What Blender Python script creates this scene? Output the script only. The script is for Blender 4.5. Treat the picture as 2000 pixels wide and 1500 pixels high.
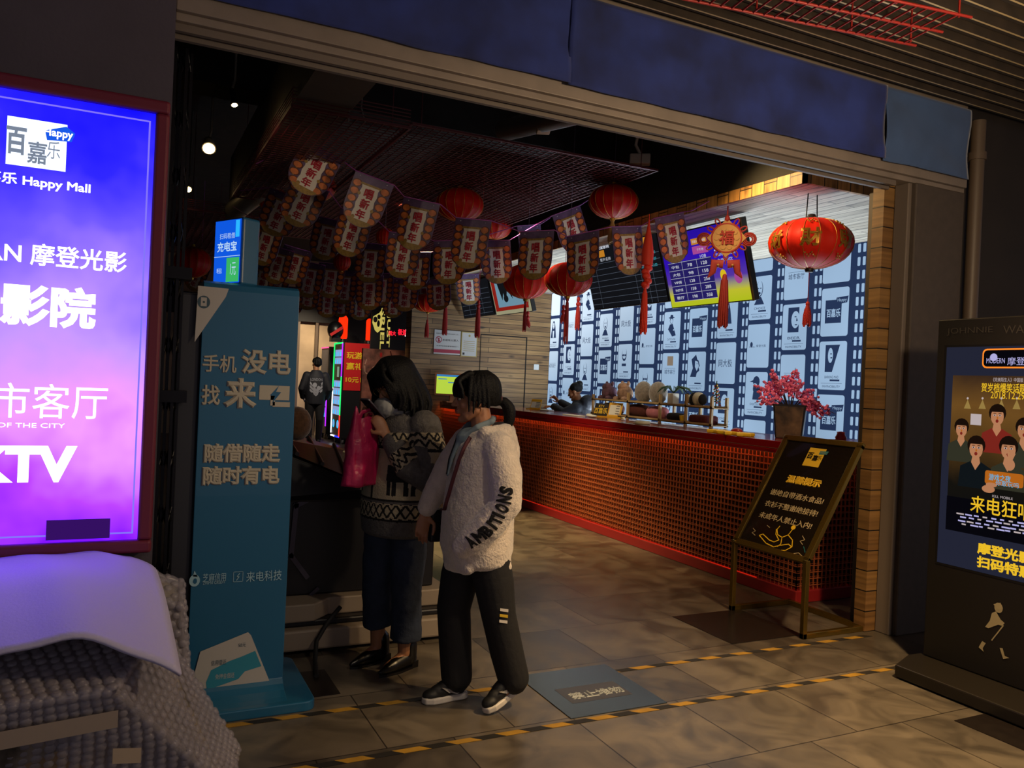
import bpy, bmesh, math, random
from mathutils import Matrix, Vector, Euler, noise
from mathutils.bvhtree import BVHTree
for _o in list(bpy.data.objects): bpy.data.objects.remove(_o)
SC = bpy.context.scene
COL = bpy.context.scene.collection
PI = math.pi
rnd = random.Random(7)

# ------------------------------------------------------------------ camera
FPX, CAMH = 1560.0, 1.5
YAW, ROLL, PITCH = math.atan(762 / FPX), math.radians(2.58), math.radians(0.15)
_f = Vector((math.sin(YAW) * math.cos(PITCH), math.cos(YAW) * math.cos(PITCH), -math.sin(PITCH)))
_r0 = Vector((math.cos(YAW), -math.sin(YAW), 0)); _u0 = _r0.cross(_f)
_r = math.cos(ROLL) * _r0 + math.sin(ROLL) * _u0
_u = -math.sin(ROLL) * _r0 + math.cos(ROLL) * _u0
EYE = Vector((0, 0, CAMH))
cam = bpy.data.cameras.new('camera'); cam_o = bpy.data.objects.new('camera', cam); COL.objects.link(cam_o)
cam.sensor_width = 36; cam.lens = 36 * FPX / 2000; cam.clip_start = 0.05; cam.clip_end = 200
cam_o.matrix_world = Matrix(((_r.x, _u.x, -_f.x, 0), (_r.y, _u.y, -_f.y, 0), (_r.z, _u.z, -_f.z, CAMH), (0, 0, 0, 1)))
SC.camera = cam_o
def ray(x, y): return _f + _r * ((x - 1000) / FPX) - _u * ((y - 750) / FPX)
def at(x, y, d): return EYE + ray(x, y) * d
def onY(x, y, Y): r = ray(x, y); return EYE + r * (Y / r.y)
def onX(x, y, X): r = ray(x, y); return EYE + r * (X / r.x)
def onZ(x, y, z): r = ray(x, y); return EYE + r * ((z - CAMH) / r.z)

# ------------------------------------------------------------------ exposure, world and lights
SC.view_settings.view_transform = 'Standard'; SC.view_settings.look = 'None'
SC.view_settings.exposure = 0.0; SC.view_settings.gamma = 1.0
try: SC.view_settings.use_curve_mapping = False
except Exception: pass
SC.render.film_transparent = False
W = bpy.data.worlds.new('world'); SC.world = W; W.use_nodes = True
W.node_tree.nodes['Background'].inputs[0].default_value = (0.33, 0.30, 0.34, 1)
W.node_tree.nodes['Background'].inputs[1].default_value = 0.62

def lamp(name, kind, loc, energy, color, target=None, size=0.1, spot=60, blend=0.6, size_y=None):
    l = bpy.data.lights.new(name, kind); l.energy = energy; l.color = color
    if kind == 'SPOT': l.spot_size = math.radians(spot); l.spot_blend = blend; l.shadow_soft_size = size
    elif kind == 'AREA':
        l.size = size
        if size_y: l.shape = 'RECTANGLE'; l.size_y = size_y
    else: l.shadow_soft_size = size
    o = bpy.data.objects.new(name, l); COL.objects.link(o); o.location = loc
    if target is not None: o.rotation_euler = (Vector(target) - Vector(loc)).to_track_quat('-Z', 'Y').to_euler()
    return o
WARM = (1.0, 0.66, 0.30)
# downlights of the mall passage (outside ceiling)
lamp('passage_downlight_light', 'SPOT', (3.3, 1.75, 3.36), 640, WARM, (3.15, 2.3, 0), 0.06, 85, 0.9)
lamp('passage_downlight_light', 'SPOT', (2.0, 1.2, 3.36), 70, (1.0, 0.82, 0.6), (1.55, 3.4, 1.2), 0.06, 60, 0.9)
# spotlights hanging inside the lobby, plus added fill lamps
lamp('bulkhead_spot_light', 'SPOT', (3.72, 4.62, 3.2), 75, WARM, (4.6, 4.2, 2.0), 0.05, 130, 0.8)
lamp('aisle_spot_light', 'SPOT', (2.6, 8.2, 3.5), 1500, (1.0, 0.72, 0.32), (3.5, 7.0, 0), 0.06, 50, 0.8)
lamp('far_wall_spot_light', 'SPOT', (4.4, 9.2, 3.1), 330, (1.0, 0.72, 0.40), (5.0, 11.5, 1.7), 0.05, 95, 0.9)
lamp('lobby_spot_light', 'SPOT', (3.6, 17.8, 3.4), 400, (1.0, 0.80, 0.55), (3.9, 19.4, 1.6), 0.05, 75, 0.9)
lamp('passage_fill_light', 'POINT', (3.0, 1.3, 2.45), 120, (1.0, 0.74, 0.45), None, 0.10)  # added fill lamp without fixture, brightens the passage slats and header
lamp('lobby_left_light', 'SPOT', (.62, 5.75, 3.1), 5, (1.0, 0.82, 0.62), (2.4, 6.6, 2.7), 0.06, 100, 0.9)
lamp('bar_ceiling_fill_light', 'AREA', (5.75, 7.6, 1.0), 190, (0.72, 0.86, 1.0), (5.75, 7.6, 3), 0.25, size_y=6.2)  # added upward fill hidden behind the bar, brightens its wooden ceiling
lamp('bar_spot_light', 'SPOT', (3.1, 6.6, 3.15), 150, (1.0, 0.80, 0.52), (5.0, 7.0, 1.2), 0.05, 60, 0.9)
lamp('machine_spot_light', 'SPOT', (3.3, 14.6, 3.2), 300, (1.0, 0.85, 0.65), (4.4, 17.0, 1.5), 0.05, 60, 0.9)
lamp('board_fill_light', 'SPOT', (3.2, 11.1, 2.3), 30, (1.0, 0.78, 0.58), (3.75, 12.5, 1.3), 0.05, 60, 0.9)  # added fill for the poster board, kept low to miss the flags
lamp('flag_spot_light', 'SPOT', (2.9, 10.6, 2.95), 16, (1.0, 0.62, 0.25), (3.2, 9.9, 2.5), 0.03, 50, 0.7)

# ------------------------------------------------------------------ materials
def lin(c):
    if isinstance(c, str):
        c = c.lstrip('#'); c = [int(c[i:i + 2], 16) / 255 for i in (0, 2, 4)]
    return tuple(x / 12.92 if x <= 0.04045 else ((x + 0.055) / 1.055) ** 2.4 for x in c) + (1.0,)
M = {}
def mat(name, col='#808080', rough=0.6, metal=0.0, emit=None, es=1.0, noise_amt=0.0, noise_scale=20.0, bump=0.0, bump_scale=60.0,
        alpha=1.0, spec=0.5, sheen=0.0, coat=0.0, trans=0.0):
    m = bpy.data.materials.new(name); m.use_nodes = True; M[name] = m
    nt = m.node_tree; b = nt.nodes['Principled BSDF']
    c = lin(col)
    b.inputs['Base Color'].default_value = c
    b.inputs['Roughness'].default_value = rough; b.inputs['Metallic'].default_value = metal
    b.inputs['Specular IOR Level'].default_value = spec
    if sheen: b.inputs['Sheen Weight'].default_value = sheen
    if coat: b.inputs['Coat Weight'].default_value = coat
    if alpha < 1: b.inputs['Alpha'].default_value = alpha
    if emit: b.inputs['Emission Color'].default_value = lin(emit); b.inputs['Emission Strength'].default_value = es
    if noise_amt or bump:
        tc = nt.nodes.new('ShaderNodeTexCoord')
    if noise_amt:
        n = nt.nodes.new('ShaderNodeTexNoise'); n.inputs['Scale'].default_value = noise_scale; n.inputs['Detail'].default_value = 6
        nt.links.new(tc.outputs['Object'], n.inputs['Vector'])
        r = nt.nodes.new('ShaderNodeValToRGB')
        r.color_ramp.elements[0].position = 0.3; r.color_ramp.elements[1].position = 0.7
        r.color_ramp.elements[0].color = tuple(x * (1 - noise_amt) for x in c[:3]) + (1,)
        r.color_ramp.elements[1].color = tuple(min(1, x * (1 + noise_amt)) for x in c[:3]) + (1,)
        nt.links.new(n.outputs['Fac'], r.inputs['Fac']); nt.links.new(r.outputs['Color'], b.inputs['Base Color'])
    if bump:
        n2 = nt.nodes.new('ShaderNodeTexNoise'); n2.inputs['Scale'].default_value = bump_scale; n2.inputs['Detail'].default_value = 5
        nt.links.new(tc.outputs['Object'], n2.inputs['Vector'])
        bp = nt.nodes.new('ShaderNodeBump'); bp.inputs['Strength'].default_value = bump; bp.inputs['Distance'].default_value = 0.01
        nt.links.new(n2.outputs['Fac'], bp.inputs['Height']); nt.links.new(bp.outputs['Normal'], b.inputs['Normal'])
    return m
def glow(name, col, es=1.0):
    m = bpy.data.materials.new(name); m.use_nodes = True; M[name] = m
    nt = m.node_tree; nt.nodes.clear()
    e = nt.nodes.new('ShaderNodeEmission'); e.inputs[0].default_value = lin(col); e.inputs[1].default_value = es
    o = nt.nodes.new('ShaderNodeOutputMaterial'); nt.links.new(e.outputs[0], o.inputs[0]); return m
def axis_vec(nt, ax, scale=(1, 1)):
    """object coordinates swizzled to the 2-D plane (ax[0], ax[1])"""
    tc = nt.nodes.new('ShaderNodeTexCoord'); s = nt.nodes.new('ShaderNodeSeparateXYZ'); c = nt.nodes.new('ShaderNodeCombineXYZ')
    nt.links.new(tc.outputs['Object'], s.inputs[0])
    for k in (0, 1): nt.links.new(s.outputs[ax[k]], c.inputs[k])
    return c.outputs[0]
def plank_mat(name, ax, dark, light, length=1.6, width=0.12, gap=0.004, rough=0.55, knots=0.5):
    m = mat(name, light, rough); nt = m.node_tree; b = nt.nodes['Principled BSDF']; L = nt.links.new
    v = axis_vec(nt, ax)
    br = nt.nodes.new('ShaderNodeTexBrick'); br.offset = 0.37; br.offset_frequency = 2
    br.inputs['Scale'].default_value = 1; br.inputs['Brick Width'].default_value = length; br.inputs['Row Height'].default_value = width
    br.inputs['Mortar Size'].default_value = gap; br.inputs['Mortar Smooth'].default_value = 0.1; br.inputs['Bias'].default_value = 0
    br.inputs['Color1'].default_value = lin(dark); br.inputs['Color2'].default_value = lin(light); br.inputs['Mortar'].default_value = (0.006, 0.004, 0.003, 1)
    L(v, br.inputs['Vector'])
    mp = nt.nodes.new('ShaderNodeMapping'); mp.inputs['Scale'].default_value = (1.2, 22, 1); L(v, mp.inputs['Vector'])
    g = nt.nodes.new('ShaderNodeTexNoise'); g.inputs['Scale'].default_value = 1.6; g.inputs['Detail'].default_value = 8; g.inputs['Distortion'].default_value = 0.6
    L(mp.outputs[0], g.inputs['Vector'])
    gr = nt.nodes.new('ShaderNodeValToRGB'); gr.color_ramp.elements[0].position = 0.35; gr.color_ramp.elements[1].position = 0.65
    gr.color_ramp.elements[0].color = (0.45, 0.42, 0.4, 1); gr.color_ramp.elements[1].color = (1, 1, 1, 1); L(g.outputs['Fac'], gr.inputs['Fac'])
    mx = nt.nodes.new('ShaderNodeMixRGB'); mx.blend_type = 'MULTIPLY'; mx.inputs[0].default_value = 0.75
    L(br.outputs['Color'], mx.inputs[1]); L(gr.outputs['Color'], mx.inputs[2])
    mp2 = nt.nodes.new('ShaderNodeMapping'); mp2.inputs['Scale'].default_value = (2.2, 5.5, 1); L(v, mp2.inputs['Vector'])
    vo = nt.nodes.new('ShaderNodeTexVoronoi'); vo.inputs['Scale'].default_value = 1.0; L(mp2.outputs[0], vo.inputs['Vector'])
    kr = nt.nodes.new('ShaderNodeValToRGB'); kr.color_ramp.elements[0].position = 0.06; kr.color_ramp.elements[1].position = 0.17
    kr.color_ramp.elements[0].color = (1 - knots, 1 - knots, 1 - knots, 1); kr.color_ramp.elements[1].color = (1, 1, 1, 1); L(vo.outputs['Distance'], kr.inputs['Fac'])
    mx2 = nt.nodes.new('ShaderNodeMixRGB'); mx2.blend_type = 'MULTIPLY'; mx2.inputs[0].default_value = 1
    L(mx.outputs[0], mx2.inputs[1]); L(kr.outputs['Color'], mx2.inputs[2]); L(mx2.outputs[0], b.inputs['Base Color'])
    bp = nt.nodes.new('ShaderNodeBump'); bp.inputs['Strength'].default_value = 0.5; bp.inputs['Distance'].default_value = 0.004; bp.invert = True
    L(br.outputs['Fac'], bp.inputs['Height']); L(bp.outputs[0], b.inputs['Normal'])
    return m

# ------------------------------------------------------------------ mesh building
def frame(o, x, y):
    x = Vector(x).normalized(); y = Vector(y).normalized(); z = x.cross(y).normalized(); y = z.cross(x)
    return Matrix(((x.x, y.x, z.x, o[0]), (x.y, y.y, z.y, o[1]), (x.z, y.z, z.z, o[2]), (0, 0, 0, 1)))
FRONT = lambda o: frame(o, (1, 0, 0), (0, 0, 1))      # faces -Y
SIDE = lambda o: frame(o, (0, -1, 0), (0, 0, 1))      # faces -X, reads towards -Y
T3 = lambda x, y, z: Matrix.Translation((x, y, z))
RZ = lambda a: Matrix.Rotation(a, 4, 'Z')
RX = lambda a: Matrix.Rotation(a, 4, 'X')
RY = lambda a: Matrix.Rotation(a, 4, 'Y')
class MB:
    def __init__(s): s.v = []; s.f = []; s.m = []; s.sm = []
    def add(s, vs, fs, mi=0, Mx=None, smooth=False):
        n = len(s.v)
        for p in vs:
            p = Vector(p); s.v.append(Mx @ p if Mx is not None else p)
        for f in fs: s.f.append([i + n for i in f]); s.m.append(mi); s.sm.append(smooth)
        return s
    def box(s, a, b, mi=0, Mx=None):
        x0, x1 = sorted((a[0], b[0])); y0, y1 = sorted((a[1], b[1])); z0, z1 = sorted((a[2], b[2]))
        return s.add([(x0, y0, z0), (x1, y0, z0), (x1, y1, z0), (x0, y1, z0), (x0, y0, z1), (x1, y0, z1), (x1, y1, z1), (x0, y1, z1)],
              [(0, 3, 2, 1), (4, 5, 6, 7), (0, 1, 5, 4), (1, 2, 6, 5), (2, 3, 7, 6), (3, 0, 4, 7)], mi, Mx)
    def tube(s, pts, r, n=8, mi=0, Mx=None, smooth=True, caps=True, flat=1.0, up=None):
        pts = [Vector(p) for p in pts]; k = len(pts)
        rs = [r] * k if isinstance(r, (int, float)) else list(r)
        vs = []; prev = None
        for i in range(k):
            d = (pts[min(i + 1, k - 1)] - pts[max(i - 1, 0)]); d = d.normalized() if d.length > 1e-9 else Vector((0, 0, 1))
            if prev is None:
                a = Vector(up) if up is not None else (Vector((0, 0, 1)) if abs(d.z) < 0.9 else Vector((1, 0, 0)))
            else: a = prev
            u = (a - d * a.dot(d)); u = u.normalized() if u.length > 1e-6 else d.orthogonal().normalized()
            prev = u; w = d.cross(u)
            for j in range(n):
                t = 2 * PI * j / n; vs.append(pts[i] + u * math.cos(t) * rs[i] + w * math.sin(t) * rs[i] * flat)
        fs = [(i * n + j, i * n + (j + 1) % n, (i + 1) * n + (j + 1) % n, (i + 1) * n + j) for i in range(k - 1) for j in range(n)]
        s.add(vs, fs, mi, Mx, smooth)
        if caps: s.add(vs[:n], [tuple(reversed(range(n)))], mi, Mx); s.add(vs[-n:], [tuple(range(n))], mi, Mx)
        return s
    def cap(s, p0, p1, r0, r1, n=12, mi=0, Mx=None, flat=1.0, up=None):
        """tapered capsule with rounded ends"""
        p0 = Vector(p0); p1 = Vector(p1); d = (p1 - p0); L = d.length; d = d.normalized() if L > 1e-9 else Vector((0, 0, 1))
        pts = []; rs = []
        for t in (0.02, 0.3, 0.6, 0.85): a = (1 - t) * PI / 2; pts.append(p0 - d * r0 * math.sin(a)); rs.append(r0 * math.cos(a))
        pts += [p0, p1]; rs += [r0, r1]
        for t in (0.85, 0.6, 0.3, 0.02): a = (1 - t) * PI / 2; pts.append(p1 + d * r1 * math.sin(a)); rs.append(r1 * math.cos(a))
        return s.tube(pts, rs, n, mi, Mx, True, True, flat, up)
    def chain(s, pts, rs, n=12, mi=0, Mx=None, flat=1.0, up=None):
        """rounded-end tube through points"""
        pts = [Vector(p) for p in pts]
        d0 = (pts[1] - pts[0]).normalized(); d1 = (pts[-1] - pts[-2]).normalized()
        P = []; R = []
        for t in (0.02, 0.35, 0.75): a = (1 - t) * PI / 2; P.append(pts[0] - d0 * rs[0] * math.sin(a)); R.append(rs[0] * math.cos(a))
        P += pts; R += list(rs)
        for t in (0.75, 0.35, 0.02): a = (1 - t) * PI / 2; P.append(pts[-1] + d1 * rs[-1] * math.sin(a)); R.append(rs[-1] * math.cos(a))
        return s.tube(P, R, n, mi, Mx, True, True, flat, up)
    def loft(s, rings, n=20, mi=0, Mx=None, smooth=True, caps=True):
        """rings: (centre, rx, ry[, yaw]) horizontal ellipses bottom to top"""
        vs = []
        for rg in rings:
            c, rx, ry = Vector(rg[0]), rg[1], rg[2]; a = rg[3] if len(rg) > 3 else 0
            for j in range(n):
                t = 2 * PI * j / n; x, y = rx * math.cos(t), ry * math.sin(t)
                vs.append(c + Vector((x * math.cos(a) - y * math.sin(a), x * math.sin(a) + y * math.cos(a), 0)))
        k = len(rings)
        fs = [(i * n + j, i * n + (j + 1) % n, (i + 1) * n + (j + 1) % n, (i + 1) * n + j) for i in range(k - 1) for j in range(n)]
        s.add(vs, fs, mi, Mx, smooth)
        if caps: s.add(vs[:n], [tuple(reversed(range(n)))], mi, Mx); s.add(vs[-n:], [tuple(range(n))], mi, Mx)
        return s
    def ell(s, c, r, n=16, mi=0, Mx=None, rot=None):
        k = n // 2; vs = []; fs = []
        R = Euler(rot).to_matrix() if rot is not None else None
        c = Vector(c)
        for i in range(k + 1):
            ph = PI * (i + 0.0) / k; z = -math.cos(ph); q = max(math.sin(ph), 0.004)
            for j in range(n):
                t = 2 * PI * j / n; p = Vector((r[0] * q * math.cos(t), r[1] * q * math.sin(t), r[2] * z))
                vs.append(c + (R @ p if R else p))
        fs = [(i * n + j, i * n + (j + 1) % n, (i + 1) * n + (j + 1) % n, (i + 1) * n + j) for i in range(k) for j in range(n)]
        fs += [tuple(reversed(range(n))), tuple(range(k * n, k * n + n))]
        return s.add(vs, fs, mi, Mx, True)
    def lathe(s, prof, n=24, mi=0, Mx=None, smooth=True):
        return s.loft([((0, 0, z), max(r, 1e-4), max(r, 1e-4)) for r, z in prof], n, mi, Mx, smooth)
    def poly(s, pts, z0=0.0, z1=None, mi=0, Mx=None):
        n = len(pts)
        a = sum(pts[i][0] * pts[(i + 1) % n][1] - pts[(i + 1) % n][0] * pts[i][1] for i in range(n))
        if a < 0: pts = list(reversed(pts))
        if z1 is None: return s.add([(p[0], p[1], z0) for p in pts], [tuple(range(n))], mi, Mx)
        vs = [(p[0], p[1], z0) for p in pts] + [(p[0], p[1], z1) for p in pts]
        fs = [tuple(reversed(range(n))), tuple(range(n, 2 * n))] + [(i, (i + 1) % n, n + (i + 1) % n, n + i) for i in range(n)]
        return s.add(vs, fs, mi, Mx)
    def rect(s, x0, y0, x1, y1, z0=0.0, z1=None, mi=0, Mx=None, r=0.0, k=4):
        return s.poly(rr(x0, y0, x1, y1, r, k), z0, z1, mi, Mx)
    def disc(s, x, y, rx, ry=None, z0=0.0, z1=None, mi=0, Mx=None, n=20, a0=0, a1=2 * PI):
        ry = ry or rx; full = abs(a1 - a0 - 2 * PI) < 1e-6
        m = n if full else n + 1
        return s.poly([(x + rx * math.cos(a0 + (a1 - a0) * i / n), y + ry * math.sin(a0 + (a1 - a0) * i / n)) for i in range(m)], z0, z1, mi, Mx)
    def line(s, pts, w, z0=0.0, mi=0, Mx=None, z1=None):
        for (a, b) in zip(pts[:-1], pts[1:]):
            dx, dy = b[0] - a[0], b[1] - a[1]; L = math.hypot(dx, dy) or 1e-6; nx, ny = -dy / L * w / 2, dx / L * w / 2; ex, ey = dx / L * w / 2, dy / L * w / 2
            s.poly([(a[0] + nx - ex, a[1] + ny - ey), (a[0] - nx - ex, a[1] - ny - ey), (b[0] - nx + ex, b[1] - ny + ey), (b[0] + nx + ex, b[1] + ny + ey)], z0, z1, mi, Mx)
        return s
    def text(s, body, x, y, w=None, h=None, z=0.0, mi=0, Mx=None, bold=0.0, anchor='c', ls=1.0, rot=0.0):
        """lettering scaled into w x h; (x, y) is its centre (c) or its left middle (l)"""
        vs, fs = glyphs(body, bold, ls)
        x0 = min(v[0] for v in vs); x1 = max(v[0] for v in vs); y0 = min(v[1] for v in vs); y1 = max(v[1] for v in vs)
        sx = w / (x1 - x0) if w else None; sy = h / (y1 - y0) if h else None
        sx = sx or sy; sy = sy or sx
        cx = (x0 + x1) / 2 if anchor == 'c' else x0; cy = (y0 + y1) / 2
        ca, sa = math.cos(rot), math.sin(rot)
        P = []
        for v in vs:
            a, b_ = (v[0] - cx) * sx, (v[1] - cy) * sy
            P.append((x + a * ca - b_ * sa, y + a * sa + b_ * ca, z + v[2] * sy))
        return s.add(P, fs, mi, Mx)
    def build(s, name, mats, parent=None, world=True, bevel=0.0, seg=2, sub=0):
        me = bpy.data.meshes.new(name)
        me.from_pydata([tuple(v) for v in s.v], [], s.f)
        if not isinstance(mats, (list, tuple)): mats = [mats]
        for m in mats: me.materials.append(m)
        me.polygons.foreach_set('material_index', s.m); me.polygons.foreach_set('use_smooth', s.sm)
        me.update()
        o = bpy.data.objects.new(name, me); COL.objects.link(o)
        if parent is not None:
            o.parent = parent
            if world: o.matrix_parent_inverse = WM[parent.name].inverted()
            WM[o.name] = Matrix.Identity(4) if world else (WM[parent.name].copy())
        else: WM[o.name] = Matrix.Identity(4)
        if bevel:
            b = o.modifiers.new('bevel', 'BEVEL'); b.width = bevel; b.segments = seg; b.limit_method = 'ANGLE'; b.angle_limit = math.radians(40)
        if sub:
            b = o.modifiers.new('sub', 'SUBSURF'); b.levels = sub; b.render_levels = sub
        return o
WM = {}
def rr(x0, y0, x1, y1, r=0.0, k=4):
    if x0 > x1: x0, x1 = x1, x0
    if y0 > y1: y0, y1 = y1, y0
    if r <= 0: return [(x0, y0), (x1, y0), (x1, y1), (x0, y1)]
    out = []
    for (cx, cy, a) in ((x1 - r, y0 + r, -PI / 2), (x1 - r, y1 - r, 0), (x0 + r, y1 - r, PI / 2), (x0 + r, y0 + r, PI)):
        for i in range(k + 1): t = a + PI / 2 * i / k; out.append((cx + r * math.cos(t), cy + r * math.sin(t)))
    return out
_GL = {}
def glyphs(body, bold=0.0, ls=1.0):
    key = (body, bold, ls)
    if key in _GL: return _GL[key]
    t = bpy.data.curves.new('t', 'FONT'); t.body = body; t.size = 1.0; t.align_x = 'LEFT'; t.resolution_u = 3; t.space_line = ls
    if bold: t.bevel_depth = bold; t.bevel_resolution = 0
    o = bpy.data.objects.new('t', t); COL.objects.link(o)
    me = o.to_mesh()
    vs = [tuple(v.co) for v in me.vertices]; fs = [tuple(p.vertices) for p in me.polygons]
    o.to_mesh_clear(); bpy.data.objects.remove(o); bpy.data.curves.remove(t)
    _GL[key] = (vs, fs); return vs, fs
def tag(o, label, cat, group=None):
    o['label'] = label; o['category'] = cat
    if group: o['group'] = group
    return o
def thing(name, label, cat, loc=(0, 0, 0), rz=0.0, group=None):
    o = bpy.data.objects.new(name, None); COL.objects.link(o); o.empty_display_size = 0.1
    o.location = loc; o.rotation_euler = (0, 0, rz)
    WM[o.name] = Matrix.Translation(loc) @ RZ(rz)
    return tag(o, label, cat, group)
def struct(o): o['kind'] = 'structure'; return o
def dup(root, Mx, label=None, group=None):
    r = root.copy(); COL.objects.link(r); r.matrix_world = Mx
    if label: r['label'] = label
    if group: r['group'] = group
    for ch in list(root.children):
        c = ch.copy(); COL.objects.link(c); c.parent = r
        for g in list(ch.children):
            d = g.copy(); COL.objects.link(d); d.parent = c
    return r
# ================================================================== the setting
def floor_mat():
    m = mat('floor_stone', '#6a5f55', 0.32); nt = m.node_tree; b = nt.nodes['Principled BSDF']; L = nt.links.new
    tc = nt.nodes.new('ShaderNodeTexCoord'); mp = nt.nodes.new('ShaderNodeMapping'); mp.inputs['Location'].default_value = (-3.32, -3.66, 0)
    L(tc.outputs['Object'], mp.inputs['Vector'])
    br = nt.nodes.new('ShaderNodeTexBrick'); br.offset = 0.5; br.offset_frequency = 2
    for k, x in (('Scale', 1), ('Brick Width', 0.575), ('Row Height', 0.575), ('Mortar Size', 0.0035), ('Mortar Smooth', 0.2), ('Bias', 0)): br.inputs[k].default_value = x
    br.inputs['Color1'].default_value = lin('#4a4540'); br.inputs['Color2'].default_value = lin('#655e55'); br.inputs['Mortar'].default_value = lin('#2b2622')
    L(mp.outputs[0], br.inputs['Vector'])
    n = nt.nodes.new('ShaderNodeTexNoise'); n.inputs['Scale'].default_value = 3.4; n.inputs['Detail'].default_value = 7; n.inputs['Distortion'].default_value = 1.2
    L(tc.outputs['Object'], n.inputs['Vector'])
    r = nt.nodes.new('ShaderNodeValToRGB'); r.color_ramp.elements[0].position = 0.36; r.color_ramp.elements[1].position = 0.64
    r.color_ramp.elements[0].color = (0.42, 0.39, 0.36, 1); r.color_ramp.elements[1].color = (1.25, 1.18, 1.05, 1); L(n.outputs['Fac'], r.inputs['Fac'])
    mx = nt.nodes.new('ShaderNodeMixRGB'); mx.blend_type = 'MULTIPLY'; mx.inputs[0].default_value = 0.85
    L(br.outputs['Color'], mx.inputs[1]); L(r.outputs['Color'], mx.inputs[2]); L(mx.outputs[0], b.inputs['Base Color'])
    r2 = nt.nodes.new('ShaderNodeValToRGB'); r2.color_ramp.elements[0].color = (0.24, 0.24, 0.24, 1); r2.color_ramp.elements[1].color = (0.45, 0.45, 0.45, 1)
    L(n.outputs['Fac'], r2.inputs['Fac']); L(r2.outputs['Color'], b.inputs['Roughness'])
    bp = nt.nodes.new('ShaderNodeBump'); bp.inputs['Strength'].default_value = 0.25; bp.inputs['Distance'].default_value = 0.003; bp.invert = True
    L(br.outputs['Fac'], bp.inputs['Height']); L(bp.outputs[0], b.inputs['Normal'])
    return m
floor_mat()
mat('wall_dusk', '#4a4450', 0.8, noise_amt=0.12, noise_scale=3, bump=0.15)
mat('black_paint', '#0d0c0d', 0.7)
mat('ceiling_black', '#15120f', 0.9, noise_amt=0.5, noise_scale=8)
mat('ceiling_brown', '#2b2119', 0.9, noise_amt=0.35, noise_scale=9)
mat('header_metal', '#84786e', 0.55, 0.2, noise_amt=0.12, noise_scale=6)
mat('header_dark', '#6e635a', 0.6, 0.2)
mat('navy_cloth', '#1b2c70', 0.85, noise_amt=0.6, noise_scale=3.0, sheen=0.2)
mat('slate_cloth', '#3a5480', 0.85, noise_amt=0.15, noise_scale=4, sheen=0.2)
mat('slat_glint', '#f2d9a6', 0.32, 0.35)
mat('pillar_grey', '#463d36', 0.6, noise_amt=0.1)
mat('dark_brown_wall', '#241d19', 0.75, noise_amt=0.2, noise_scale=4)
mat('pipe_beige', '#57493c', 0.5)
mat('black_metal', '#101012', 0.4, 0.6)
plank_mat('wood_back', (0, 2), '#84623c', '#a68050', 2.6, 0.078, 0.0035, 0.55, 0.7)
plank_mat('wood_soffit', (1, 0), '#bfb19a', '#dccfb8', 1.7, 0.10, 0.004, 0.5)
plank_mat('wood_column', (1, 2), '#7d5a32', '#8f6c3e', 4.0, 0.13, 0.004)
plank_mat('wood_fascia', (2, 1), '#9a6f38', '#c79652', 0.4, 0.13, 0.004)

struct(MB().box((-6, -2.5, -0.12), (9, 24, 0)).build('floor', M['floor_stone']))
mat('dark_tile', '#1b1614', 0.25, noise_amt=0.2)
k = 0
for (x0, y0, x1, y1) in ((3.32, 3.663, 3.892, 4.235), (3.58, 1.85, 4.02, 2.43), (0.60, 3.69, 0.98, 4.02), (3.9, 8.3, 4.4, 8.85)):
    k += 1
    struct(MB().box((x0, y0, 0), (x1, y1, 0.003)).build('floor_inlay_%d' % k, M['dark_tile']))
# facade: left wall, header, pillar, right wall
struct(MB().box((-3.2, 3.42, 0), (0.135, 3.62, 3.5)).build('wall_left', M['wall_dusk']))
h = MB()
h.box((0.135, 3.46, 2.875), (4.95, 3.62, 3.5))
h.box((0.135, 3.43, 2.905), (4.93, 3.46, 2.985))
h.build('trim_1', M['header_metal'], bevel=0.004); struct(bpy.data.objects['trim_1'])
h = MB()
for (y, z0, z1) in ((3.50, 2.845, 2.875), (3.55, 2.83, 2.875), (3.60, 2.855, 2.875)): h.box((0.135, y - 0.012, z0), (4.33, y + 0.012, z1))
struct(h.build('trim_2', M['header_dark']))
c = MB().box((4.335, 3.575, 0), (4.46, 3.66, 2.875)); struct(c.build('pillar_wood', M['wood_column']))
struct(MB().box((4.425, 3.47, 0), (4.46, 3.572, 2.875)).build('trim_3', M['header_dark'], bevel=0.006))
struct(MB().box((4.46, 3.44, 0), (4.93, 3.8, 2.875)).build('pillar_grey', M['pillar_grey'], bevel=0.008))
struct(MB().box((4.93, 3.5, 0), (9, 3.8, 3.6)).build('wall_right', M['dark_brown_wall']))
p = MB().tube([(5.02, 3.43, 0), (5.02, 3.43, 3.36)], 0.045, 14)
for z in (0.6, 1.8, 3.1): p.tube([(5.02, 3.43, z), (5.02, 3.43, z + 0.05)], 0.056, 14)
tag(p.build('wall_pipe', M['pipe_beige']), 'beige vertical pipe running up the wall right of the grey pillar', 'pipe')
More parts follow.
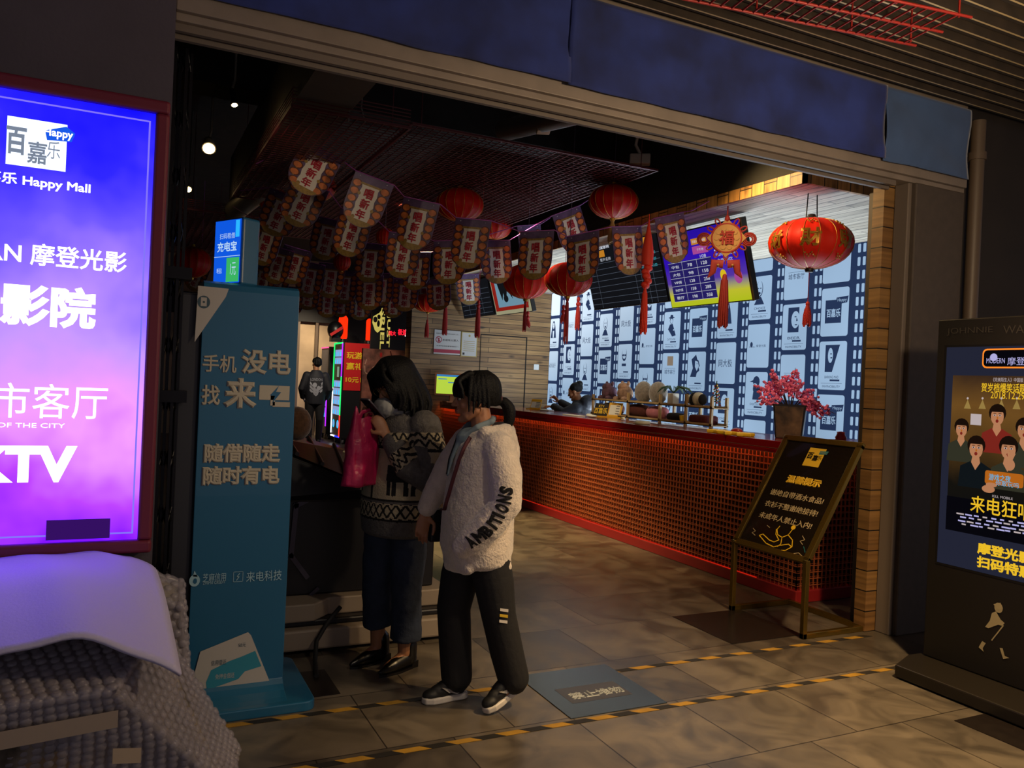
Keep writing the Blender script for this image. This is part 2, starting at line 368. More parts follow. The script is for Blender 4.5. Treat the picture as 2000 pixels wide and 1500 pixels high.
# outside ceiling of slats running along the shopfront
c = MB().box((-6, -2.5, 3.50), (9, 3.6, 3.6))
struct(c.build('ceiling', M['ceiling_brown']))
c = MB(); y = 3.38
while y > -1.2:
    X_ = lambda yy, z: [(-4, yy, z), (9, yy, z)]
    pts = [(y + .01, 3.46), (y, 3.418), (y - .012, 3.408), (y - .046, 3.398), (y - .060, 3.396), (y - .062, 3.46)]
    vs = [q for p_ in pts for q in X_(*p_)]
    for k_ in range(5): c.add([vs[2 * k_], vs[2 * k_ + 1], vs[2 * k_ + 3], vs[2 * k_ + 2]], [(0, 1, 2, 3)], 0 if k_ in (1, 3) else 1)  # pale edge faces stand in for light streaks along the slats
    y -= 0.105
struct(c.build('ceiling_slats', [M['slat_glint'], M['ceiling_brown']]))
# red wire truss under the outside ceiling
mat('red_wire', '#8a1c14', 0.5, 0.2)
t = MB(); a = onZ(1560, -40, 3.2); b = onZ(1880, 30, 3.2)
d = (b - a).normalized(); nrm = Vector((-d.y, d.x, 0))
for off in (0, 0.16, 0.32): t.tube([a + nrm * off - d * 0.6, b + nrm * off + d * 0.05], 0.007, 6)
q = -0.5
while q < (b - a).length: t.tube([a + d * q, a + d * q + nrm * 0.32], 0.005, 6); q += 0.055
for s_ in (0.0, 0.6, 1.0):
    for off in (0.02, 0.3): t.tube([a + (b - a) * s_ + nrm * off, a + (b - a) * s_ + nrm * off + Vector((0, 0, 0.16))], 0.005, 6)
tag(t.build('wire_truss', M['red_wire']), 'small red wire grid hanging under the slatted passage ceiling', 'wire grid')
# lobby shell
struct(MB().box((-0.6, 3.62, 0), (-0.45, 24, 4.3)).build('wall_lobby_left', M['black_paint']))
struct(MB().box((-0.6, 3.62, 4.2), (9, 24, 4.3)).build('ceiling_lobby', M['ceiling_brown']))
mat('lobby_far', '#a58f72', 0.7, noise_amt=0.25, noise_scale=1.6)
struct(MB().box((-0.6, 19.5, 0), (4.9, 19.7, 4.2)).build('wall_lobby_far', M['lobby_far']))
struct(MB().box((4.9, 19.4, 0), (9, 19.6, 4.2)).build('wall_lobby_dark', M['black_paint']))
wp = MB()
for x in (3.2, 3.72, 4.15): wp.box((x, 19.38, 0), (x + 0.06, 19.5, 2.95))
wp.box((-0.6, 19.36, 2.72), (4.9, 19.5, 3.2), 1)
struct(wp.build('trim_4', [M['pipe_beige'], M['black_paint']]))
YB = 11.55
struct(MB().box((3.905, YB, 0), (6.42, YB + 0.25, 2.97)).build('wall_back', M['wood_back']))
dm = mat('joint_dark', '#0c0907', 0.9)
dj = MB(); dx0, dx1, dz = 5.065, 5.86, 2.235
dj.box((dx1, YB - 0.006, 0), (dx1 + 0.018, YB, dz)); dj.box((dx0, YB - 0.006, dz - 0.016), (dx1, YB, dz)); dj.box((dx0 - 0.01, YB - 0.006, 0), (dx0, YB, dz))
struct(dj.build('door_1', dm))
struct(MB().box((4.26, 4.18, 2.985), (6.42, YB, 3.04)).build('ceiling_bar', M['wood_soffit']))
f = MB().box((4.235, 4.15, 2.985), (4.26, YB, 3.075)); struct(f.build('trim_5', M['wood_fascia']))
plank_mat('wood_fascia_end', (2, 0), '#9a6f38', '#c79652', 0.4, 0.13, 0.004)
f = MB().box((4.235, 4.15, 2.985), (6.42, 4.18, 3.075)); struct(f.build('trim_6', M['wood_fascia_end']))
mat('bulkhead', '#16150f', 0.85, noise_amt=0.15)
struct(MB().box((4.26, 4.18, 3.075), (6.42, 14, 4.2)).build('wall_bulkhead', M['bulkhead']))
bm_ = MB(); bm_.box((0.95, 3.7, 3.28), (1.32, 9, 3.75)); struct(bm_.build('ceiling_beam', M['pillar_grey']))
struct(MB().box((-0.45, 6.6, 3.7), (4.2, 6.95, 4.2)).build('ceiling_beam_cross', M['ceiling_black']))

# ---- back-lit film strip wall beside the bar
XF = 6.30
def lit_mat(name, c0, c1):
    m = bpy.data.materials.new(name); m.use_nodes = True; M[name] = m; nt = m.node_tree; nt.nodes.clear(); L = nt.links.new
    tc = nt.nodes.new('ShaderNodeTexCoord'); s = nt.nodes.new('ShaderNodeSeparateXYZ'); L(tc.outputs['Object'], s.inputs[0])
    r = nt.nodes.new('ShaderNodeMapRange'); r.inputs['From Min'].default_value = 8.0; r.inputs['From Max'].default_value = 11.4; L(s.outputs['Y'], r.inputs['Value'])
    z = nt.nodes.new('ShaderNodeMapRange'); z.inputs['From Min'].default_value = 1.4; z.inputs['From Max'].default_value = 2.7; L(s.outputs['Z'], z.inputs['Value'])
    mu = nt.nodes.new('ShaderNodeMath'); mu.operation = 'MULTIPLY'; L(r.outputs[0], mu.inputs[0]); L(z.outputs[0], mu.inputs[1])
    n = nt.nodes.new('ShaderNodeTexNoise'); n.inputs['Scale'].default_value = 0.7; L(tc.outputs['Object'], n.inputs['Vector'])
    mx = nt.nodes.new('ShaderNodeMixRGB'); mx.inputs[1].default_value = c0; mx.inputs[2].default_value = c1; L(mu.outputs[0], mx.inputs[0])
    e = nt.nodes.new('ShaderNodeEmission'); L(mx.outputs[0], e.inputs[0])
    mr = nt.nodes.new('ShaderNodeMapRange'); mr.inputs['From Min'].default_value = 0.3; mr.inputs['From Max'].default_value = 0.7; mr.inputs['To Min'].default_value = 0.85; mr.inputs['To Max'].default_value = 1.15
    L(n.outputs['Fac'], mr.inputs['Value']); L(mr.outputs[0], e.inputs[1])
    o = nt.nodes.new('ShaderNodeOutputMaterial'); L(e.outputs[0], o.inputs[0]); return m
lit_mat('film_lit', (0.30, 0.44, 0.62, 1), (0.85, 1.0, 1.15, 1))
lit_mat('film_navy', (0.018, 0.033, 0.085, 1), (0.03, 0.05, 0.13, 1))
glow('film_tan', '#8f8070', 0.8)
struct(MB().box((XF, 3.82, 0), (XF + 0.12, YB, 2.985)).build('wall_film', M['film_navy']))
fl = MB(); ink = MB(); G0 = SIDE((XF, 0, 0))      # local x = -Y, local y = Z
def FX(Y): return -Y
col_tops = {-3: 2.70, -2: 2.50, -1: 2.33, 0: 2.574, 1: 2.447, 2: 2.79, 3: 2.60, 4: 2.50, 5: 2.49, 6: 2.30, 7: 2.626, 8: 2.55, 9: 2.42, 10: 2.66, 11: 2.56}
PW, PP = 0.338, 0.519
cells = []
for kk, top in col_tops.items():
    Yl = 5.877 + kk * PP                      # left edge as seen from the lobby
    t0 = top
    while t0 < 2.98: t0 += 0.53
    while t0 > 0.55:
        hi, lo = min(t0, 2.978), t0 - 0.48
        if lo < 2.95 and Yl < 11.7:
            xl = FX(min(Yl, 11.54)); fl.rect(xl, lo, FX(Yl - PW), hi, 0.004, None, 0, G0, 0.025, 3)
            cells.append((kk, Yl, lo, t0))
        t0 -= 0.53
    for px in (-0.086, -0.026):               # perforations in the gap on the far side
        z = 2.93
        while z > 0.6:
            Yc = Yl - px + 0.0
            if Yc < 11.5: fl.rect(FX(Yc) - 0.0165, z - 0.042, FX(Yc) + 0.0165, z + 0.042, 0.004, None, 0, G0, 0.008, 2)
            z -= 0.1275
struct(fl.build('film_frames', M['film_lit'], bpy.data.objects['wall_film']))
def portrait(kind, cx, cy, w, h, z=0.008):
    """generic ink portraits"""
    R = lambda a, b, c, d, mi=0: ink.rect(cx + a * w, cy + b * h, cx + c * w, cy + d * h, z, None, mi, G0)
    E_ = lambda a, b, rx, ry, mi=0, zz=0.0: ink.disc(cx + a * w, cy + b * h, rx * w, ry * h, z + zz, None, mi, G0, 18)
    Pn = lambda pts, mi=0, zz=0.0: ink.poly([(cx + a * w, cy + b * h) for a, b in pts], z + zz, None, mi, G0)
    if kind == 'hat':
        Pn([(-.12, .02), (.1, .05), (.38, -.45), (.1, -.5), (-.25, -.18)]); E_(0, .2, .13, .15); E_(.01, .17, .10, .10, 1, .001); E_(0, .31, .24, .03); Pn([(-.13, .31), (.14, .31), (.1, .43), (-.08, .44)])
        E_(.2, -.22, .05, .03, 1, .001); E_(.02, .18, .02, .01, 0, .002)
    elif kind == 'cap':
        E_(.05, .22, .2, .2); Pn([(-.35, .2), (-.05, .3), (0, .18)]); E_(-.02, .1, .12, .05, 1, .001); E_(-.07, .1, .025, .03, 0, .002); E_(.08, -.05, .22, .2); Pn([(-.15, -.45), (.35, -.45), (.3, -.1), (-.1, -.1)])
    elif kind == 'longhair':
        Pn([(-.2, .1), (-.1, .42), (.1, .42), (.22, .1), (.34, -.48), (-.34, -.48)]); E_(0, .18, .11, .18, 1, .001); Pn([(-.1, -.1), (.1, -.1), (.07, -.46), (-.07, -.46)], 1, .001)
        E_(-.05, .2, .025, .012, 0, .002); E_(.05, .2, .025, .012, 0, .002); E_(0, .06, .05, .02, 0, .002)
    elif kind == 'half':
        R(-.3, -.42, .28, .45); E_(.1, .02, .22, .3, 1, .001); E_(.1, .12, .06, .018, 0, .002); E_(.14, -.16, .07, .02, 0, .002); Pn([(.16, .1), (.23, -.02), (.14, -.04)], 0, .002)
    elif kind == 'bald':
        E_(0, .1, .2, .3); E_(0, .12, .17, .28, 1, .001); E_(-.07, .12, .05, .018, 0, .002); E_(.07, .12, .05, .018, 0, .002); E_(0, -.06, .07, .05, 0, .002); Pn([(-.3, -.48), (.3, -.48), (.1, -.2), (-.1, -.2)])
    elif kind == 'shades':
        E_(0, .1, .22, .32); E_(0, .16, .19, .28, 1, .001); E_(-.09, .06, .08, .05, 0, .002); E_(.09, .06, .08, .05, 0, .002); R(-.2, -.45, .2, -.33)
    elif kind == 'profile':
        Pn([(-.32, .25), (.0, .45), (.1, .25), (.2, .2), (.3, -.02), (.22, -.06), (.28, -.2), (.1, -.3), (.05, -.46), (-.38, -.46), (-.2, -.1)]); Pn([(-.05, .2), (.16, .16), (.24, -.02), (.1, -.22), (-.05, -.05)], 1, .001); E_(.1, .08, .035, .015, 0, .002)
    elif kind == 'wedge':
        Pn([(-.3, .45), (.38, .45), (.05, -.45), (-.3, -.45)]); E_(-.05, .1, .12, .25, 1, .001); E_(-.02, .15, .04, .02, 0, .002); E_(.0, .02, .05, .02, 0, .002)
def cell(kk, n):
    L_ = sorted([c for c in cells if c[0] == kk], key=lambda c: -c[3]); c = L_[n]
    return FX(c[1] - PW / 2), (c[3] + c[3] - 0.48) / 2
def tx(s_, x, y, w, h, bold=0.0): ink.text(s_, x, y, w, h, 0.008, 0, G0, bold)
def bjl(kk, n):
    x, y = cell(kk, n); ink.rect(x - .115, y - .11, x + .085, y + .12, .007, None, 0, G0)
    ink.poly([(x + .01, y + .07), (x + .15, y + .085), (x + .165, y + .15), (x + .02, y + .14)], .0075, None, 0, G0)
    ink.text('百嘉乐', x - .01, y - .01, .17, .085, .009, 1, G0, .02); ink.text('Happy', x + .09, y + .11, .11, .04, .009, 1, G0)
def csk(kk, n): x, y = cell(kk, n); tx('城市客厅', x, y, .22, .06); ink.line([(x - .11, y + .045), (x + .11, y + .045)], .003, .008, 0, G0)
def wdj(kk, n): x, y = cell(kk, n); tx('网大极', x, y, .23, .09)
def modern(kk, n): x, y = cell(kk, n); tx('摩登光影', x + .05, y, .15, .028); ink.disc(x - .1, y + .015, .02, .03, .008, None, 0, G0); tx('MODERN', x - .09, y - .012, .09, .016)
def pic(kk, n, kind, word=None, flip=False):
    x, y = cell(kk, n); portrait(kind, x - .01, y + .07, .26, .30)
    if word: tx(word, x, y - .115, .17, .026)
    ink.rect(x - .02, y - .155, x + .10, y - .138, .008, None, 0, G0); ink.rect(x - .13, y - .178, x + .13, y - .175, .008, None, 0, G0)
    tx('INVINCIBILITY', x, y - .208, .22, .022)
def idx(kk, z):
    L_ = sorted([c for c in cells if c[0] == kk], key=lambda c: -c[3])
    return min(range(len(L_)), key=lambda i: abs(L_[i][3] - 0.24 - z))
plan = [(0, 2.3, 'bjl'), (0, 1.8, 'wedge', 'BARKING MAD'), (0, 1.28, 'bjl'), (1, 2.7, 'csk'), (1, 2.2, 'half', 'BEER'), (1, 1.68, 'csk'), (2, 2.55, 'bald', 'CHOICE'), (2, 2.0, 'modern'), (2, 1.5, 'cap', 'CHOCOLATE'),
        (3, 2.3, 'longhair', None), (3, 1.85, 'wdj'), (3, 1.32, 'half', 'COVERT'), (4, 2.3, 'bjl'), (4, 1.75, 'profile', None), (4, 1.25, 'bjl'), (5, 2.25, 'hat', 'CATCH ME'), (5, 1.72, 'csk'), (5, 1.2, 'shades', None),
        (6, 2.55, 'half', 'BEER'), (6, 2.05, 'modern'), (6, 1.5, 'shades', None), (7, 2.4, 'wdj'), (7, 1.85, 'shades', None), (7, 1.35, 'wdj'), (8, 2.3, 'bald', 'WHISKEY'), (8, 1.78, 'bjl'), (8, 1.25, 'wedge', 'YOU ARE'),
        (9, 2.7, 'hat', None), (9, 2.2, 'wdj'), (9, 1.66, 'bald', None), (10, 2.4, 'csk'), (10, 1.9, 'half', 'CATCH'), (10, 1.4, 'modern'), (11, 2.35, 'longhair', None), (11, 1.8, 'csk'), (11, 1.3, 'bald', None),
        (-1, 2.6, 'wdj'), (-1, 2.1, 'shades', 'CATCH ME'), (-1, 1.55, 'wdj'), (-1, 1.05, 'half', 'MIND'), (-2, 2.3, 'bjl'), (-2, 1.7, 'half', 'BEER')]
for p_ in plan:
    n_ = idx(p_[0], p_[1])
    if p_[2] in ('bjl', 'csk', 'wdj', 'modern'): {'bjl': bjl, 'csk': csk, 'wdj': wdj, 'modern': modern}[p_[2]](p_[0], n_)
    else: pic(p_[0], n_, p_[2], p_[3])
x, y = cell(5, idx(5, 1.72)); ink.rect(x - .06, y + .08, x + .06, y + .2, .008, None, 2, G0)
struct(ink.build('film_artwork', [M['film_navy'], M['film_lit'], M['film_tan']], bpy.data.objects['wall_film']))
# ================================================================== bar counter and what stands on it
mat('counter_red', '#7a0f12', 0.22, coat=0.5)
mat('kick_red', '#8d1a1c', 0.5)
mat('counter_core', '#230c09', 0.8, noise_amt=0.5, noise_scale=30)
mat('mesh_red', '#b8633a', 0.45, 0.25)
glow('led_orange', '#ff7c3a', 8.0); glow('led_red', '#ff2a14', .5)
XC, YN, YFAR = 4.41, 4.235, 11.5
ct = thing('bar_counter', 'long red bar counter clad in orange wire mesh running back to the wooden wall', 'counter', (4.8, 7.9, 0))
cb = MB().box((4.50, YN + 0.10, 0.09), (5.0, YFAR, 1.05)).box((5.0, YN + 0.02, 0.0), (6.28, YN + 0.10, 1.05))
cb.build('body', M['counter_core'], ct)
MB().box((4.40, YN - 0.02, 1.09), (5.06, YFAR, 1.15)).box((5.06, YN - 0.02, 1.09), (6.28, YN + 0.5, 1.15)).box((4.40, YN - .02, 1.056), (4.412, YFAR, 1.09)).box((4.412, YN - .02, 1.056), (6.28, YN - .008, 1.09)).build('countertop', M['counter_red'], ct, bevel=0.008)
MB().box((4.405, YN - 0.01, 0), (4.96, YFAR, 0.088)).box((4.96, YN - 0.01, 0), (6.28, YN + 0.3, 0.088)).build('kick_base', M['kick_red'], ct, bevel=0.006)
for lay, (xo, yo) in enumerate(((4.425, YN + 0.01), (4.468, YN + 0.055))):
    w = MB(); t = 0.0028
    y = yo
    while y < YFAR: w.box((xo - t, y - t, 0.088), (xo + t, y + t, 1.06)); y += 0.042
    x = xo
    while x < 6.25: w.box((x - t, yo - t, 0.088), (x + t, yo + t, 1.06)); x += 0.042
    z = 0.12
    while z < 1.06: w.box((xo - 2 * t, yo, z - t), (xo, YFAR, z + t)).box((xo, yo - 2 * t, z - t), (6.25, yo, z + t)); z += 0.047
    w.build('wire_mesh', M['mesh_red'], ct)
MB().box((4.418, YN + 0.0, 1.078), (4.448, YFAR, 1.086)).box((4.448, YN + 0.0, 1.078), (6.2, YN + 0.03, 1.086)).build('light_strip', M['led_orange'], ct)
MB().box((4.412, YN + 0.4, 0.088), (4.418, YFAR, 0.094)).build('light_strip', M['led_red'], ct)

mat('cream_plastic', '#d9cfae', 0.4); mat('white_plastic', '#cfd0cd', 0.4); mat('yellow_card', '#d8a21e', 0.5); mat('black_card', '#16120f', 0.45)
mat('paper', '#d8d4c4', 0.8); mat('ink_dark', '#2a2320', 0.7); mat('yellow_ink', '#e8c12a', 0.5)
ZT = 1.15
def counter_sign(x, y, rz, label, big=True):
    t = thing('counter_sign', label, 'sign', (x, y, ZT), rz)
    g = MB(); L_ = 0.175 if big else 0.13; H_ = 0.15 if big else 0.13
    g.box((-L_ - .01, -.05, 0), (L_ + .01, .05, 0.012)); g.build('base', M['yellow_card'], t, world=False)
    P = frame((0, -.035, .012), (1, 0, 0), (0, 0.35, 1))
    if big:
        MB().rect(-L_, 0, -0.005, H_ * .98, 0, .006, 0, P).build('black_panel', M['black_card'], t, world=False)
        MB().text('KTV', -L_ / 2, H_ * .75, .07, .03, .008, 0, P, .01).text('百嘉乐', -L_ / 2, H_ * .38, .17, .07, .008, 0, P, .02).build('lettering', M['yellow_ink'], t, world=False)
        b = MB().rect(0.005, 0, L_, H_ * 1.08, 0, .006, 0, P).rect(.02, .02, L_ - .02, H_ * .9, .007, None, 1, P); 
        for i in range(4): b.rect(.10, .03 + i * .03, L_ - .03, .038 + i * .03, .008, None, 2, P)
        b.text('百嘉乐欢迎您', .11, H_ * 1.0, .14, .02, .008, 2, P)
        b.build('price_card', [M['yellow_card'], M['paper'], M['ink_dark']], t, world=False)
    else:
        b = MB().rect(-L_ / 1.6, 0, L_ / 1.6, H_, 0, .006, 0, P).rect(-L_ / 1.8, .01, L_ / 1.8, H_ * .72, .007, None, 1, P)
        for i in range(4): b.rect(0, .02 + i * .02, L_ / 2, .027 + i * .02, .008, None, 2, P)
        b.build('price_card', [M['yellow_card'], M['paper'], M['ink_dark']], t, world=False)
    return t
q = onZ(1188, 815, ZT); counter_sign(q.x, q.y, math.radians(-62), 'black and yellow folded KTV counter sign with price card, standing on the bar')
q = onZ(1048, 800, ZT); counter_sign(q.x, q.y, math.radians(-62), 'small yellow price card at the far end of the bar', False)
t = MB(); q = onZ(1255, 829, ZT)
t.lathe([(.06, 0), (.075, .006), (.078, .02), (.065, .034), (.0, .036)], 24, 0, T3(q.x, q.y, ZT))
tag(t.build('card_reader', M['cream_plastic']), 'round cream device lying on the red bar top in front of the shelf', 'device')
q = onZ(1068, 803, ZT); t = MB().box((-.05, -.08, 0), (.05, .08, .02), 0, T3(q.x, q.y, ZT) @ RZ(.3)); tag(t.build('tissue_pack', M['white_plastic'], bevel=.006), 'white flat pack lying beside the far yellow price card', 'pack')
q = onZ(1113, 812, ZT); t = MB().box((-.05, -.17, 0), (.05, .17, .012), 0, T3(q.x + .05, q.y, ZT)); tag(t.build('notebook', M['paper'], bevel=.003), 'cream notebook lying on the bar before the seated clerk', 'notebook')
q = onZ(1155, 815, ZT); t = MB(); t.ell((q.x, q.y, ZT + .015), (.05, .09, .016), 14).ell((q.x + .02, q.y + .08, ZT + .022), (.03, .05, .016), 12); tag(t.build('crumpled_tissue', M['paper']), 'crumpled cloth lying beside the clerk on the bar', 'cloth')
# computer monitor at the far end
mat('monitor_shell', '#b9784a', 0.5); glow('monitor_screen', '#c3e24a', 0.85); glow('monitor_blue', '#3f8fd0', 0.7)
q = onX(884, 752, 4.52); t = thing('computer_monitor', 'lit yellow-green computer monitor at the far end of the bar', 'monitor', (q.x, q.y, ZT))
P = frame((q.x, q.y, 1.42), (0.93, -0.37, 0), (0.02, 0.05, 1))
MB().rect(-.27, -.17, .27, .17, -.02, .015, 0, P, .012).build('casing', M['monitor_shell'], t)
s_ = MB().rect(-.245, -.145, .245, .145, .016, None, 0, P)
s_.rect(-.245, .115, .245, .145, .017, None, 1, P); s_.rect(-.22, .07, -.09, .085, .017, None, 1, P); s_.rect(-.07, .02, .2, .035, .017, None, 1, P)
s_.build('screen', [M['monitor_screen'], M['monitor_blue']], t)
MB().box((-.03, -.02, -.27), (.03, .02, -.05), 0, T3(q.x, q.y + .03, 1.42)).box((-.12, -.09, -.27), (.12, .09, -.255), 0, T3(q.x, q.y, 1.42)).build('stand', M['monitor_shell'], t)
q = onX(868, 778, 4.6); tag(MB().box((-.1, -.16, 0), (.1, .16, .05), 0, T3(q.x, q.y, ZT)).build('receipt_printer', M['white_plastic'], bevel=.015), 'low white printer under the lit monitor at the bar end', 'printer')

# wooden shelf with soft toys behind the bar edge
mat('pine', '#a58c62', 0.55, noise_amt=0.15, noise_scale=12)
SX0, SX1 = 4.98, 5.18
tsh = thing('toy_shelf', 'pale wooden two-level display shelf standing on the bar', 'shelf', (5.08, 7.0, ZT))
sh = MB()
posts = [(8.02, 1.40), (7.30, 1.44), (6.72, 1.44), (6.30, 1.46), (5.92, 1.44)]
ends = [8.05, 5.9]
bars = MB(); zs = (1.36, 1.17)
for i, (y, zt) in enumerate(posts):
    p_ = MB()
    for x in (SX0, SX1 - .02): p_.box((x, y - .014, 1.15), (x + .022, y + .014, zt))
    p_.build('post', M['pine'], tsh)
for z in (1.165, 1.33):
    b = MB().box((SX0, 5.9, z), (SX0 + .018, 8.05, z + .025)).box((SX1 - .018, 5.9, z), (SX1, 8.05, z + .025)).box((SX0, 5.9, z), (SX1, 8.05, z + .008))
    b.build('shelf_board', M['pine'], tsh)
mat('plush_grey', '#6f665c', 0.95, noise_amt=0.3, noise_scale=40, bump=0.4, sheen=0.5); mat('plush_belly', '#b8a27c', 0.95)
mat('plush_plum', '#5a3d4a', 0.95, noise_amt=0.5, noise_scale=18, bump=0.4); mat('plush_tan', '#8a6c58', 0.95, noise_amt=0.5, noise_scale=16, bump=0.4)
mat('pillow_brown', '#4a1c14', 0.9, noise_amt=0.2, bump=0.3); mat('pillow_pink', '#a2616a', 0.9, noise_amt=0.15, bump=0.3); mat('pillow_black', '#15111a', 0.9); mat('pillow_wine', '#4a0d17', 0.9, noise_amt=0.2)
mat('panda_white', '#c9c2a8', 0.95, bump=0.3); mat('panda_black', '#0d0c0d', 0.95, bump=0.3)
ZS = 1.338
def plush(name, y, r, m, label, lab2='soft toy', x=5.08, z=ZS, g='soft toys on the shelf'):
    b = MB(); b.ell((x, y, z + r[2]), r, 16); b.ell((x - .01, y + .02, z + 1.75 * r[2]), (r[0] * .72, r[1] * .8, r[2] * .62), 14)
    for s_ in (-1, 1): b.ell((x, y + s_ * r[1] * .5, z + 2.25 * r[2]), (.018, .022, .03), 8); b.ell((x - r[0] * .8, y + s_ * r[1] * .65, z + .028), (.05, .03, .03), 8)
    return tag(b.build(name, m), label, lab2, g)
plush('soft_toy', 7.82, (.075, .12, .085), M['plush_plum'], 'plum patterned soft toy at the far end of the upper shelf')
plush('soft_toy', 7.50, (.075, .12, .09), M['plush_tan'], 'tan patterned soft toy next to the plum one on the upper shelf')
for y, lb in ((7.16, 'plain round grey plush cushion left of its twin on the upper shelf'), (6.90, 'plain round grey plush cushion beside the potted plant on the upper shelf')):
    t = MB(); t.ell((5.09, y, ZS + .115), (.08, .13, .12), 18); tag(t.build('plush_cushion', M['plush_grey']), lb, 'cushion', 'soft toys on the shelf')
def bolster(y0, y1, r, m, label):
    t = MB().chain([(5.08, y0, 1.173 + r), (5.08, (y0 + y1) / 2, 1.173 + r * 1.02), (5.08, y1, 1.173 + r)], [r * .9, r, r * .9], 16)
    tag(t.build('cushion', m), label, 'cushion', 'cushions on the lower shelf')
bolster(7.86, 7.60, .072, M['pillow_brown'], 'dark brown cushion at the far end of the lower shelf')
bolster(7.34, 7.10, .075, M['pillow_brown'], 'brown cushion in the middle of the lower shelf, left of the pink one')
bolster(6.98, 6.78, .072, M['pillow_pink'], 'dusty pink rounded cushion on the lower shelf')
bolster(6.66, 6.46, .045, M['pillow_black'], 'low black cushion on the lower shelf right of the pink one')
tag(MB().box((5.0, 6.0, 1.173), (5.16, 6.28, 1.262)).build('cushion', M['pillow_wine'], bevel=.03, seg=3), 'wine red square cushion at the near end of the lower shelf', 'cushion', 'cushions on the lower shelf')
t = MB().lathe([(.03, 0), (.042, .07)], 16, 0, T3(5.03, 6.385, 1.173)); tag(t.build('cup', M['yellow_ink']), 'small yellow cup on the lower shelf beside the wine red cushion', 'cup')
# potted plant
mat('leaf_dark', '#1f3a22', 0.5); mat('pot_white', '#b9b3a4', 0.5)
tp = thing('potted_plant', 'small dark leafed plant in a pale square pot on the shelf', 'plant', (5.06, 6.60, ZS))
MB().box((-.04, -.045, 0), (.04, .045, .12), 0, T3(5.06, 6.60, ZS)).build('pot', M['pot_white'], tp, bevel=.006)
lf = MB()
for i in range(9):
    a = i * 2.4; L_ = .09 + .03 * (i % 3); d = Vector((math.cos(a), math.sin(a), 0)); b0 = Vector((5.06, 6.60, ZS + .12))
    pts = [b0, b0 + d * L_ * .5 + Vector((0, 0, .07)), b0 + d * L_ + Vector((0, 0, .05)), b0 + d * L_ * 1.35 + Vector((0, 0, .0))]
    lf.tube(pts, [.003, .010, .012, .002], 6, flat=.25)
lf.build('leaves', M['leaf_dark'], tp)
# panda toy
tp = thing('panda_toy', 'black and white panda soft toy lying over the shelf top', 'soft toy', (5.08, 6.16, ZS), group='soft toys on the shelf')
MB().ell((5.06, 6.20, ZS + .075), (.065, .075, .07), 16).ell((5.05, 6.30, ZS + .07), (.055, .05, .05), 14).build('body', M['panda_white'], tp)
MB().ell((5.05, 6.24, ZS + .07), (.071, .03, .074), 14).ell((5.02, 6.09, ZS + .075), (.05, .03, .055), 12).ell((5.03, 6.33, ZS + .115), (.014, .014, .016), 8).ell((5.0, 6.315, ZS + .08), (.012, .01, .014), 8).ell((5.08, 6.33, ZS + .115), (.014, .014, .016), 8).build('black_patches', M['panda_black'], tp)
# little ornamental tree
mat('tinsel', '#6a5a44', 0.6); mat('bauble_red', '#8c1a1a', 0.3); mat('bauble_gold', '#a8802c', 0.3, 0.6)
tt = thing('ornament_tree', 'tiny decorated ornament tree at the near end of the shelf', 'ornament', (5.08, 5.97, ZS))
b = MB().cap((5.08, 5.97, ZS), (5.08, 5.97, ZS + .26), .006, .002, 6)
for i in range(26):
    z = .05 + .2 * i / 26; r = .05 * (1 - i / 30); a = i * 2.4; b.cap((5.08, 5.97, ZS + z + .01), (5.08 + r * math.cos(a), 5.97 + r * math.sin(a), ZS + z - .01), .006, .003, 6)
b.build('branches', M['leaf_dark'], tt)
b = MB()
for i in range(18):
    z = .03 + .2 * i / 18; r = .052 * (1 - i / 22); a = i * 2.1; b.ell((5.08 + r * math.cos(a), 5.97 + r * math.sin(a), ZS + z), (.010, .010, .010), 8, i % 2)
b.build('bauble', [M['bauble_red'], M['bauble_gold']], tt)
# yellow paper garland pieces lying on the bar
for i, (px, lb) in enumerate(((1402, 'yellow star-shaped paper piece on the bar, nearest the shelf'), (1424, 'larger yellow paper piece between the two small ones on the bar'), (1452, 'yellow paper piece on the bar, closest to the flower vase'))):
    q = onZ(px, 846 + i * 3, ZT); b = MB()
    pts = [(( .085 if j % 2 == 0 else .05) * math.cos(j * PI / 5 + i), (.11 if j % 2 == 0 else .06) * math.sin(j * PI / 5 + i)) for j in range(10)]
    b.poly(pts, 0, .03, 0, T3(q.x, q.y, ZT)); tag(b.build('paper_ornament', M['yellow_ink'], bevel=.008), lb, 'ornament', 'yellow paper pieces on the bar')
q = onZ(1439, 850, ZT); b = MB().ell((q.x, q.y, ZT + .03), (.04, .06, .03), 12); tag(b.build('red_ornament', M['bauble_red']), 'small red and tan ornament lying among the yellow paper pieces', 'ornament')
# flower vase
mat('vase_black', '#1b1512', 0.35); mat('blossom_pink', '#e06a98', 0.8, noise_amt=0.3, noise_scale=30); mat('twig', '#2a1a14', 0.8); mat('photo_print', '#5a4630', 0.35, noise_amt=0.9, noise_scale=9)
vy, vx = 4.75, 4.80
tv = thing('flower_vase', 'dark angular vase of pink blossom branches with a picture panel, on the near bar end', 'vase', (vx, vy, ZT))
P = T3(vx, vy, ZT) @ RZ(math.radians(-50))
v = MB(); v.add([(-.10, -.075, 0), (.10, -.075, 0), (.10, .075, 0), (-.10, .075, 0), (-.125, -.09, .27), (.125, -.09, .27), (.125, .09, .27), (-.125, .09, .27)], [(0, 1, 5, 4), (1, 2, 6, 5), (2, 3, 7, 6), (3, 0, 4, 7), (0, 3, 2, 1)], 0, P)
v.add([(-.11, -.08, .268), (.11, -.08, .268), (.11, .08, .268), (-.11, .08, .268)], [(0, 1, 2, 3)], 0, P)
v.build('vessel', M['vase_black'], tv, bevel=.006)
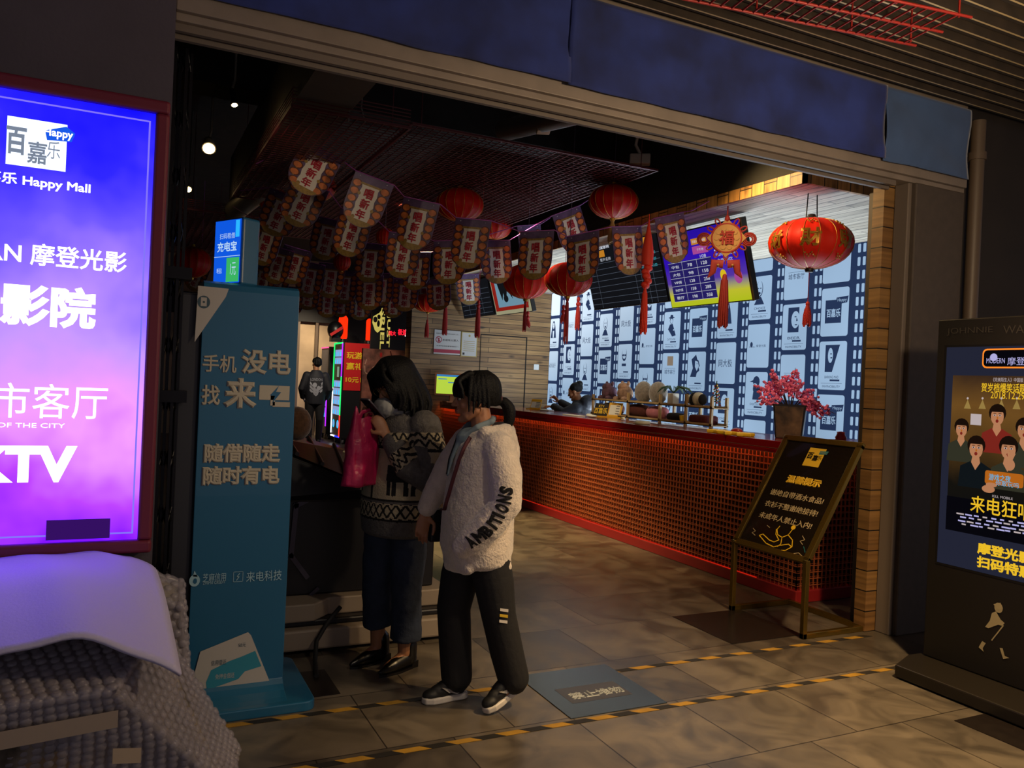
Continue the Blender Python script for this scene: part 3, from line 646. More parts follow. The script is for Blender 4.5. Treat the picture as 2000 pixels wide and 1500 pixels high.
MB().poly([(-.09, 0), (.09, 0), (.108, .25), (-.108, .25)], 0, .008, 0, P @ frame((0, -.079, .005), (1, 0, 0), (0, -.055, 1))).build('picture_panel', M['photo_print'], tv)
br = MB(); fw = MB()
for i, tip in enumerate(((-.26, -.02, .20), (-.20, .05, .26), (-.12, -.05, .30), (-.05, .04, .31), (.06, -.04, .27), (.16, .04, .20), (.24, -.10, .02), (.31, -.13, .05), (-.24, -.08, .10), (.20, -.12, .13), (-.16, .0, .34), (.02, .02, .36))):
    p0 = P @ Vector((tip[0] * .15, tip[1] * .15, .25)); p1 = P @ Vector((tip[0], tip[1], .18 + tip[2])); pm = (p0 + p1) / 2 + Vector((0, 0, .05))
    br.tube([p0, pm, p1 + (p1 - pm) * .25], [.005, .004, .002], 6)
    for k_ in range(15):
        u = .35 + .65 * k_ / 15; c_ = p0 * (1 - u) ** 2 + pm * 2 * u * (1 - u) + p1 * u * u
        for s_ in range(3):
            o_ = Vector((rnd.uniform(-1, 1), rnd.uniform(-1, 1), rnd.uniform(-1, 1))) * .03; fw.ell(c_ + o_, (.013, .015, .010), 6, 0, None, (rnd.random() * 3, rnd.random() * 3, 0))
br.build('branches', M['twig'], tv); o = fw.build('blossoms', M['blossom_pink'], tv)
tag(MB().lathe([(.0, 0), (.04, 0), (.045, .03), (.03, .06), (.032, .075), (.0, .08)], 18, 0, T3(5.06, 4.47, ZT)).build('small_jar', M['bauble_red']), 'small red jar on the bar right of the flower vase', 'jar')

# wall notices, switch
mat('notice_white', '#b8b4b0', 0.6); mat('notice_red', '#9a2038', 0.6); mat('frame_gold', '#a08a4e', 0.4, 0.4)
P = FRONT((4.273, YB, 1.885))
t = thing('wall_notice', 'white notice with red band and red emblem hanging on the wooden wall', 'notice', (4.49, YB - .02, 1.885))
MB().rect(0, -.005, .435, .365, .0, .018, 0, P).build('board', M['notice_white'], t)
b = MB().rect(0, .015, .435, .07, .019, None, 0, P).text('未成年人禁入', .27, .215, .27, .035, .019, 1, P, .01).text('根据国家规定本场所禁止未成年人进入', .22, .31, .38, .02, .019, 1, P).text('举报电话监督管理部门', .22, .12, .36, .018, .019, 1, P)
b.disc(.075, .215, .052, .052, .019, None, 0, P).disc(.075, .215, .04, .04, .0195, None, 2, P).disc(.075, .23, .014, .014, .02, None, 0, P).rect(.06, .18, .09, .215, .02, None, 0, P).line([(.045, .245), (.105, .185)], .01, .0205, 0, P)
b.build('print', [M['notice_red'], M['ink_dark'], M['notice_white']], t)
P = FRONT((4.72, YB, 1.86))
t = thing('framed_certificate', 'thin gold framed certificate hanging right of the white notice', 'certificate', (4.86, YB - .02, 1.86))
MB().rect(0, 0, .275, .39, 0, .018, 0, P).build('frame', M['frame_gold'], t)
b = MB().rect(.015, .015, .26, .375, .019, None, 0, P); b.disc(.137, .33, .018, .018, .0195, None, 1, P)
for i in range(6): b.rect(.04, .09 + i * .03, .23, .098 + i * .03, .0195, None, 1, P)
b.rect(.03, .03, .065, .065, .0195, None, 2, P); b.build('paper_sheet', [M['notice_white'], M['frame_gold'], M['ink_dark']], t)
P = FRONT((6.065, YB, 1.76)); t = MB().rect(-.045, -.045, .045, .045, 0, .012, 0, P, .006).rect(-.02, -.025, .02, .025, .012, .016, 0, P, .004)
tag(t.build('light_switch', M['white_plastic']), 'white square light switch on the wooden wall near the film strip wall', 'switch')

# ---- menu screens hung in a row under the bar ceiling
glow('menu_black', '#15161a', 0.8); glow('menu_line', '#6f7a8c', 0.6); glow('menu_orange', '#d38a28', 0.75); glow('menu_white', '#d8dce8', 0.8); glow('menu_teal', '#3fb0c0', 0.7)
glow('menu_pink', '#b34fa0', 0.8); glow('menu_cell', '#2c2470', 0.7); glow('menu_red', '#a8281e', 0.6); glow('menu_ice', '#7fa9bf', 0.65); glow('menu_cream', '#b9b490', 0.6); glow('menu_gold', '#e0c020', .9)
mat('screen_case', '#121010', 0.4); mat('screen_rim', '#5c4a2a', 0.4, 0.3)
def grad_glow(name, ax, z0, z1, stops, es=1.0, noise_amt=0.0, es_noise=2.0):
    m = bpy.data.materials.new(name); m.use_nodes = True; M[name] = m; nt = m.node_tree; nt.nodes.clear(); L = nt.links.new
    tc = nt.nodes.new('ShaderNodeTexCoord'); s = nt.nodes.new('ShaderNodeSeparateXYZ'); L(tc.outputs['Object'], s.inputs[0])
    r = nt.nodes.new('ShaderNodeMapRange'); r.inputs['From Min'].default_value = z0; r.inputs['From Max'].default_value = z1; L(s.outputs[ax], r.inputs['Value'])
    src = r.outputs[0]
    if noise_amt:
        n = nt.nodes.new('ShaderNodeTexNoise'); n.inputs['Scale'].default_value = es_noise; n.inputs['Detail'].default_value = 3; L(tc.outputs['Object'], n.inputs['Vector'])
        a = nt.nodes.new('ShaderNodeMath'); a.operation = 'MULTIPLY_ADD'; a.inputs[1].default_value = noise_amt; L(n.outputs['Fac'], a.inputs[0])
        b = nt.nodes.new('ShaderNodeMath'); b.operation = 'SUBTRACT'; b.inputs[1].default_value = noise_amt / 2; L(src, b.inputs[0]); L(b.outputs[0], a.inputs[2]); src = a.outputs[0]
    cr = nt.nodes.new('ShaderNodeValToRGB'); el = cr.color_ramp.elements
    while len(el) < len(stops): el.new(0.5)
    for e_, (p, c) in zip(el, stops): e_.position = p; e_.color = lin(c)
    L(src, cr.inputs['Fac']); e = nt.nodes.new('ShaderNodeEmission'); e.inputs[1].default_value = es; L(cr.outputs[0], e.inputs[0])
    o = nt.nodes.new('ShaderNodeOutputMaterial'); L(e.outputs[0], o.inputs[0]); return m
grad_glow('menu_purple', 'Z', 2.27, 2.9, [(0.0, '#b8c81e'), (0.17, '#c9c832'), (0.36, '#5a3aa8'), (0.6, '#3414b8'), (1.0, '#2a12a8')], 0.85)
XM = 4.72
def menu(name, y0, y1, zb, label, h=0.72, tilt=0.28):
    """y0 > y1: left and right edge, tilted down towards the lobby"""
    o_ = Vector((XM, y0, zb)); up = Vector((-math.sin(tilt), 0, math.cos(tilt)))
    P = frame(o_, (0, -1, 0), up); w = y0 - y1
    t = thing(name, label, 'menu screen', tuple(o_), 0, 'menu screens above the bar')
    MB().rect(0, 0, w, h, -.06, .0, 0, P).build('casing', M['screen_case'], t, bevel=.006)
    hang = MB()
    for u in (w * .25, w * .75):
        p = P @ Vector((u, h * .8, -.06)); hang.tube([p, (p.x + .05, p.y, 2.99)], .012, 8)
    hang.build('hanger', M['black_metal'], t)
    return t, P, w, h
t, P, w, h = menu('menu_screen', 7.65, 6.28, 2.34, 'dark menu screen with a white grid and orange heading hung over the bar')
b = MB().rect(.015, .015, w - .015, h - .015, .002, None, 0, P); b.rect(.015, .56, .42, .63, .003, None, 2, P); b.rect(w - .35, .58, w - .1, .66, .003, None, 2, P)
for i in range(8): b.rect(.015, .06 + i * .062, w - .02, .063 + i * .062, .003, None, 1, P)
for x_ in (.2, .9, 1.0, 1.1, 1.2): b.rect(x_, .015, x_ + .003, .52, .003, None, 1, P)
b.text('百嘉乐摩登光影影院', .28, .665, .5, .05, .003, 3, P, .02).text('时间', .09, .53, .1, .035, .003, 3, P).text('影片名称', .42, .53, .2, .035, .003, 3, P)
for i in range(3): b.text('13:00', w - .12, .5 - i * .062, .08, .028, .003, 4, P); b.text('25元', w - .3, .5 - i * .062, .08, .028, .003, 4, P)
b.build('display', [M['menu_black'], M['menu_line'], M['menu_orange'], M['menu_white'], M['menu_teal']], t)
t, P, w, h = menu('menu_screen', 6.24, 5.12, 2.27, 'bright purple and yellow price list screen hung over the bar', 0.70)
MB().rect(w - .02, 0, w, h, 0, .006, 0, P).build('side_rim', M['screen_rim'], t)
b = MB().rect(.012, .012, w - .025, h - .012, .002, None, 0, P)
b.rect(.07, .06, .68, .43, .003, None, 1, P); b.rect(.45, .555, .66, .61, .003, None, 2, P); b.rect(.45, .47, .66, .54, .003, None, 3, P)
for i in range(6): b.rect(.07, .06 + i * .0725, .68, .063 + i * .0725, .004, None, 4, P)
for x_ in (.27, .48): b.rect(x_, .06, x_ + .003, .43, .004, None, 4, P)
for i, (a_, p1, p2) in enumerate((('歌厅', '198', '358'), ('PARTY房', '158', '288'), ('VIP房', '128', '258'), ('大包', '98', '158'), ('中包', '78', '128'))):
    z_ = .096 + i * .0725; b.text(a_, .17, z_, .11, .03, .004, 4, P, .01); b.text(p1, .38, z_, .07, .028, .004, 4, P, .01); b.text(p2, .58, z_, .08, .03, .004, 4, P, .01)
b.text('108', .58, .445, .08, .028, .004, 4, P); b.text('百嘉乐+欢唱套餐', .555, .583, .18, .025, .004, 4, P); b.text('下午场', .555, .505, .09, .025, .004, 4, P)
b.text('JOLLYYOU', .90, .50, .33, .07, .004, 4, P, .03).text('欢唱夜场优惠', .87, .57, .24, .03, .004, 4, P).text('欢聚时光生日派对', .87, .43, .25, .03, .004, 4, P).text('全场畅饮', .85, .38, .2, .03, .004, 4, P)
b.disc(.835, .505, .028, .035, .0045, None, 5, P); b.disc(.98, .22, .05, .06, .003, None, 3, P); b.disc(.80, .25, .04, .05, .003, None, 5, P)
b.build('display', [M['menu_purple'], M['menu_cell'], M['menu_orange'], M['menu_pink'], M['menu_white'], M['menu_gold']], t)
t, P, w, h = menu('menu_screen', 11.45, 10.3, 2.44, 'far dark menu screen with thin grid, left of the red bordered one', 0.55)
b = MB().rect(.015, .015, w - .015, h - .015, .002, None, 0, P)
for i in range(6): b.rect(.05, .05 + i * .07, w - .05, .053 + i * .07, .003, None, 1, P)
for x_ in (.3, .55, .8): b.rect(x_, .03, x_ + .004, .5, .003, None, 1, P)
b.build('display', [M['menu_black'], M['menu_line']], t)
t, P, w, h = menu('menu_screen', 10.25, 9.15, 2.42, 'far menu screen with a red border around a pale blue picture', 0.58)
b = MB().rect(.01, .01, w - .01, h - .01, .002, None, 2, P).rect(.03, .06, w - .07, h - .03, .003, None, 0, P).rect(.14, .11, w - .17, h - .05, .004, None, 1, P)
b.poly([(.2, .5), (.3, .2), (.36, .3), (.4, .16), (.5, .34), (.62, .2), (.6, .5)], .005, None, 3, P); b.disc(.42, .22, .07, .05, .0055, None, 3, P)
b.disc(w - .12, .2, .05, .07, .005, None, 2, P); b.disc(w - .12, .2, .03, .045, .006, None, 0, P)
b.build('display', [M['menu_red'], M['menu_ice'], M['menu_cream'], M['menu_black']], t)
# ================================================================== hanging decorations
mat('flag_sheet', '#5a4668', 0.5, noise_amt=0.5, noise_scale=9)
mat('flag_white', '#ddd3c6', 0.6); mat('flag_gold', '#9a7a3a', 0.5, noise_amt=0.3, noise_scale=60); mat('flag_red', '#a8182c', 0.6)
mat('flag_orange', '#c9703a', 0.5, noise_amt=0.35, noise_scale=14); mat('flag_rust', '#5e2c1c', 0.5); mat('flag_clip', '#c8c8d0', 0.3, 0.5)
FW, FH = 0.345, 0.40
def flag_meshes():
    b = MB(); n = 16; hw = FW / 2
    pts = [(-hw, 0), (hw, 0), (hw, -FH * .60)] + [(hw * math.cos(a * PI / n), -FH * .60 - FH * .40 * math.sin(a * PI / n)) for a in range(1, n)] + [(-hw, -FH * .60)]
    P = frame((0, 0, 0), (1, 0, 0), (0, 0, 1))
    b.poly(pts, -.0015, .0015, 0, P)
    for s_ in (-1, 1):
        for i in range(5):
            y_ = -FH * (.20 + .155 * i); x_ = s_ * (hw * .72 if i < 4 else hw * .58)
            b.disc(x_, y_, .045, .031, .0022, None, 5, P, 16); b.disc(x_, y_, .034, .024, .0026, None, 3, P, 14); b.rect(x_ - .008, y_ - .03, x_ + .008, y_ - .024, .0026, None, 2, P)
    m = 12
    b.poly([(hw * .62 * math.cos(a * PI / m + PI), -FH * .86 + FH * .13 * math.sin(a * PI / m + PI)) for a in range(m + 1)], .0028, None, 2, P)
    b.rect(-.092, -.078, .092, -.062, .0028, None, 2, P)
    sc = [(-.078, -.078), (.078, -.078)]; k = 6
    for i in range(k + 1): sc.append((.072 + (.008 if i % 2 else 0), -.10 - .245 * i / k))
    for i in range(k + 1): sc.append((-.072 - (.008 if i % 2 else 0), -.345 + .245 * i / k))
    b.poly(sc, .0032, None, 1, P)
    for s_ in (-1, 1):
        b.disc(s_ * .078, -.20 - .05 * s_, .014, .014, .0036, None, 2, P, 12)
        b.ell((s_ * .12, -.003, -.022), (.006, .003, .004), 8, 4)
    b.disc(-.06, -.335, .016, .016, .0036, None, 2, P, 12)
    t = MB()
    for i, ch in enumerate('唱新年'): t.text(ch, .004 - .004 * i, -.135 - .083 * i, .082, .076, .0050, 0, P, .035)
    return b, t
fb, ft = flag_meshes()
froot = thing('bunting_flag', 'x', 'flag', (0, 0, 0), 0, 'new year bunting flags')
fo = fb.build('flag_cloth', [M['flag_sheet'], M['flag_white'], M['flag_gold'], M['flag_orange'], M['flag_clip'], M['flag_rust']], froot, world=False)
fo2 = ft.build('lettering', M['flag_red'], fo, world=False)
# rows: (cx, cy, h px, w px, tilt deg) measured from the photograph; distance follows from the flag's size
ROWS = {
 'front': [(610, 335, 96, 83, 26), (714, 395, 101, 79, 22.7), (812, 440, 99, 72, 16), (917, 477, 98, 70, 10.6), (1045, 499, 96, 66, 5), (1138, 503, 96, 62, -1), (1228, 490, 95, 58, -7.5), (1315, 467, 94, 57, -15)],
 'second': [(545, 420, 86, 70, 23), (590, 400, 90, 74, 24), (686, 458, 89, 66, 18), (786, 500, 88, 66, 10), (877, 513, 87, 64, 3), (970, 512, 85, 60, -6), (1118, 452, 84, 58, -22)],
 'third': [(517, 480, 80, 55, 20), (637, 468, 82, 60, 15), (722, 514, 77, 58, 8), (811, 530, 75, 54, 5), (1037, 478, 76, 46, -10)],
 'fourth': [(541, 520, 72, 50, 16), (573, 520, 72, 56, 17), (604, 548, 69, 50, 12), (645, 549, 68, 52, 8), (673, 562, 65, 46, 6), (721, 573, 68, 52, 3), (745, 566, 64, 44, 4), (791, 577, 64, 50, 4), (857, 576, 61, 46, -3), (915, 566, 60, 46, -6)],
 'fifth': [(513, 550, 64, 46, 14), (540, 560, 60, 44, 12), (573, 588, 54, 40, 8), (602, 578, 56, 42, 8), (640, 594, 54, 42, 3), (666, 594, 52, 38, 4), (703, 600, 52, 42, 3), (768, 595, 53, 40, 3), (828, 578, 56, 40, 0)],
 'sixth': [(383, 542, 54, 38, 25)]}
ORD = ['leftmost', 'second', 'third', 'fourth', 'fifth', 'sixth', 'seventh', 'eighth', 'ninth', 'tenth']
ROWNAME = {'front': 'nearest bunting string', 'second': 'second nearest bunting string', 'third': 'middle bunting string', 'fourth': 'long bunting string behind the middle one', 'fifth': 'farthest low bunting string'}
mat('string_purple', '#8a3a8c', 0.5); mat('string_grey', '#55485a', 0.5)
first = True
for rn, fl_ in ROWS.items():
    tops = []
    for i, (cx, cy, hp, wp, tl) in enumerate(fl_):
        d = FH * FPX / hp; a = math.radians(tl)
        ctr = at(cx, cy, d)
        # facing the lobby entrance, turned on the string, hanging with the string's slope
        yawf = math.acos(max(0.35, min(1, wp / hp * FH / FW)))
        fwd = Vector((ctr.x, ctr.y, 0)).normalized(); right = Vector((fwd.y, -fwd.x, 0))
        xd = right * math.cos(yawf) - fwd * math.sin(yawf) * (1 if tl > -6 else -1)
        back = xd.cross(Vector((0, 0, 1)))
        a2 = a - ROLL
        Rm = frame((0, 0, 0), xd, Vector((0, 0, 1)))       # local x right, y up, z to viewer
        Rm = Rm @ Matrix.Rotation(-a2, 4, 'Z') @ Matrix.Rotation(-PI / 2, 4, 'X')   # flag meshes use x right, -y to viewer, z up
        top = ctr + (Rm.to_3x3() @ Vector((0, 0, FH / 2)))
        Mx = Matrix.Translation(top) @ Rm.to_3x3().to_4x4()
        if rn == 'sixth': lb = 'lone bunting flag at the far left, seen between the black gate and the blue kiosk'
        else: lb = '%s 唱新年 bunting flag%s on the %s' % (ORD[i], '' if i == 0 else ' from the left', ROWNAME[rn])
        if rn == 'fourth' and i == 9: lb = 'brightly lit orange bunting flag glowing in a spotlight before the far menu screens'
        if first: froot.matrix_world = Mx; froot['label'] = lb; first = False
        else: dup(froot, Mx, lb)
        e = Rm.to_3x3() @ Vector((FW / 2, 0, 0)); tops.append((top - e, top + e))
    if rn == 'sixth':
        e = (tops[0][0] + tops[0][1]) / 2; tag(MB().tube([tops[0][0], (e.x, e.y, e.z + .25), tops[0][1]], .004, 5).tube([(e.x, e.y, e.z + .25), (e.x, e.y, 4.2)], .003, 5).build('bunting_string', M['string_purple']), 'thin cord holding the lone flag at the far left', 'string', 'bunting strings')
    if len(tops) > 1:
        pts = [q for p in tops for q in p]
        if rn == 'front': pts = [at(500, 320, 6.55)] + pts + [at(1350, 412, 6.5), onX(1385, 393, 4.23)]
        elif rn == 'second': pts = [at(470, 372, 7.4)] + pts + [at(1150, 390, 7.3)]
        elif rn == 'third': pts = [at(450, 400, 8.4)] + pts + [at(1075, 425, 8.2)]
        elif rn == 'fourth': pts = [at(470, 470, 9.2)] + pts + [at(950, 520, 10.3)]
        else: pts = [at(480, 520, 10.0)] + pts + [at(880, 540, 11)]
        tag(MB().tube(pts, 0.0045, 5).build('bunting_string', M['string_purple']), 'thin purple cord carrying the flags of the %s' % ROWNAME[rn].replace(' bunting string', ' bunting row').replace(' bunting row behind', ' bunting row behind'), 'string', 'bunting strings')

# ---- red lanterns
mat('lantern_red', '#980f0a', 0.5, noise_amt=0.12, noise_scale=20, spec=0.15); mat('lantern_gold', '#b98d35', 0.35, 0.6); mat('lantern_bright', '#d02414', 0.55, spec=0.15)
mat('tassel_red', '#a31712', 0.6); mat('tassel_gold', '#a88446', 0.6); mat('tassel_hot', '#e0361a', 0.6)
_nt = M['lantern_bright'].node_tree
def tassel(mb, top, L_, r, mi, n=12):
    top = Vector(top)
    mb.cap(top, top - Vector((0, 0, r * 1.6)), r * .5, r * .8, 10, mi)
    for i in range(n):
        a = 2 * PI * i / n; o_ = Vector((math.cos(a), math.sin(a), 0))
        mb.tube([top + o_ * r * .55 - Vector((0, 0, r)), top + o_ * r * .9 - Vector((0, 0, L_ * .5)), top + o_ * r * (0.95 + .1 * (i % 2)) - Vector((0, 0, L_ - .01 * (i % 3)))], [r * .3, r * .3, r * .24], 5, mi)
def lantern(px, py, wpx, hpx, d, label, tail=None, char=None, gold_tail=False, m='lantern_red', hang_to=None, cap_px=True):
    c = at(px, py, d); R = wpx * d / FPX / 2; H = hpx * d / FPX / 2
    t = thing('red_lantern', label, 'lantern', tuple(c), 0, 'red palace lanterns')
    nr = 16; b = MB(); N = nr * 4; rings = []
    for k_ in range(15):
        ph = -PI / 2 + PI * k_ / 14; ph *= .93
        rings.append((math.sin(ph) * H / math.sin(PI / 2 * .93), R * math.cos(ph)))
    vs = []; 
    for z, r in rings:
        for j in range(N):
            th = 2 * PI * j / N; rr_ = r * (1 - .025 * (1 + math.cos(th * nr)))
            vs.append((rr_ * math.cos(th), rr_ * math.sin(th), z))
    fs = [(i * N + j, i * N + (j + 1) % N, (i + 1) * N + (j + 1) % N, (i + 1) * N + j) for i in range(14) for j in range(N)]
    b.add(vs, fs, 0, None, True); b.build('shade', M[m], t, world=False)
    rb = MB()
    for j in range(nr):
        th = 2 * PI * (j + .5) / nr; rb.tube([(r * 1.004 * math.cos(th), r * 1.004 * math.sin(th), z) for z, r in rings], R * .007, 5)
    rb.build('ribs', M['lantern_gold'], t, world=False)
    rc = rings[0][1]
    for cp in (MB().lathe([(rc * .95, H), (rc * 1.0, H + H * .06), (rc * .8, H + H * .16)], 20), MB().lathe([(rc * .8, -H - H * .14), (rc * 1.0, -H - H * .05), (rc * .95, -H)], 20)):
        cp.build('end_cap', M['lantern_gold'] if d > 6 else M['black_card'], t, world=False)
    if tail:
        tb = MB(); tb.tube([(0, 0, -H), (0, 0, -H - tail[0])], .003, 5); tb.ell((0, 0, -H - tail[0]), (.016, .016, .02), 10)
        tassel(tb, (0, 0, -H - tail[0] - .01), tail[1], tail[2], 0)
        tb.build('tassel', M['tassel_gold'] if gold_tail else M['tassel_red'], t, world=False)
    top = hang_to if hang_to else 4.0
    if top > c.z + H:
        st = MB()
        if char: 
            for s_ in (-1, 1): st.tube([(s_ * .055, 0, H), (s_ * .045, 0, top - c.z)], .0045, 6)
        else: st.tube([(0, 0, H), (0, 0, top - c.z)], .003, 5)
        st.build('cord', M['black_metal'] if char else M['string_grey'], t, world=False)
    if char:
        gv, gf = glyphs(char, .03)
        fw_ = math.atan2(-c.y, -c.x)
        for da, sz in ((0, .15), (.95, .15), (-.95, .15), (1.9, .15), (-1.9, .15)):
            P_ = []; g = MB()
            for v in gv:
                th = fw_ + da + (v[0] - .5) * sz / R / .98; z = (v[1] - .36) * sz * .9
                q_ = R * math.sqrt(max(0.05, 1 - (z / H) ** 2 * .93)) * 1.006
                P_.append((q_ * math.cos(th), q_ * math.sin(th), z))
            g.add(P_, gf); g.build('gold_character', M['lantern_gold'], t, world=False)
        g = MB()
        # gold floral dots above and below the character
        for da in (0, .95, -.95):
            for zz in (-.115, .13):
                for i in range(7):
                    th = fw_ + da + (i - 3) * .045; z = zz + .012 * math.cos(i * 1.6); q_ = R * math.sqrt(max(0.05, 1 - (z / H) ** 2 * .93)) * 1.0
                    g.ell((q_ * math.cos(th), q_ * math.sin(th), z), (.008, .008, .006), 6)
        g.build('gold_ornament', M['lantern_gold'], t, world=False)
    return t
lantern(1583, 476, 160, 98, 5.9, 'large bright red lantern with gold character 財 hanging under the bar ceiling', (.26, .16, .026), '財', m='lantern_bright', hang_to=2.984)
lantern(1198, 394, 97, 66, 7.2, 'dull red lantern with pale gold tassel hanging before the black bulkhead', (.02, .20, .03), None, True)
lantern(898, 400, 94, 64, 7.6, 'dark red lantern hanging below the red wire ceiling above the middle of the aisle')
lantern(966, 440, 72, 54, 9.4, 'dark red lantern half hidden right behind the larger one in the aisle')
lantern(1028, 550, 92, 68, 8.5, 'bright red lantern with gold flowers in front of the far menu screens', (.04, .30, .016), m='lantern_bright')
lantern(1110, 546, 94, 66, 7.4, 'dark red lantern against the upper left of the film strip wall', (.03, .40, .018))
lantern(533, 390, 54, 58, 8.2, 'red lantern partly hidden at the left end of the bunting')
lantern(615, 362, 82, 62, 7.5, 'red lantern showing on both sides of the leftmost front flag')
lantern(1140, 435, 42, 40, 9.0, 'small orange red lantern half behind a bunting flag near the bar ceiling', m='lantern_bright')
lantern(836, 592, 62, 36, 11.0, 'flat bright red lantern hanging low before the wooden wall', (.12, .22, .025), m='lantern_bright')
lantern(668, 512, 34, 34, 9.0, 'small red lantern peeping out between flags in the middle left')
lantern(752, 463, 36, 36, 8.6, 'small dark red lantern behind the second string, left of the third front flag')
lantern(376, 512, 70, 60, 10.5, 'dim red lantern far left beyond the black gate')

# ---- chinese knot and hanging tassels
mat('knot_red', '#7d1512', 0.7); mat('knot_gold', '#8f6a35', 0.6)
c = at(1419, 465, 6.4); R = 38 * 6.4 / FPX
t = thing('chinese_knot', 'red chinese knot with gold disc, carp and long tassel hanging before the purple screen', 'knot ornament', (c.x, c.y, c.z))
Fk = frame(c, Vector((c.y, -c.x, 0)), (0, 0, 1))
b = MB()
b.tube([Fk @ Vector((0, R, 0)), (Fk @ Vector((0, R, 0))).lerp(Vector((c.x, c.y, 2.984)), 1)], .006, 6)
def ring(mb, cx, cy, rx, ry, tr, mi=0, n=18, ang=0.0):
    pts = []
    for i in range(n + 1):
        a = 2 * PI * i / n; x_, y_ = rx * math.cos(a), ry * math.sin(a); pts.append(Fk @ Vector((cx + x_ * math.cos(ang) - y_ * math.sin(ang), cy + x_ * math.sin(ang) + y_ * math.cos(ang), 0)))
    mb.tube(pts, tr, 6, mi, caps=False)
for i in range(12):
    a = PI * 2 * i / 12
    if i in (0, 6): continue
    ring(b, math.cos(a) * R * .93, math.sin(a) * R * .93, R * .2, R * .1, .006, 0, 14, a)
for s_ in (-1, 1):
    for q_ in (.34, .26, .17): ring(b, s_ * R * 1.12, -.01, R * q_, R * q_ * .95, .0065)
ring(b, 0, 0, R * .74, R * .74, .013, 0, 24)
b.ell(Fk @ Vector((0, R * 1.0, 0)), (.02, .02, .03), 10)
b.build('cord_loops', M['knot_red'], t)
g = MB().disc(0, 0, R * .70, R * .70, -.012, .012, 0, Fk, 28)
for s_ in (1, -1): g.poly([(-R * .28, s_ * R * .72), (R * .28, s_ * R * .72), (0, s_ * R * 1.0)], -.01, .01, 0, Fk); g.poly([(s_ * R * .72, -R * .28), (s_ * R * .72, R * .28), (s_ * R * .98, 0)], -.01, .01, 0, Fk)
for i in range(10): g.disc(R * .5 * math.cos(i * PI / 5), R * .5 * math.sin(i * PI / 5), R * .13, R * .13, .012, .016, 0, Fk, 10)
g.build('gold_disc', M['knot_gold'], t)
MB().text('福', 0, 0, R * .75, R * .75, .018, 0, Fk, .03).build('character', M['knot_red'], t)
f_ = MB()
for s_ in (-1, 1):
    f_.tube([Fk @ Vector((s_ * R * .1, -R * 1.35, 0)), Fk @ Vector((s_ * R * .55, -R * 1.3, 0)), Fk @ Vector((s_ * R * .62, -R * 1.75, 0)), Fk @ Vector((s_ * R * .85, -R * 2.05, 0))], [R * .22, R * .26, R * .16, R * .03], 10, 0, None, True, True, .35, (0, 0, 1))
    f_.ell(Fk @ Vector((s_ * R * .36, -R * 1.4, .01)), (.012, .012, .012), 8, 1)
f_.tube([Fk @ Vector((0, -R * 1.0, 0)), Fk @ Vector((0, -R * 1.35, 0))], .006, 6)
f_.build('carp', [M['knot_red'], M['knot_gold']], t)
b = MB(); tassel(b, Fk @ Vector((0, -R * 1.95, 0)), .42, .034, 0, 12); b.build('tassel', M['knot_red'], t)
def hang_tassel(px, y0, y1, d, label, r=.03, m='tassel_red', knot=True, string_top=None):
    a = at(px, y0, d); z = at(px, y1, d); t = thing('hanging_tassel', label, 'tassel', tuple(a), 0, 'hanging red tassels')
    b = MB()
    if knot: b.ell(a, (.02, .02, .03), 10); b.ell(a - Vector((0, 0, .05)), (.026, .026, .028), 10)
    b.tube([a, (a.x, a.y, (2.985 if a.x > 4.26 else 4.2))], .003, 5); b.build('cord', M[m], t)
    b = MB(); tassel(b, a - Vector((0, 0, .06)), (a - z).length - .06, r, 0); b.build('fringe', M[m], t); return t
c = at(1266, 470, 6.46); t = thing('spiral_ornament', 'bright orange red fabric twist ornament with long tassel, hanging before the dark menu', 'ornament', tuple(c))
b = MB(); b.lathe([(.045, -.20), (.05, -.10), (.035, 0.0), (.016, .09), (.004, .17)], 14, 0, T3(*c)); b.tube([c + Vector((0, 0, .16)), c + Vector((0, 0, .215))], .003, 5)
for i in range(5): b.ell(c + Vector((.012 * math.cos(i * 2), .012 * math.sin(i * 2), -.22 - .035 * i)), (.04 - .003 * (i % 2), .03, .03), 10, 0, None, (.4 * i, .3, 0))
b.build('twist', M['tassel_hot'], t)
b = MB(); tassel(b, c + Vector((-.01, 0, -.40)), .36, .026, 0); b.build('tassel', M['tassel_hot'], t)
hang_tassel(871, 588, 655, 10.5, 'long red tassel in front of the white notice', .028)
hang_tassel(935, 590, 660, 10.2, 'long red tassel right of the gold framed certificate', .028)
hang_tassel(1130, 585, 645, 8.4, 'thin red tassel hanging before the far left of the film strip wall', .022)
hang_tassel(1101, 600, 632, 8.8, 'short red tassel knot at the far edge of the film strip wall', .026)
hang_tassel(1031, 612, 640, 9.5, 'short red tassel just under the red bordered menu screen', .03)

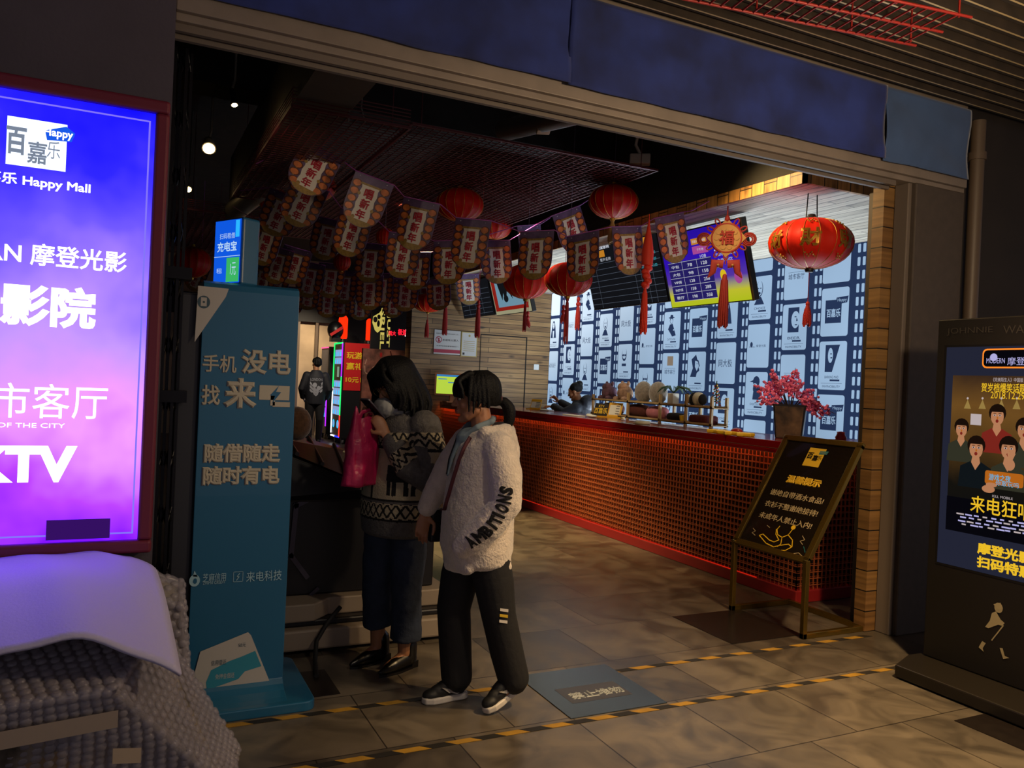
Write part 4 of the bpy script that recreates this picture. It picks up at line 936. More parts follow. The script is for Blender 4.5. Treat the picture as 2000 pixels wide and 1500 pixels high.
# ---- red wire ceiling panels
mat('ceiling_wire', '#541418', 0.5, 0.2)
def wire_panel(x0, x1, y0, y1, z, label, step=.07, drop=None):
    b = MB(); t_ = .003
    x = x0
    while x <= x1 + 1e-6: b.box((x - t_, y0, z - t_), (x + t_, y1, z + t_)); x += step
    y = y0
    while y <= y1 + 1e-6: b.box((x0, y - t_, z + t_), (x1, y + t_, z + 3 * t_)); y += step
    for xx in (x0, x1): b.box((xx - .008, y0, z - .008), (xx + .008, y1, z + .008))
    for yy in (y0, y1): b.box((x0, yy - .008, z - .008), (x1, yy + .008, z + .008))
    if drop:
        for i in range(6): b.box((x0 - t_, y0, z + drop * i / 5 - t_), (x0 + t_, y1, z + drop * i / 5 + t_)); b.box((x0, y0 - t_, z + drop * i / 5 - t_), (x1, y0 + t_, z + drop * i / 5 + t_))
        y = y0
        while y <= y1: b.box((x0 - t_, y - t_, z), (x0 + t_, y + t_, z + drop)); y += step * 4
    for xx in (x0 + .1, x1 - .1):
        for yy in (y0 + .1, y1 - .1): b.tube([(xx, yy, z), (xx, yy, 4.2)], .004, 5)
    return tag(b.build('wire_ceiling_panel', M['ceiling_wire']), label, 'ceiling grid', 'red wire ceiling grids')
wire_panel(.92, 1.72, 5.3, 8.4, 3.22, 'red wire ceiling grid nearest the black gate, where the front bunting cord is tied', .062, .12)
wire_panel(1.80, 3.95, 5.5, 11.0, 3.32, 'large dark red wire ceiling grid over the aisle', .06)
wire_panel(.5, 1.3, 9.0, 12.5, 3.15, 'far red wire ceiling grid seen left of the blue kiosk screen', .08, .1)

# ---- spotlights, ducts, cameras
glow('bulb', '#ffd590', 22.0); mat('fixture_grey', '#8f8a80', 0.4, 0.5)
def spot(px, py, d, aim, label, r=.055, ceil=4.2, dark=False, L_=.13):
    p = at(px, py, d); t = thing('ceiling_spotlight', label, 'spotlight', tuple(p), 0, 'lit lobby spotlights')
    a = (Vector(aim) - p).normalized(); q = p - a * L_
    MB().tube([q, q + a * .03, p], [r * .6, r * .8, r], 16).build('housing', M['black_metal'] if dark else M['fixture_grey'], t)
    MB().tube([p, p + a * .004], [r * .82, r * .82], 16).build('bulb', M['bulb'], t)
    MB().tube([q, q + Vector((.02, .02, .08)), (q.x + .02, q.y + .02, ceil)], .01, 8).build('arm', M['fixture_grey'], t)
spot(458, 205, 5.9, (1.2, 5.2, 0), 'lit spotlight high left, nearest under the beam', .026, dark=True)
spot(408, 290, 6.4, (.5, 5.0, 1.5), 'large lit spotlight on a pale arm at the upper left', .055)
spot(368, 370, 8.3, (.7, 6.0, 1.0), 'small lit spotlight behind the black gate', .035)
spot(1388, 287, 5.75, (4.5, 3.9, 1.2), 'bright spotlight just behind the header shining on the black bulkhead', .05, dark=True)
spot(968, 405, 10.5, (3.4, 8.0, 1.0), 'pale spotlight above the half hidden lantern', .05)
spot(1028, 411, 12.5, (4.0, 10.0, 1.0), 'tiny lit spotlight far down the aisle', .05)
mat('camera_shell', '#a39b8a', 0.45)
c = at(1250, 312, 7.0); t = thing('security_camera', 'pale security camera on a bracket beside the black bulkhead', 'camera', tuple(c))
MB().box((-.09, -.05, -.045), (.09, .05, .045), 0, T3(*c) @ RZ(-.6)).build('body', M['camera_shell'], t, bevel=.012)
MB().tube([c + Vector((.0, 0, .05)), c + Vector((-.05, 0, .12)), c + Vector((-.03, 0, .24)), c + Vector((.06, 0, .28))], [.014] * 4, 8).box((.0, -.05, .27), (.13, .05, .31), 0, T3(*c)).tube([c + Vector((.06, 0, .3)), (c.x + .06, c.y, 4.2)], .008, 6).build('bracket', M['camera_shell'], t)
mat('duct_steel', '#6a6560', 0.45, 0.6); mat('box_wood', '#8a6a45', 0.6)
a = at(985, 255, 6.6); e = at(1180, 205, 5.2)
tag(MB().tube([a, e + (e - a) * .5], .085, 18).build('ceiling_duct', M['duct_steel']), 'dim steel duct running across under the lobby ceiling', 'duct')
a = at(455, 415, 8.6); e = at(560, 330, 7.6)
tag(MB().tube([a, e], .11, 18).build('ceiling_duct', M['fixture_grey']), 'short silver duct shining behind the red lantern at the left end of the bunting', 'duct')
c = at(1062, 240, 6.0); t = thing('hanging_box', 'small tan box hanging under the steel duct', 'box', tuple(c))
MB().box((-.05, -.05, -.075), (.05, .05, .075), 0, T3(*c) @ RZ(-.4)).build('body', M['box_wood'], t, bevel=.006)
MB().tube([c + Vector((0, 0, .07)), (c.x, c.y, 4.2)], .004, 5).build('cord', M['black_metal'], t)
for i, (px, lb) in enumerate(((690, 'loose grey cable hanging from the ceiling left of the wire grid'), (715, 'curled loose cable hanging right of the other loose cable'))):
    p = at(px, 150, 5.4); pts = [p + Vector((.03 * math.sin(k_ * 1.3 + i), .02 * math.cos(k_ * 1.1), .5 - .09 * k_)) for k_ in range(10)]
    tag(MB().tube(pts, .005, 5).build('loose_cable', M['fixture_grey']), lb, 'cable', 'loose ceiling cables')
# ================================================================== entrance: light box, gate, kiosk, stands
grad_glow('box_light', 'Z', 0.8, 2.5, [(0.0, '#5008e0'), (0.12, '#7426f0'), (0.28, '#9860f7'), (0.46, '#7a5cf6'), (0.68, '#4434f2'), (0.86, '#1a14ea'), (1.0, '#0604e6')], 3.0, 0.5, 2.6)
glow('box_white', '#ffffff', 2.2); glow('box_pink', '#ecd2ff', 1.05); glow('box_line', '#8c7cff', 0.9); glow('box_logo', '#dfeaff', 1.8); glow('box_cyan', '#1a5ae8', 1.0); glow('box_grey', '#8894a8', 0.8)
glow('box_patch', '#4a1a86', 0.5)
mat('frame_maroon', '#6b2032', 0.45, 0.1)
t = thing('light_box_sign', 'large glowing blue and purple light box sign on the left wall', 'sign', (-.5, 3.40, .8))
x0, x1, z0, z1 = -1.30, 0.127, 0.785, 2.51
f = MB(); w_ = .05
f.box((x0, 3.33, z0), (x1, 3.42, z0 + w_)).box((x0, 3.33, z1 - w_), (x1, 3.42, z1)).box((x0, 3.33, z0 + w_), (x0 + w_, 3.42, z1 - w_)).box((x1 - w_, 3.33, z0 + w_), (x1, 3.42, z1 - w_))
f.build('frame', M['frame_maroon'], t, bevel=.012, seg=3)
MB().box((x0 + w_, 3.36, z0 + w_), (x1 - w_, 3.40, z1 - w_)).build('lit_panel', M['box_light'], t)
P = FRONT((0, 3.36, 0))
def lx(px, py): q = onY(px, py, 3.36); return q.x, q.z
l = MB()
c_ = [lx(-560, 170), lx(293, 238), lx(258, 1040), lx(-560, 1050)]
l.line([(x0 + .09, c_[1][1]), (c_[1][0], c_[1][1]), (c_[2][0], c_[2][1]), (x0 + .09, c_[2][1]), (x0 + .09, c_[1][1])], .006, .003, 0, P)
l.build('border_line', M['box_line'], t)
def ptext(mb, s_, pxl, pyl, pxr, pyr, hpx, bold=0.0, mi=0, z=.004):
    a = lx(pxl, pyl); b = lx(pxr, pyr); h = abs(lx((pxl + pxr) / 2, (pyl + pyr) / 2 - hpx / 2)[1] - lx((pxl + pxr) / 2, (pyl + pyr) / 2 + hpx / 2)[1])
    mb.text(s_, (a[0] + b[0]) / 2, (a[1] + b[1]) / 2, abs(b[0] - a[0]), h, z, mi, P, bold)
lg = MB(); a = lx(15, 226); b = lx(128, 336)
lg.rect(a[0], b[1], b[0], a[1], .003, None, 0, P)
lg.poly([lx(88, 255), lx(130, 248), lx(147, 262), lx(140, 278), lx(92, 274)], .004, None, 1, P)
ptext(lg, '百', 12, 272, 52, 278, 54, .03, 2, .0045); ptext(lg, '嘉', 53, 298, 92, 300, 44, .02, 2, .0045); ptext(lg, '乐', 92, 292, 118, 296, 34, .0, 2, .0045); ptext(lg, 'Happy', 86, 260, 143, 266, 20, .02, 3, .005)
lg.build('emblem', [M['box_logo'], M['box_cyan'], M['box_grey'], M['box_white']], t)
tx_ = MB()
ptext(tx_, '百嘉乐 Happy Mall', -60, 345, 177, 365, 26, .02)
ptext(tx_, 'MODERN 摩登光影', -175, 480, 248, 508, 44, .015)
ptext(tx_, '电影院', -92, 590, 188, 600, 84, .04)
ptext(tx_, '城市客厅', -100, 780, 210, 785, 68, .0)
ptext(tx_, 'LIVING ROOM OF THE CITY', -170, 829, 127, 830, 9, .0)
ptext(tx_, 'KTV', -58, 908, 150, 905, 72, .05)
tx_.build('lettering', M['box_white'], t)
b = lx(91, 1016); c_ = lx(214, 1050)
MB().rect(b[0], c_[1], c_[0], b[1], .002, .008, 0, P).build('cover_plate', M['box_patch'], t)

# folding lattice gate at the left edge of the opening
mat('gate_metal', '#1a191c', 0.35, 0.7)
t = thing('folding_gate', 'black folded metal lattice gate at the left side of the opening', 'gate', (.2, 3.7, 0))
for i in range(4):
    x = .150 + i * .022; y = 3.66 + (i % 2) * .04
    MB().box((x - .006, y - .012, 0), (x + .006, y + .012, 2.84)).build('bar', M['gate_metal'], t)
g = MB()
z = .1
while z < 2.75:
    for i in range(3):
        x = .150 + i * .022; g.tube([(x, 3.66 + (i % 2) * .04, z), (x + .022, 3.66 + ((i + 1) % 2) * .04, z + .1)], .005, 5).tube([(x, 3.66 + (i % 2) * .04, z + .1), (x + .022, 3.66 + ((i + 1) % 2) * .04, z)], .005, 5)
    z += .24
g.build('lattice', M['gate_metal'], t)
g = MB()
for z in (.4, 1.35, 1.87): MB().box((.135, 3.635, z), (.25, 3.73, z + .05)).build('bracket', M['gate_metal'], t)

# power bank kiosk
mat('kiosk_blue', '#1a587e', 0.35, coat=0.3); mat('kiosk_side', '#22242e', 0.5); mat('kiosk_print', '#a8a294', 0.6); mat('kiosk_dim', '#8fb4c8', 0.6); mat('sticker_white', '#a9a6a4', 0.5); mat('sticker_blue', '#2a7f9a', 0.5); mat('sticker_dark', '#2d4a5c', 0.6); mat('sticker_orange', '#b5652f', 0.5)
glow('kiosk_screen', '#0f58e0', 1.0); glow('kiosk_green', '#3fc06a', 0.85); glow('kiosk_text', '#bfe0ff', 0.9); glow('kiosk_glare', '#28a8ff', 1.2)
t = thing('power_bank_kiosk', 'tall blue power bank rental kiosk with white lettering beside the black gate', 'kiosk', (.5, 3.85, 0))
kx0, kx1, ky, kb, kt = .285, .716, 3.72, .045, 1.885
b = MB()
prof = [(ky, .10), (ky, kt - .04), (ky + .012, kt - .012), (ky + .04, kt), (ky + .24, kt), (ky + .24, .045), (ky - .14, .045), (ky - .10, .05), (ky - .05, .062), (ky - .02, .08)]
n_ = len(prof)
b.add([(kx0 + .02, y, z) for y, z in prof] + [(kx1, y, z) for y, z in prof], [tuple(reversed(range(n_))), tuple(range(n_, 2 * n_))] + [(i, (i + 1) % n_, n_ + (i + 1) % n_, n_ + i) for i in range(n_)])
b.build('body', M['kiosk_blue'], t, bevel=.006)
MB().box((kx0 - .07, ky + .02, .045), (kx0 + .022, ky + .30, kt - .06)).build('side_panel', M['kiosk_side'], t, bevel=.01)
MB().rect(.30, 3.545, .835, 4.15, 0, .045, 0, None, .05, 6).build('base_plate', M['kiosk_blue'], t, bevel=.006)
sb = MB(); A = [onY(437, 448, 3.86), onY(437, 556, 3.86)]
S0 = Vector((.405, 3.92, 1.875))
# top screen box, turned: lit face looks left, blue side faces the viewer
xa = (.37, 4.02); xb = (.47, 3.83); xc = (.555, 3.88); xd = (.455, 4.07)
b = MB(); zb, zt_ = 1.888, 2.20
b.poly([xa, xb, xc, xd], zb, zt_); b.build('display_box', M['kiosk_blue'], t, bevel=.012, seg=3)
Ps = frame((xa[0] - .0035, xa[1] - .002, zb + .01), (xb[0] - xa[0], xb[1] - xa[1], 0), (0, 0, 1)); sw = math.hypot(xb[0] - xa[0], xb[1] - xa[1]); sh_ = zt_ - zb - .02
b = MB().rect(.008, 0, sw - .006, sh_, .001, None, 0, Ps).rect(sw * .5, .005, sw - .01, sh_ * .40, .002, None, 1, Ps).rect(.008, sh_ * .42, sw - .006, sh_ * .43, .002, None, 2, Ps)
b.text('扫码租借', sw * .5, sh_ * .75, sw * .55, sh_ * .09, .003, 2, Ps).text('充电宝', sw * .5, sh_ * .58, sw * .7, sh_ * .16, .003, 2, Ps, .02).text('1元', sw * .75, sh_ * .22, sw * .2, sh_ * .2, .003, 2, Ps).text('租', sw * .25, sh_ * .2, sw * .2, sh_ * .08, .003, 2, Ps)
b.rect(sw * .78, sh_ * .72, sw * .92, sh_ - .004, .0015, None, 3, Ps)
b.build('screen', [M['kiosk_screen'], M['kiosk_green'], M['kiosk_text'], M['kiosk_glare']], t)
MB().box((.42, 3.90, 1.87), (.50, 3.98, 1.90)).build('screen_neck', M['kiosk_side'], t)
P = FRONT((0, ky, 0))
def kx(px, py): q = onY(px, py, ky); return q.x, q.z
def kt_(mb, s_, pxl, pyl, pxr, pyr, hpx, bold=0.0, mi=0, z=.003):
    a = kx(pxl, pyl); b_ = kx(pxr, pyr); h = hpx * .0026
    mb.text(s_, (a[0] + b_[0]) / 2, (a[1] + b_[1]) / 2, abs(b_[0] - a[0]), h, z, mi, P, bold)
kt_.__doc__ = 'lettering measured on the front panel'
b = MB()
kt_(b, '手机', 395, 711, 462, 710, 30, .02); kt_(b, '没电', 470, 708, 568, 707, 43, .04); kt_(b, '找', 393, 772, 430, 771, 34, .03); kt_(b, '来', 436, 768, 502, 768, 52, .05)
a = kx(507, 752); c_ = kx(564, 795); b.rect(a[0], c_[1] + .03, c_[0], a[1], .003, None, 0, P); b.rect(a[0] + .06, c_[1], c_[0] + .004, c_[1] + .022, .003, None, 0, P); b.rect(a[0] + .05, c_[1] + .005, a[0] + .07, c_[1] + .05, .003, None, 0, P)
b.poly([kx(545, 753), kx(527, 772), kx(537, 773), kx(531, 788), kx(549, 766), kx(539, 765)], .004, None, 1, P)
kt_(b, '随借随走', 397, 887, 548, 884, 34, .06); kt_(b, '随时有电', 394, 931, 546, 927, 34, .06)
b.build('lettering', [M['kiosk_print'], M['kiosk_blue']], t)
b = MB(); kt_(b, '芝麻信用', 396, 1128, 441, 1127, 15); kt_(b, 'ZHIMA CREDIT', 396, 1138, 440, 1137, 5); kt_(b, '来电科技', 481, 1125, 550, 1124, 18)
c_ = kx(380, 1132); b.disc(c_[0], c_[1] - .004, .022, .026, .003, None, 0, P); b.poly([(c_[0] - .008, c_[1] + .015), (c_[0] + .012, c_[1] + .012), (c_[0] - .002, c_[1] + .04)], .003, None, 0, P); b.disc(c_[0] + .002, c_[1] - .006, .008, .012, .004, None, 1, P)
c_ = kx(465, 1126); b.line([(c_[0] - .02, c_[1] - .022), (c_[0] + .02, c_[1] - .022), (c_[0] + .02, c_[1] + .022), (c_[0] - .02, c_[1] + .022), (c_[0] - .02, c_[1] - .022)], .002, .003, 0, P); b.line([(c_[0] + .006, c_[1] + .014), (c_[0] - .006, c_[1]), (c_[0] + .005, c_[1]), (c_[0] - .006, c_[1] - .015)], .003, .003, 0, P)
b.build('small_logos', [M['kiosk_dim'], M['kiosk_blue']], t)
# printed phone pictures on the panel
b = MB(); b.poly([kx(387, 558), kx(447, 564), kx(441, 580), kx(380, 668), ], .002, None, 0, P); c_ = kx(398, 590); b.disc(c_[0], c_[1], .026, .028, .003, None, 1, P); b.rect(c_[0] - .012, c_[1] - .018, c_[0] + .012, c_[1] + .02, .0035, None, 0, P); b.disc(c_[0], c_[1], .005, .005, .004, None, 1, P)
b.build('corner_phone_print', [M['sticker_white'], M['sticker_dark']], t)
b = MB(); ph = [kx(391, 1272), kx(484, 1234), kx(490, 1240), kx(535, 1352), kx(368, 1372), kx(366, 1365)]
b.poly(ph, .004, .006, 0, P); b.poly([kx(412, 1308), kx(448, 1290), kx(470, 1282), kx(498, 1270), kx(510, 1300), kx(478, 1310), kx(465, 1325), kx(404, 1347), kx(402, 1332)], .007, None, 1, P)
kt_(b, '信用借还', 412, 1300, 442, 1286, 9, 0, 2, .0072); kt_(b, '免押金借还', 420, 1326, 458, 1312, 9, 0, 0, .0075); kt_(b, '50元', 465, 1262, 480, 1256, 7, 0, 2, .0072); kt_(b, '去借充电宝', 440, 1349, 462, 1343, 7, 0, 2, .0072)
c_ = kx(489, 1350); b.disc(c_[0], c_[1], .02, .013, .0072, None, 3, P); b.poly([kx(368, 1372), kx(535, 1352), kx(536, 1359), kx(369, 1379)], .004, .006, 2, P)
b.build('phone_print', [M['sticker_white'], M['sticker_blue'], M['sticker_dark'], M['sticker_orange']], t)
q = onY(529, 1381, 3.58); MB().box((q.x - .012, 3.57, .006), (q.x + .012, 3.60, .04)).build('socket', M['black_card'], t)

# black arcade machine behind the kiosk
mat('arcade_black', '#0c0b12', 0.4); mat('arcade_trim', '#4b4654', 0.35, 0.5); mat('plinth_beige', '#8f8172', 0.55); mat('arcade_deck', '#1d1315', 0.3, noise_amt=0.6, noise_scale=9)
t = thing('arcade_machine', 'large black arcade cabinet with hexagon trim on a beige plinth behind the kiosk', 'arcade machine', (1.2, 4.9, 0))
MB().box((.60, 4.27, .02), (1.80, 5.6, .13)).build('plinth', M['plinth_beige'], t, bevel=.012)
MB().poly([(.98, 4.30), (1.08, 4.40), (1.80, 4.40), (1.80, 5.6), (.70, 5.6), (.70, 4.30)], .165, .26, 0).build('plinth', M['plinth_beige'], t, bevel=.008)
b = MB(); b.box((.60, 4.33, .13), (1.78, 5.55, .165)); b.box((.55, 4.48, .26), (1.72, 5.5, .80))
b.add([(.55, 4.36, .80), (1.55, 4.36, .80), (1.72, 5.5, .80), (.55, 5.5, .80), (.55, 4.42, 1.16), (1.30, 4.42, .86), (1.50, 5.5, .95), (.55, 5.5, 1.20)], [(0, 3, 2, 1), (4, 5, 6, 7), (0, 1, 5, 4), (1, 2, 6, 5), (2, 3, 7, 6), (3, 0, 4, 7)])
b.build('cabinet', M['arcade_black'], t, bevel=.01)
b = MB(); b.add([(.56, 4.43, 1.175), (1.28, 4.43, .878), (1.48, 5.4, .965), (.56, 5.4, 1.212)], [(0, 1, 2, 3)])
for i in range(5): b.tube([(.60 + i * .14, 4.44, 1.165 - i * .056), (.62 + i * .17, 5.35, 1.205 - i * .045)], .012, 8)
b.build('deck', M['arcade_deck'], t)
P = FRONT((0, 4.475, 0)); b = MB()
hx = [onY(678, 938, 4.475), onY(665, 945, 4.475), onY(578, 987, 4.475), onY(568, 1085, 4.475), onY(598, 1125, 4.475)]
b.line([(p.x, p.z) for p in hx], .026, .002, 0, P, .012); hx = [onY(608, 1160, 4.475), onY(619, 1150, 4.475)]; b.line([(p.x, p.z) for p in hx], .02, .002, 0, P, .01)
b.build('hexagon_trim', M['arcade_trim'], t)
cb_ = MB().tube([onY(665, 1185, 4.25), onY(640, 1215, 4.22), Vector(onY(618, 1252, 4.2)), onZ(615, 1290, .02), onZ(618, 1320, .012)], .012, 8)
tag(cb_.build('power_cable', M['black_paint']), 'black power cable hanging over the beige plinth beside the kiosk', 'cable')
c = onY(590, 840, 4.75); mat('fur_brown', '#6b4a30', 0.95, noise_amt=0.35, noise_scale=40, bump=0.5, sheen=0.6)
b = MB().ell((c.x - .03, 4.75, 1.20), (.085, .08, .10), 18); tag(b.build('furry_cushion', M['fur_brown']), 'brown furry rounded cushion on top of the black arcade cabinet by the kiosk', 'cushion')
q = onY(664, 890, 5.2); b = MB().cap(q, q + Vector((.06, .0, .02)), .02, .03, 10); tag(b.build('paper_cup', M['cream_plastic']), 'pale cup lying on the arcade cabinet by the pink bag', 'cup')

# ---- far lobby: vending machines, board, sign, lamps
glow('led_violet', '#a020f0', 2.0); glow('led_green', '#20e060', 2.0); glow('led_redline', '#ff2a18', 2.0); glow('led_blue', '#2030ff', 2.0); glow('led_pink', '#ff5a90', 1.5); glow('led_white', '#ffffff', 1.8); glow('led_cyan', '#20c0ff', 1.3)
glow('shelf_glow', '#9fb6ee', 0.75); glow('shelf_glow2', '#8a5cf0', 0.9); glow('lamp_red', '#ff2808', 1.6); glow('phone_lit', '#9db59a', .6)
mat('vend_red', '#b5181a', 0.4); mat('vend_black', '#0d0c0e', 0.4); mat('vend_grey', '#4a484c', 0.5); mat('yellow_paint', '#d8b41c', 0.5)
def vending(x, y0, y1, h, label, leds, main=True):
    """front face looks towards -X, runs from y0 (far) to y1 (near)"""
    t = thing('vending_machine', label, 'vending machine', (x + .5, y1, 0), 0, 'lit vending machines')
    MB().box((x, y1, .12), (x + 1.35, y0, h)).build('body', M['vend_black'], t, bevel=.01)
    P = SIDE((x, 0, 0)); b = MB(); X = lambda y: -y
    w0, w1 = X(y0), X(y1); w = w1 - w0
    b.rect(w0 + .04, .25, w1 - .04, h - .04, .003, None, 0, P)
    zz = [(.62, .80), (.84, 1.02), (1.05, 1.2), (1.22, 1.36), (1.72, 1.86), (1.88, 2.03)] if main else [(.5, .72), (.75, .97), (1.0, 1.2), (1.23, 1.42)]
    for (a_, c_) in zz: b.rect(w0 + .09, a_, w1 - .09, c_, .006, None, 1, P)
    for (a_, c_) in zz:
        for i in range(5): b.rect(w0 + .11 + i * (w - .22) / 5, a_ + .01, w0 + .11 + (i + .6) * (w - .22) / 5, a_ + .1, .009, None, 1 if i % 2 else 3, P)
    if main:
        b.rect(w0 + .3, 1.42, w1 - .1, 1.68, .02, None, 0, P); b.rect(w0 + .42, 1.44, w0 + .6, 1.66, .03, None, 2, P)
        for k_ in (0, 1): b.disc(w0 + .2 + k_ * .36, .42, .09, .09, .006, None, 3, P); b.disc(w0 + .2 + k_ * .36, .42, .06, .06, .007, None, 1, P)
    b.build('front', [M['vend_grey'], M['shelf_glow'] if main else M['shelf_glow2'], M['phone_lit'], M['led_cyan']], t)
    l = MB(); s_ = .03
    for (u0, v0, u1, v1, mi) in leds: l.rect(w0 + u0 * w - (s_ / 2 if u0 == u1 else 0), v0 - (s_ / 2 if v0 == v1 else 0), w0 + u1 * w + (s_ / 2 if u0 == u1 else 0), v1 + (s_ / 2 if v0 == v1 else 0), .004, .02, mi, P)
    l.build('led_edge', [M['led_violet'], M['led_green'], M['led_redline'], M['led_blue'], M['led_white'], M['led_pink']], t)
    for (a_, c_) in ((x + .08, y0 - .08), (x + .08, y1 + .08), (x + 1.25, y1 + .08)): MB().tube([(a_ - .02, c_, .06), (a_ + .02, c_, .06)], .06, 14).box((a_ - .03, c_ - .03, .06), (a_ + .03, c_ + .03, .13)).build('caster', M['vend_grey'], t)
    return t
vh = 2.19
t = vending(4.22, 17.67, 16.92, vh, 'tall vending machine with rainbow light edges and red side panel at the lobby end',
        [(0.98, 1.45, .98, vh - .02, 0), (.98, .62, .98, 1.45, 1), (.98, .16, .98, .62, 2), (.02, 1.2, .02, vh - .02, 1), (.02, .2, .02, 1.2, 4), (.02, vh - .02, .98, vh - .02, 1), (.02, .15, .5, .15, 4), (.5, .15, .98, .15, 3)])
P = FRONT((0, 16.915, 0))
MB().rect(4.25, 1.16, 5.56, vh - .01, 0, .012, 0, P).build('side_banner', M['vend_red'], t)
b = MB()
def vx(px, py): q = onY(px, py, 16.9); return q.x, q.z
for s_, px0, px1, py, hp in (('玩游戏', 677, 724, 695, 14), ('赢礼品', 676, 724, 716, 14), ('10元1次', 675, 722, 742, 12)):
    a_ = vx(px0, py); c_ = vx(px1, py); b.text(s_, (a_[0] + c_[0]) / 2, (a_[1] + c_[1]) / 2, c_[0] - a_[0], hp * .0112, .016, 0, P, .03)
b.build('lettering', M['yellow_paint'], t)
vending(4.22, 18.95, 18.2, 2.12, 'second vending machine glowing violet and blue, partly hidden behind the red sided one',
        [(.04, 2.1, .96, 2.1, 5), (.02, .3, .02, 1.5, 3), (.98, .3, .98, 1.5, 0)], False)
# brown leaf poster board
mat('poster_brown', '#8a5648', 0.5, noise_amt=0.75, noise_scale=7); mat('poster_crack', '#c9a08a', 0.6)
t = thing('poster_board', 'brown and red leaf patterned display board behind the girl with the pink bag', 'display board', (3.8, 12.5, 0))
MB().box((3.43, 12.46, 0), (4.24, 12.54, 1.93)).build('panel', M['poster_brown'], t)
P = FRONT((3.43, 12.46, 0)); b = MB(); x = .06; z = 1.75; pts = []
while z > .1: pts.append((x, z)); x += rnd.uniform(-.06, .07); x = max(.02, min(.2, x)); z -= rnd.uniform(.04, .12)
b.line(pts, .014, .002, 0, P); b.line([(.45, 1.9), (.50, 1.7), (.54, 1.78)], .02, .002, 1, P); b.line([(.76, 1.85), (.68, 1.65)], .02, .002, 1, P)
for i in range(40): b.disc(rnd.uniform(.1, .75), rnd.uniform(.2, 1.85), rnd.uniform(.015, .05), rnd.uniform(.02, .06), .0015, None, 2 if i % 3 else 0, P, 7)
b.build('leaf_print', [M['poster_crack'], M['pillow_brown'], M['vend_red']], t)
# black sign wall with yellow mask shape and letters
glow('mask_yellow', '#d9c765', 0.8); glow('sign_red', '#ff2036', 1.3)
t = thing('mask_sign', 'black hanging sign with yellow mask shape, JUST lettering and red lit text', 'sign', (5.1, 15.9, 2.1))
P = FRONT((0, 15.9, 0))
def sx(px, py): q = onY(px, py, 15.9); return q.x, q.z
a = sx(727, 590); c_ = sx(806, 681)
MB().rect(a[0], c_[1] - .05, c_[0] + .35, a[1] + .9, -.05, 0, 0, P).build('board', M['vend_black'], t)
b = MB()
for u in (.05, .9): b.tube([(a[0] + u, 15.95, a[1] + .85), (a[0] + u, 15.95, 4.2)], .012, 6, 1)
pts = [sx(746, 604), sx(741, 611), sx(729, 618), sx(727, 630), sx(732, 645), sx(737, 650), sx(743, 645), sx(746, 632), sx(746, 615)]
b.poly(pts, .004, None, 0, P)
for (px, py, r1, r2) in ((733, 624, .045, .06), (740, 619, .035, .05), (739, 632, .03, .07)): q = sx(px, py); b.disc(q[0], q[1], r1, r2, .006, None, 1, P)
q = sx(747, 642); b.text('SRIEL', q[0], q[1], .85, .085, .005, 0, P, .02, rot=-PI / 2); q = sx(756, 645); b.text('JUST', q[0] + .02, q[1], .70, .085, .005, 0, P, .02, rot=-PI / 2)
q = sx(766, 651); b.text('网大', q[0], q[1], .16, .1, .005, 2, P, .03); q = sx(786, 649); b.text('极速', q[0], q[1], .2, .13, .005, 2, P, .03); q = sx(799, 651); b.rect(q[0] - .09, q[1] - .07, q[0] + .09, q[1] + .07, .005, None, 3, P); b.text('网咖', q[0], q[1], .15, .08, .007, 1, P)
b.build('sign_face', [M['mask_yellow'], M['vend_black'], M['sign_red'], M['led_white']], t)
# red lamps and black helmet ornament on top of the machines
for (px, y0, y1, lb) in ((669, 615, 664, 'red glowing column lamp on top of the red sided vending machine'), (720, 622, 668, 'slimmer red glowing column lamp beside the black mask sign')):
    a = onY(px, y0, 17.3); c = onY(px, y1, 17.3); t = thing('column_lamp', lb, 'lamp', (c.x, 17.3, vh), 0, 'red column lamps')
    r = .10 if px < 700 else .07
    MB().chain([(c.x, 17.3, vh + .04 + r), (c.x, 17.3, a.z - r)], [r, r], 16).build('glowing_tube', M['lamp_red'], t); MB().tube([(c.x, 17.3, vh), (c.x, 17.3, vh + .08)], r * 1.2, 16).build('base', M['vend_black'], t)
c = onY(655, 647, 17.1); t = thing('helmet_ornament', 'glossy black and red helmet ornament in front of the left red lamp', 'ornament', (c.x, 17.1, vh))
b = MB().ell((c.x, 17.1, vh + .25), (.17, .2, .2), 20); b.box((c.x - .1, 17.0, vh), (c.x + .1, 17.2, vh + .12)); b.build('shell', M['vend_black'], t)
b = MB().rect(-.16, -.03, .16, .03, .0, .02, 0, frame((c.x - .02, 16.9, vh + .22), (1, 0, .7), (-.6, 0, 1))); b.build('visor', M['vend_red'], t)

# ---- hazard tapes and lettered hatch on the floor
mat('tape_yellow', '#94701f', 0.6, noise_amt=0.2, noise_scale=12); mat('tape_black', '#191612', 0.6)
def tape(x0, x1, y, label, w=.036, pitch=.115):
    b = MB(); x = x0; i = 0
    while x < x1:
        e = min(x + pitch * (1 + rnd.uniform(-.06, .06)), x1 + .02); b.poly([(x + .02, y - w / 2), (e + .02, y - w / 2), (e - .02, y + w / 2), (x - .02, y + w / 2)], .001, .0022, i % 2); x = e; i += 1
    tag(b.build('hazard_tape', [M['tape_yellow'], M['tape_black']]), label, 'floor tape', 'hazard tapes on the floor')
tape(.42, 4.27, 3.51, 'yellow and black hazard tape on the floor right under the header')
tape(.35, 3.98, 3.035, 'yellow and black hazard tape nearer the camera, ending at the dark advert stand')
mat('hatch_glass', '#2a3034', 0.22, 0.0, spec=0.35); mat('hatch_text', '#8a9094', 0.5); mat('hatch_matt', '#3a3632', 0.35)
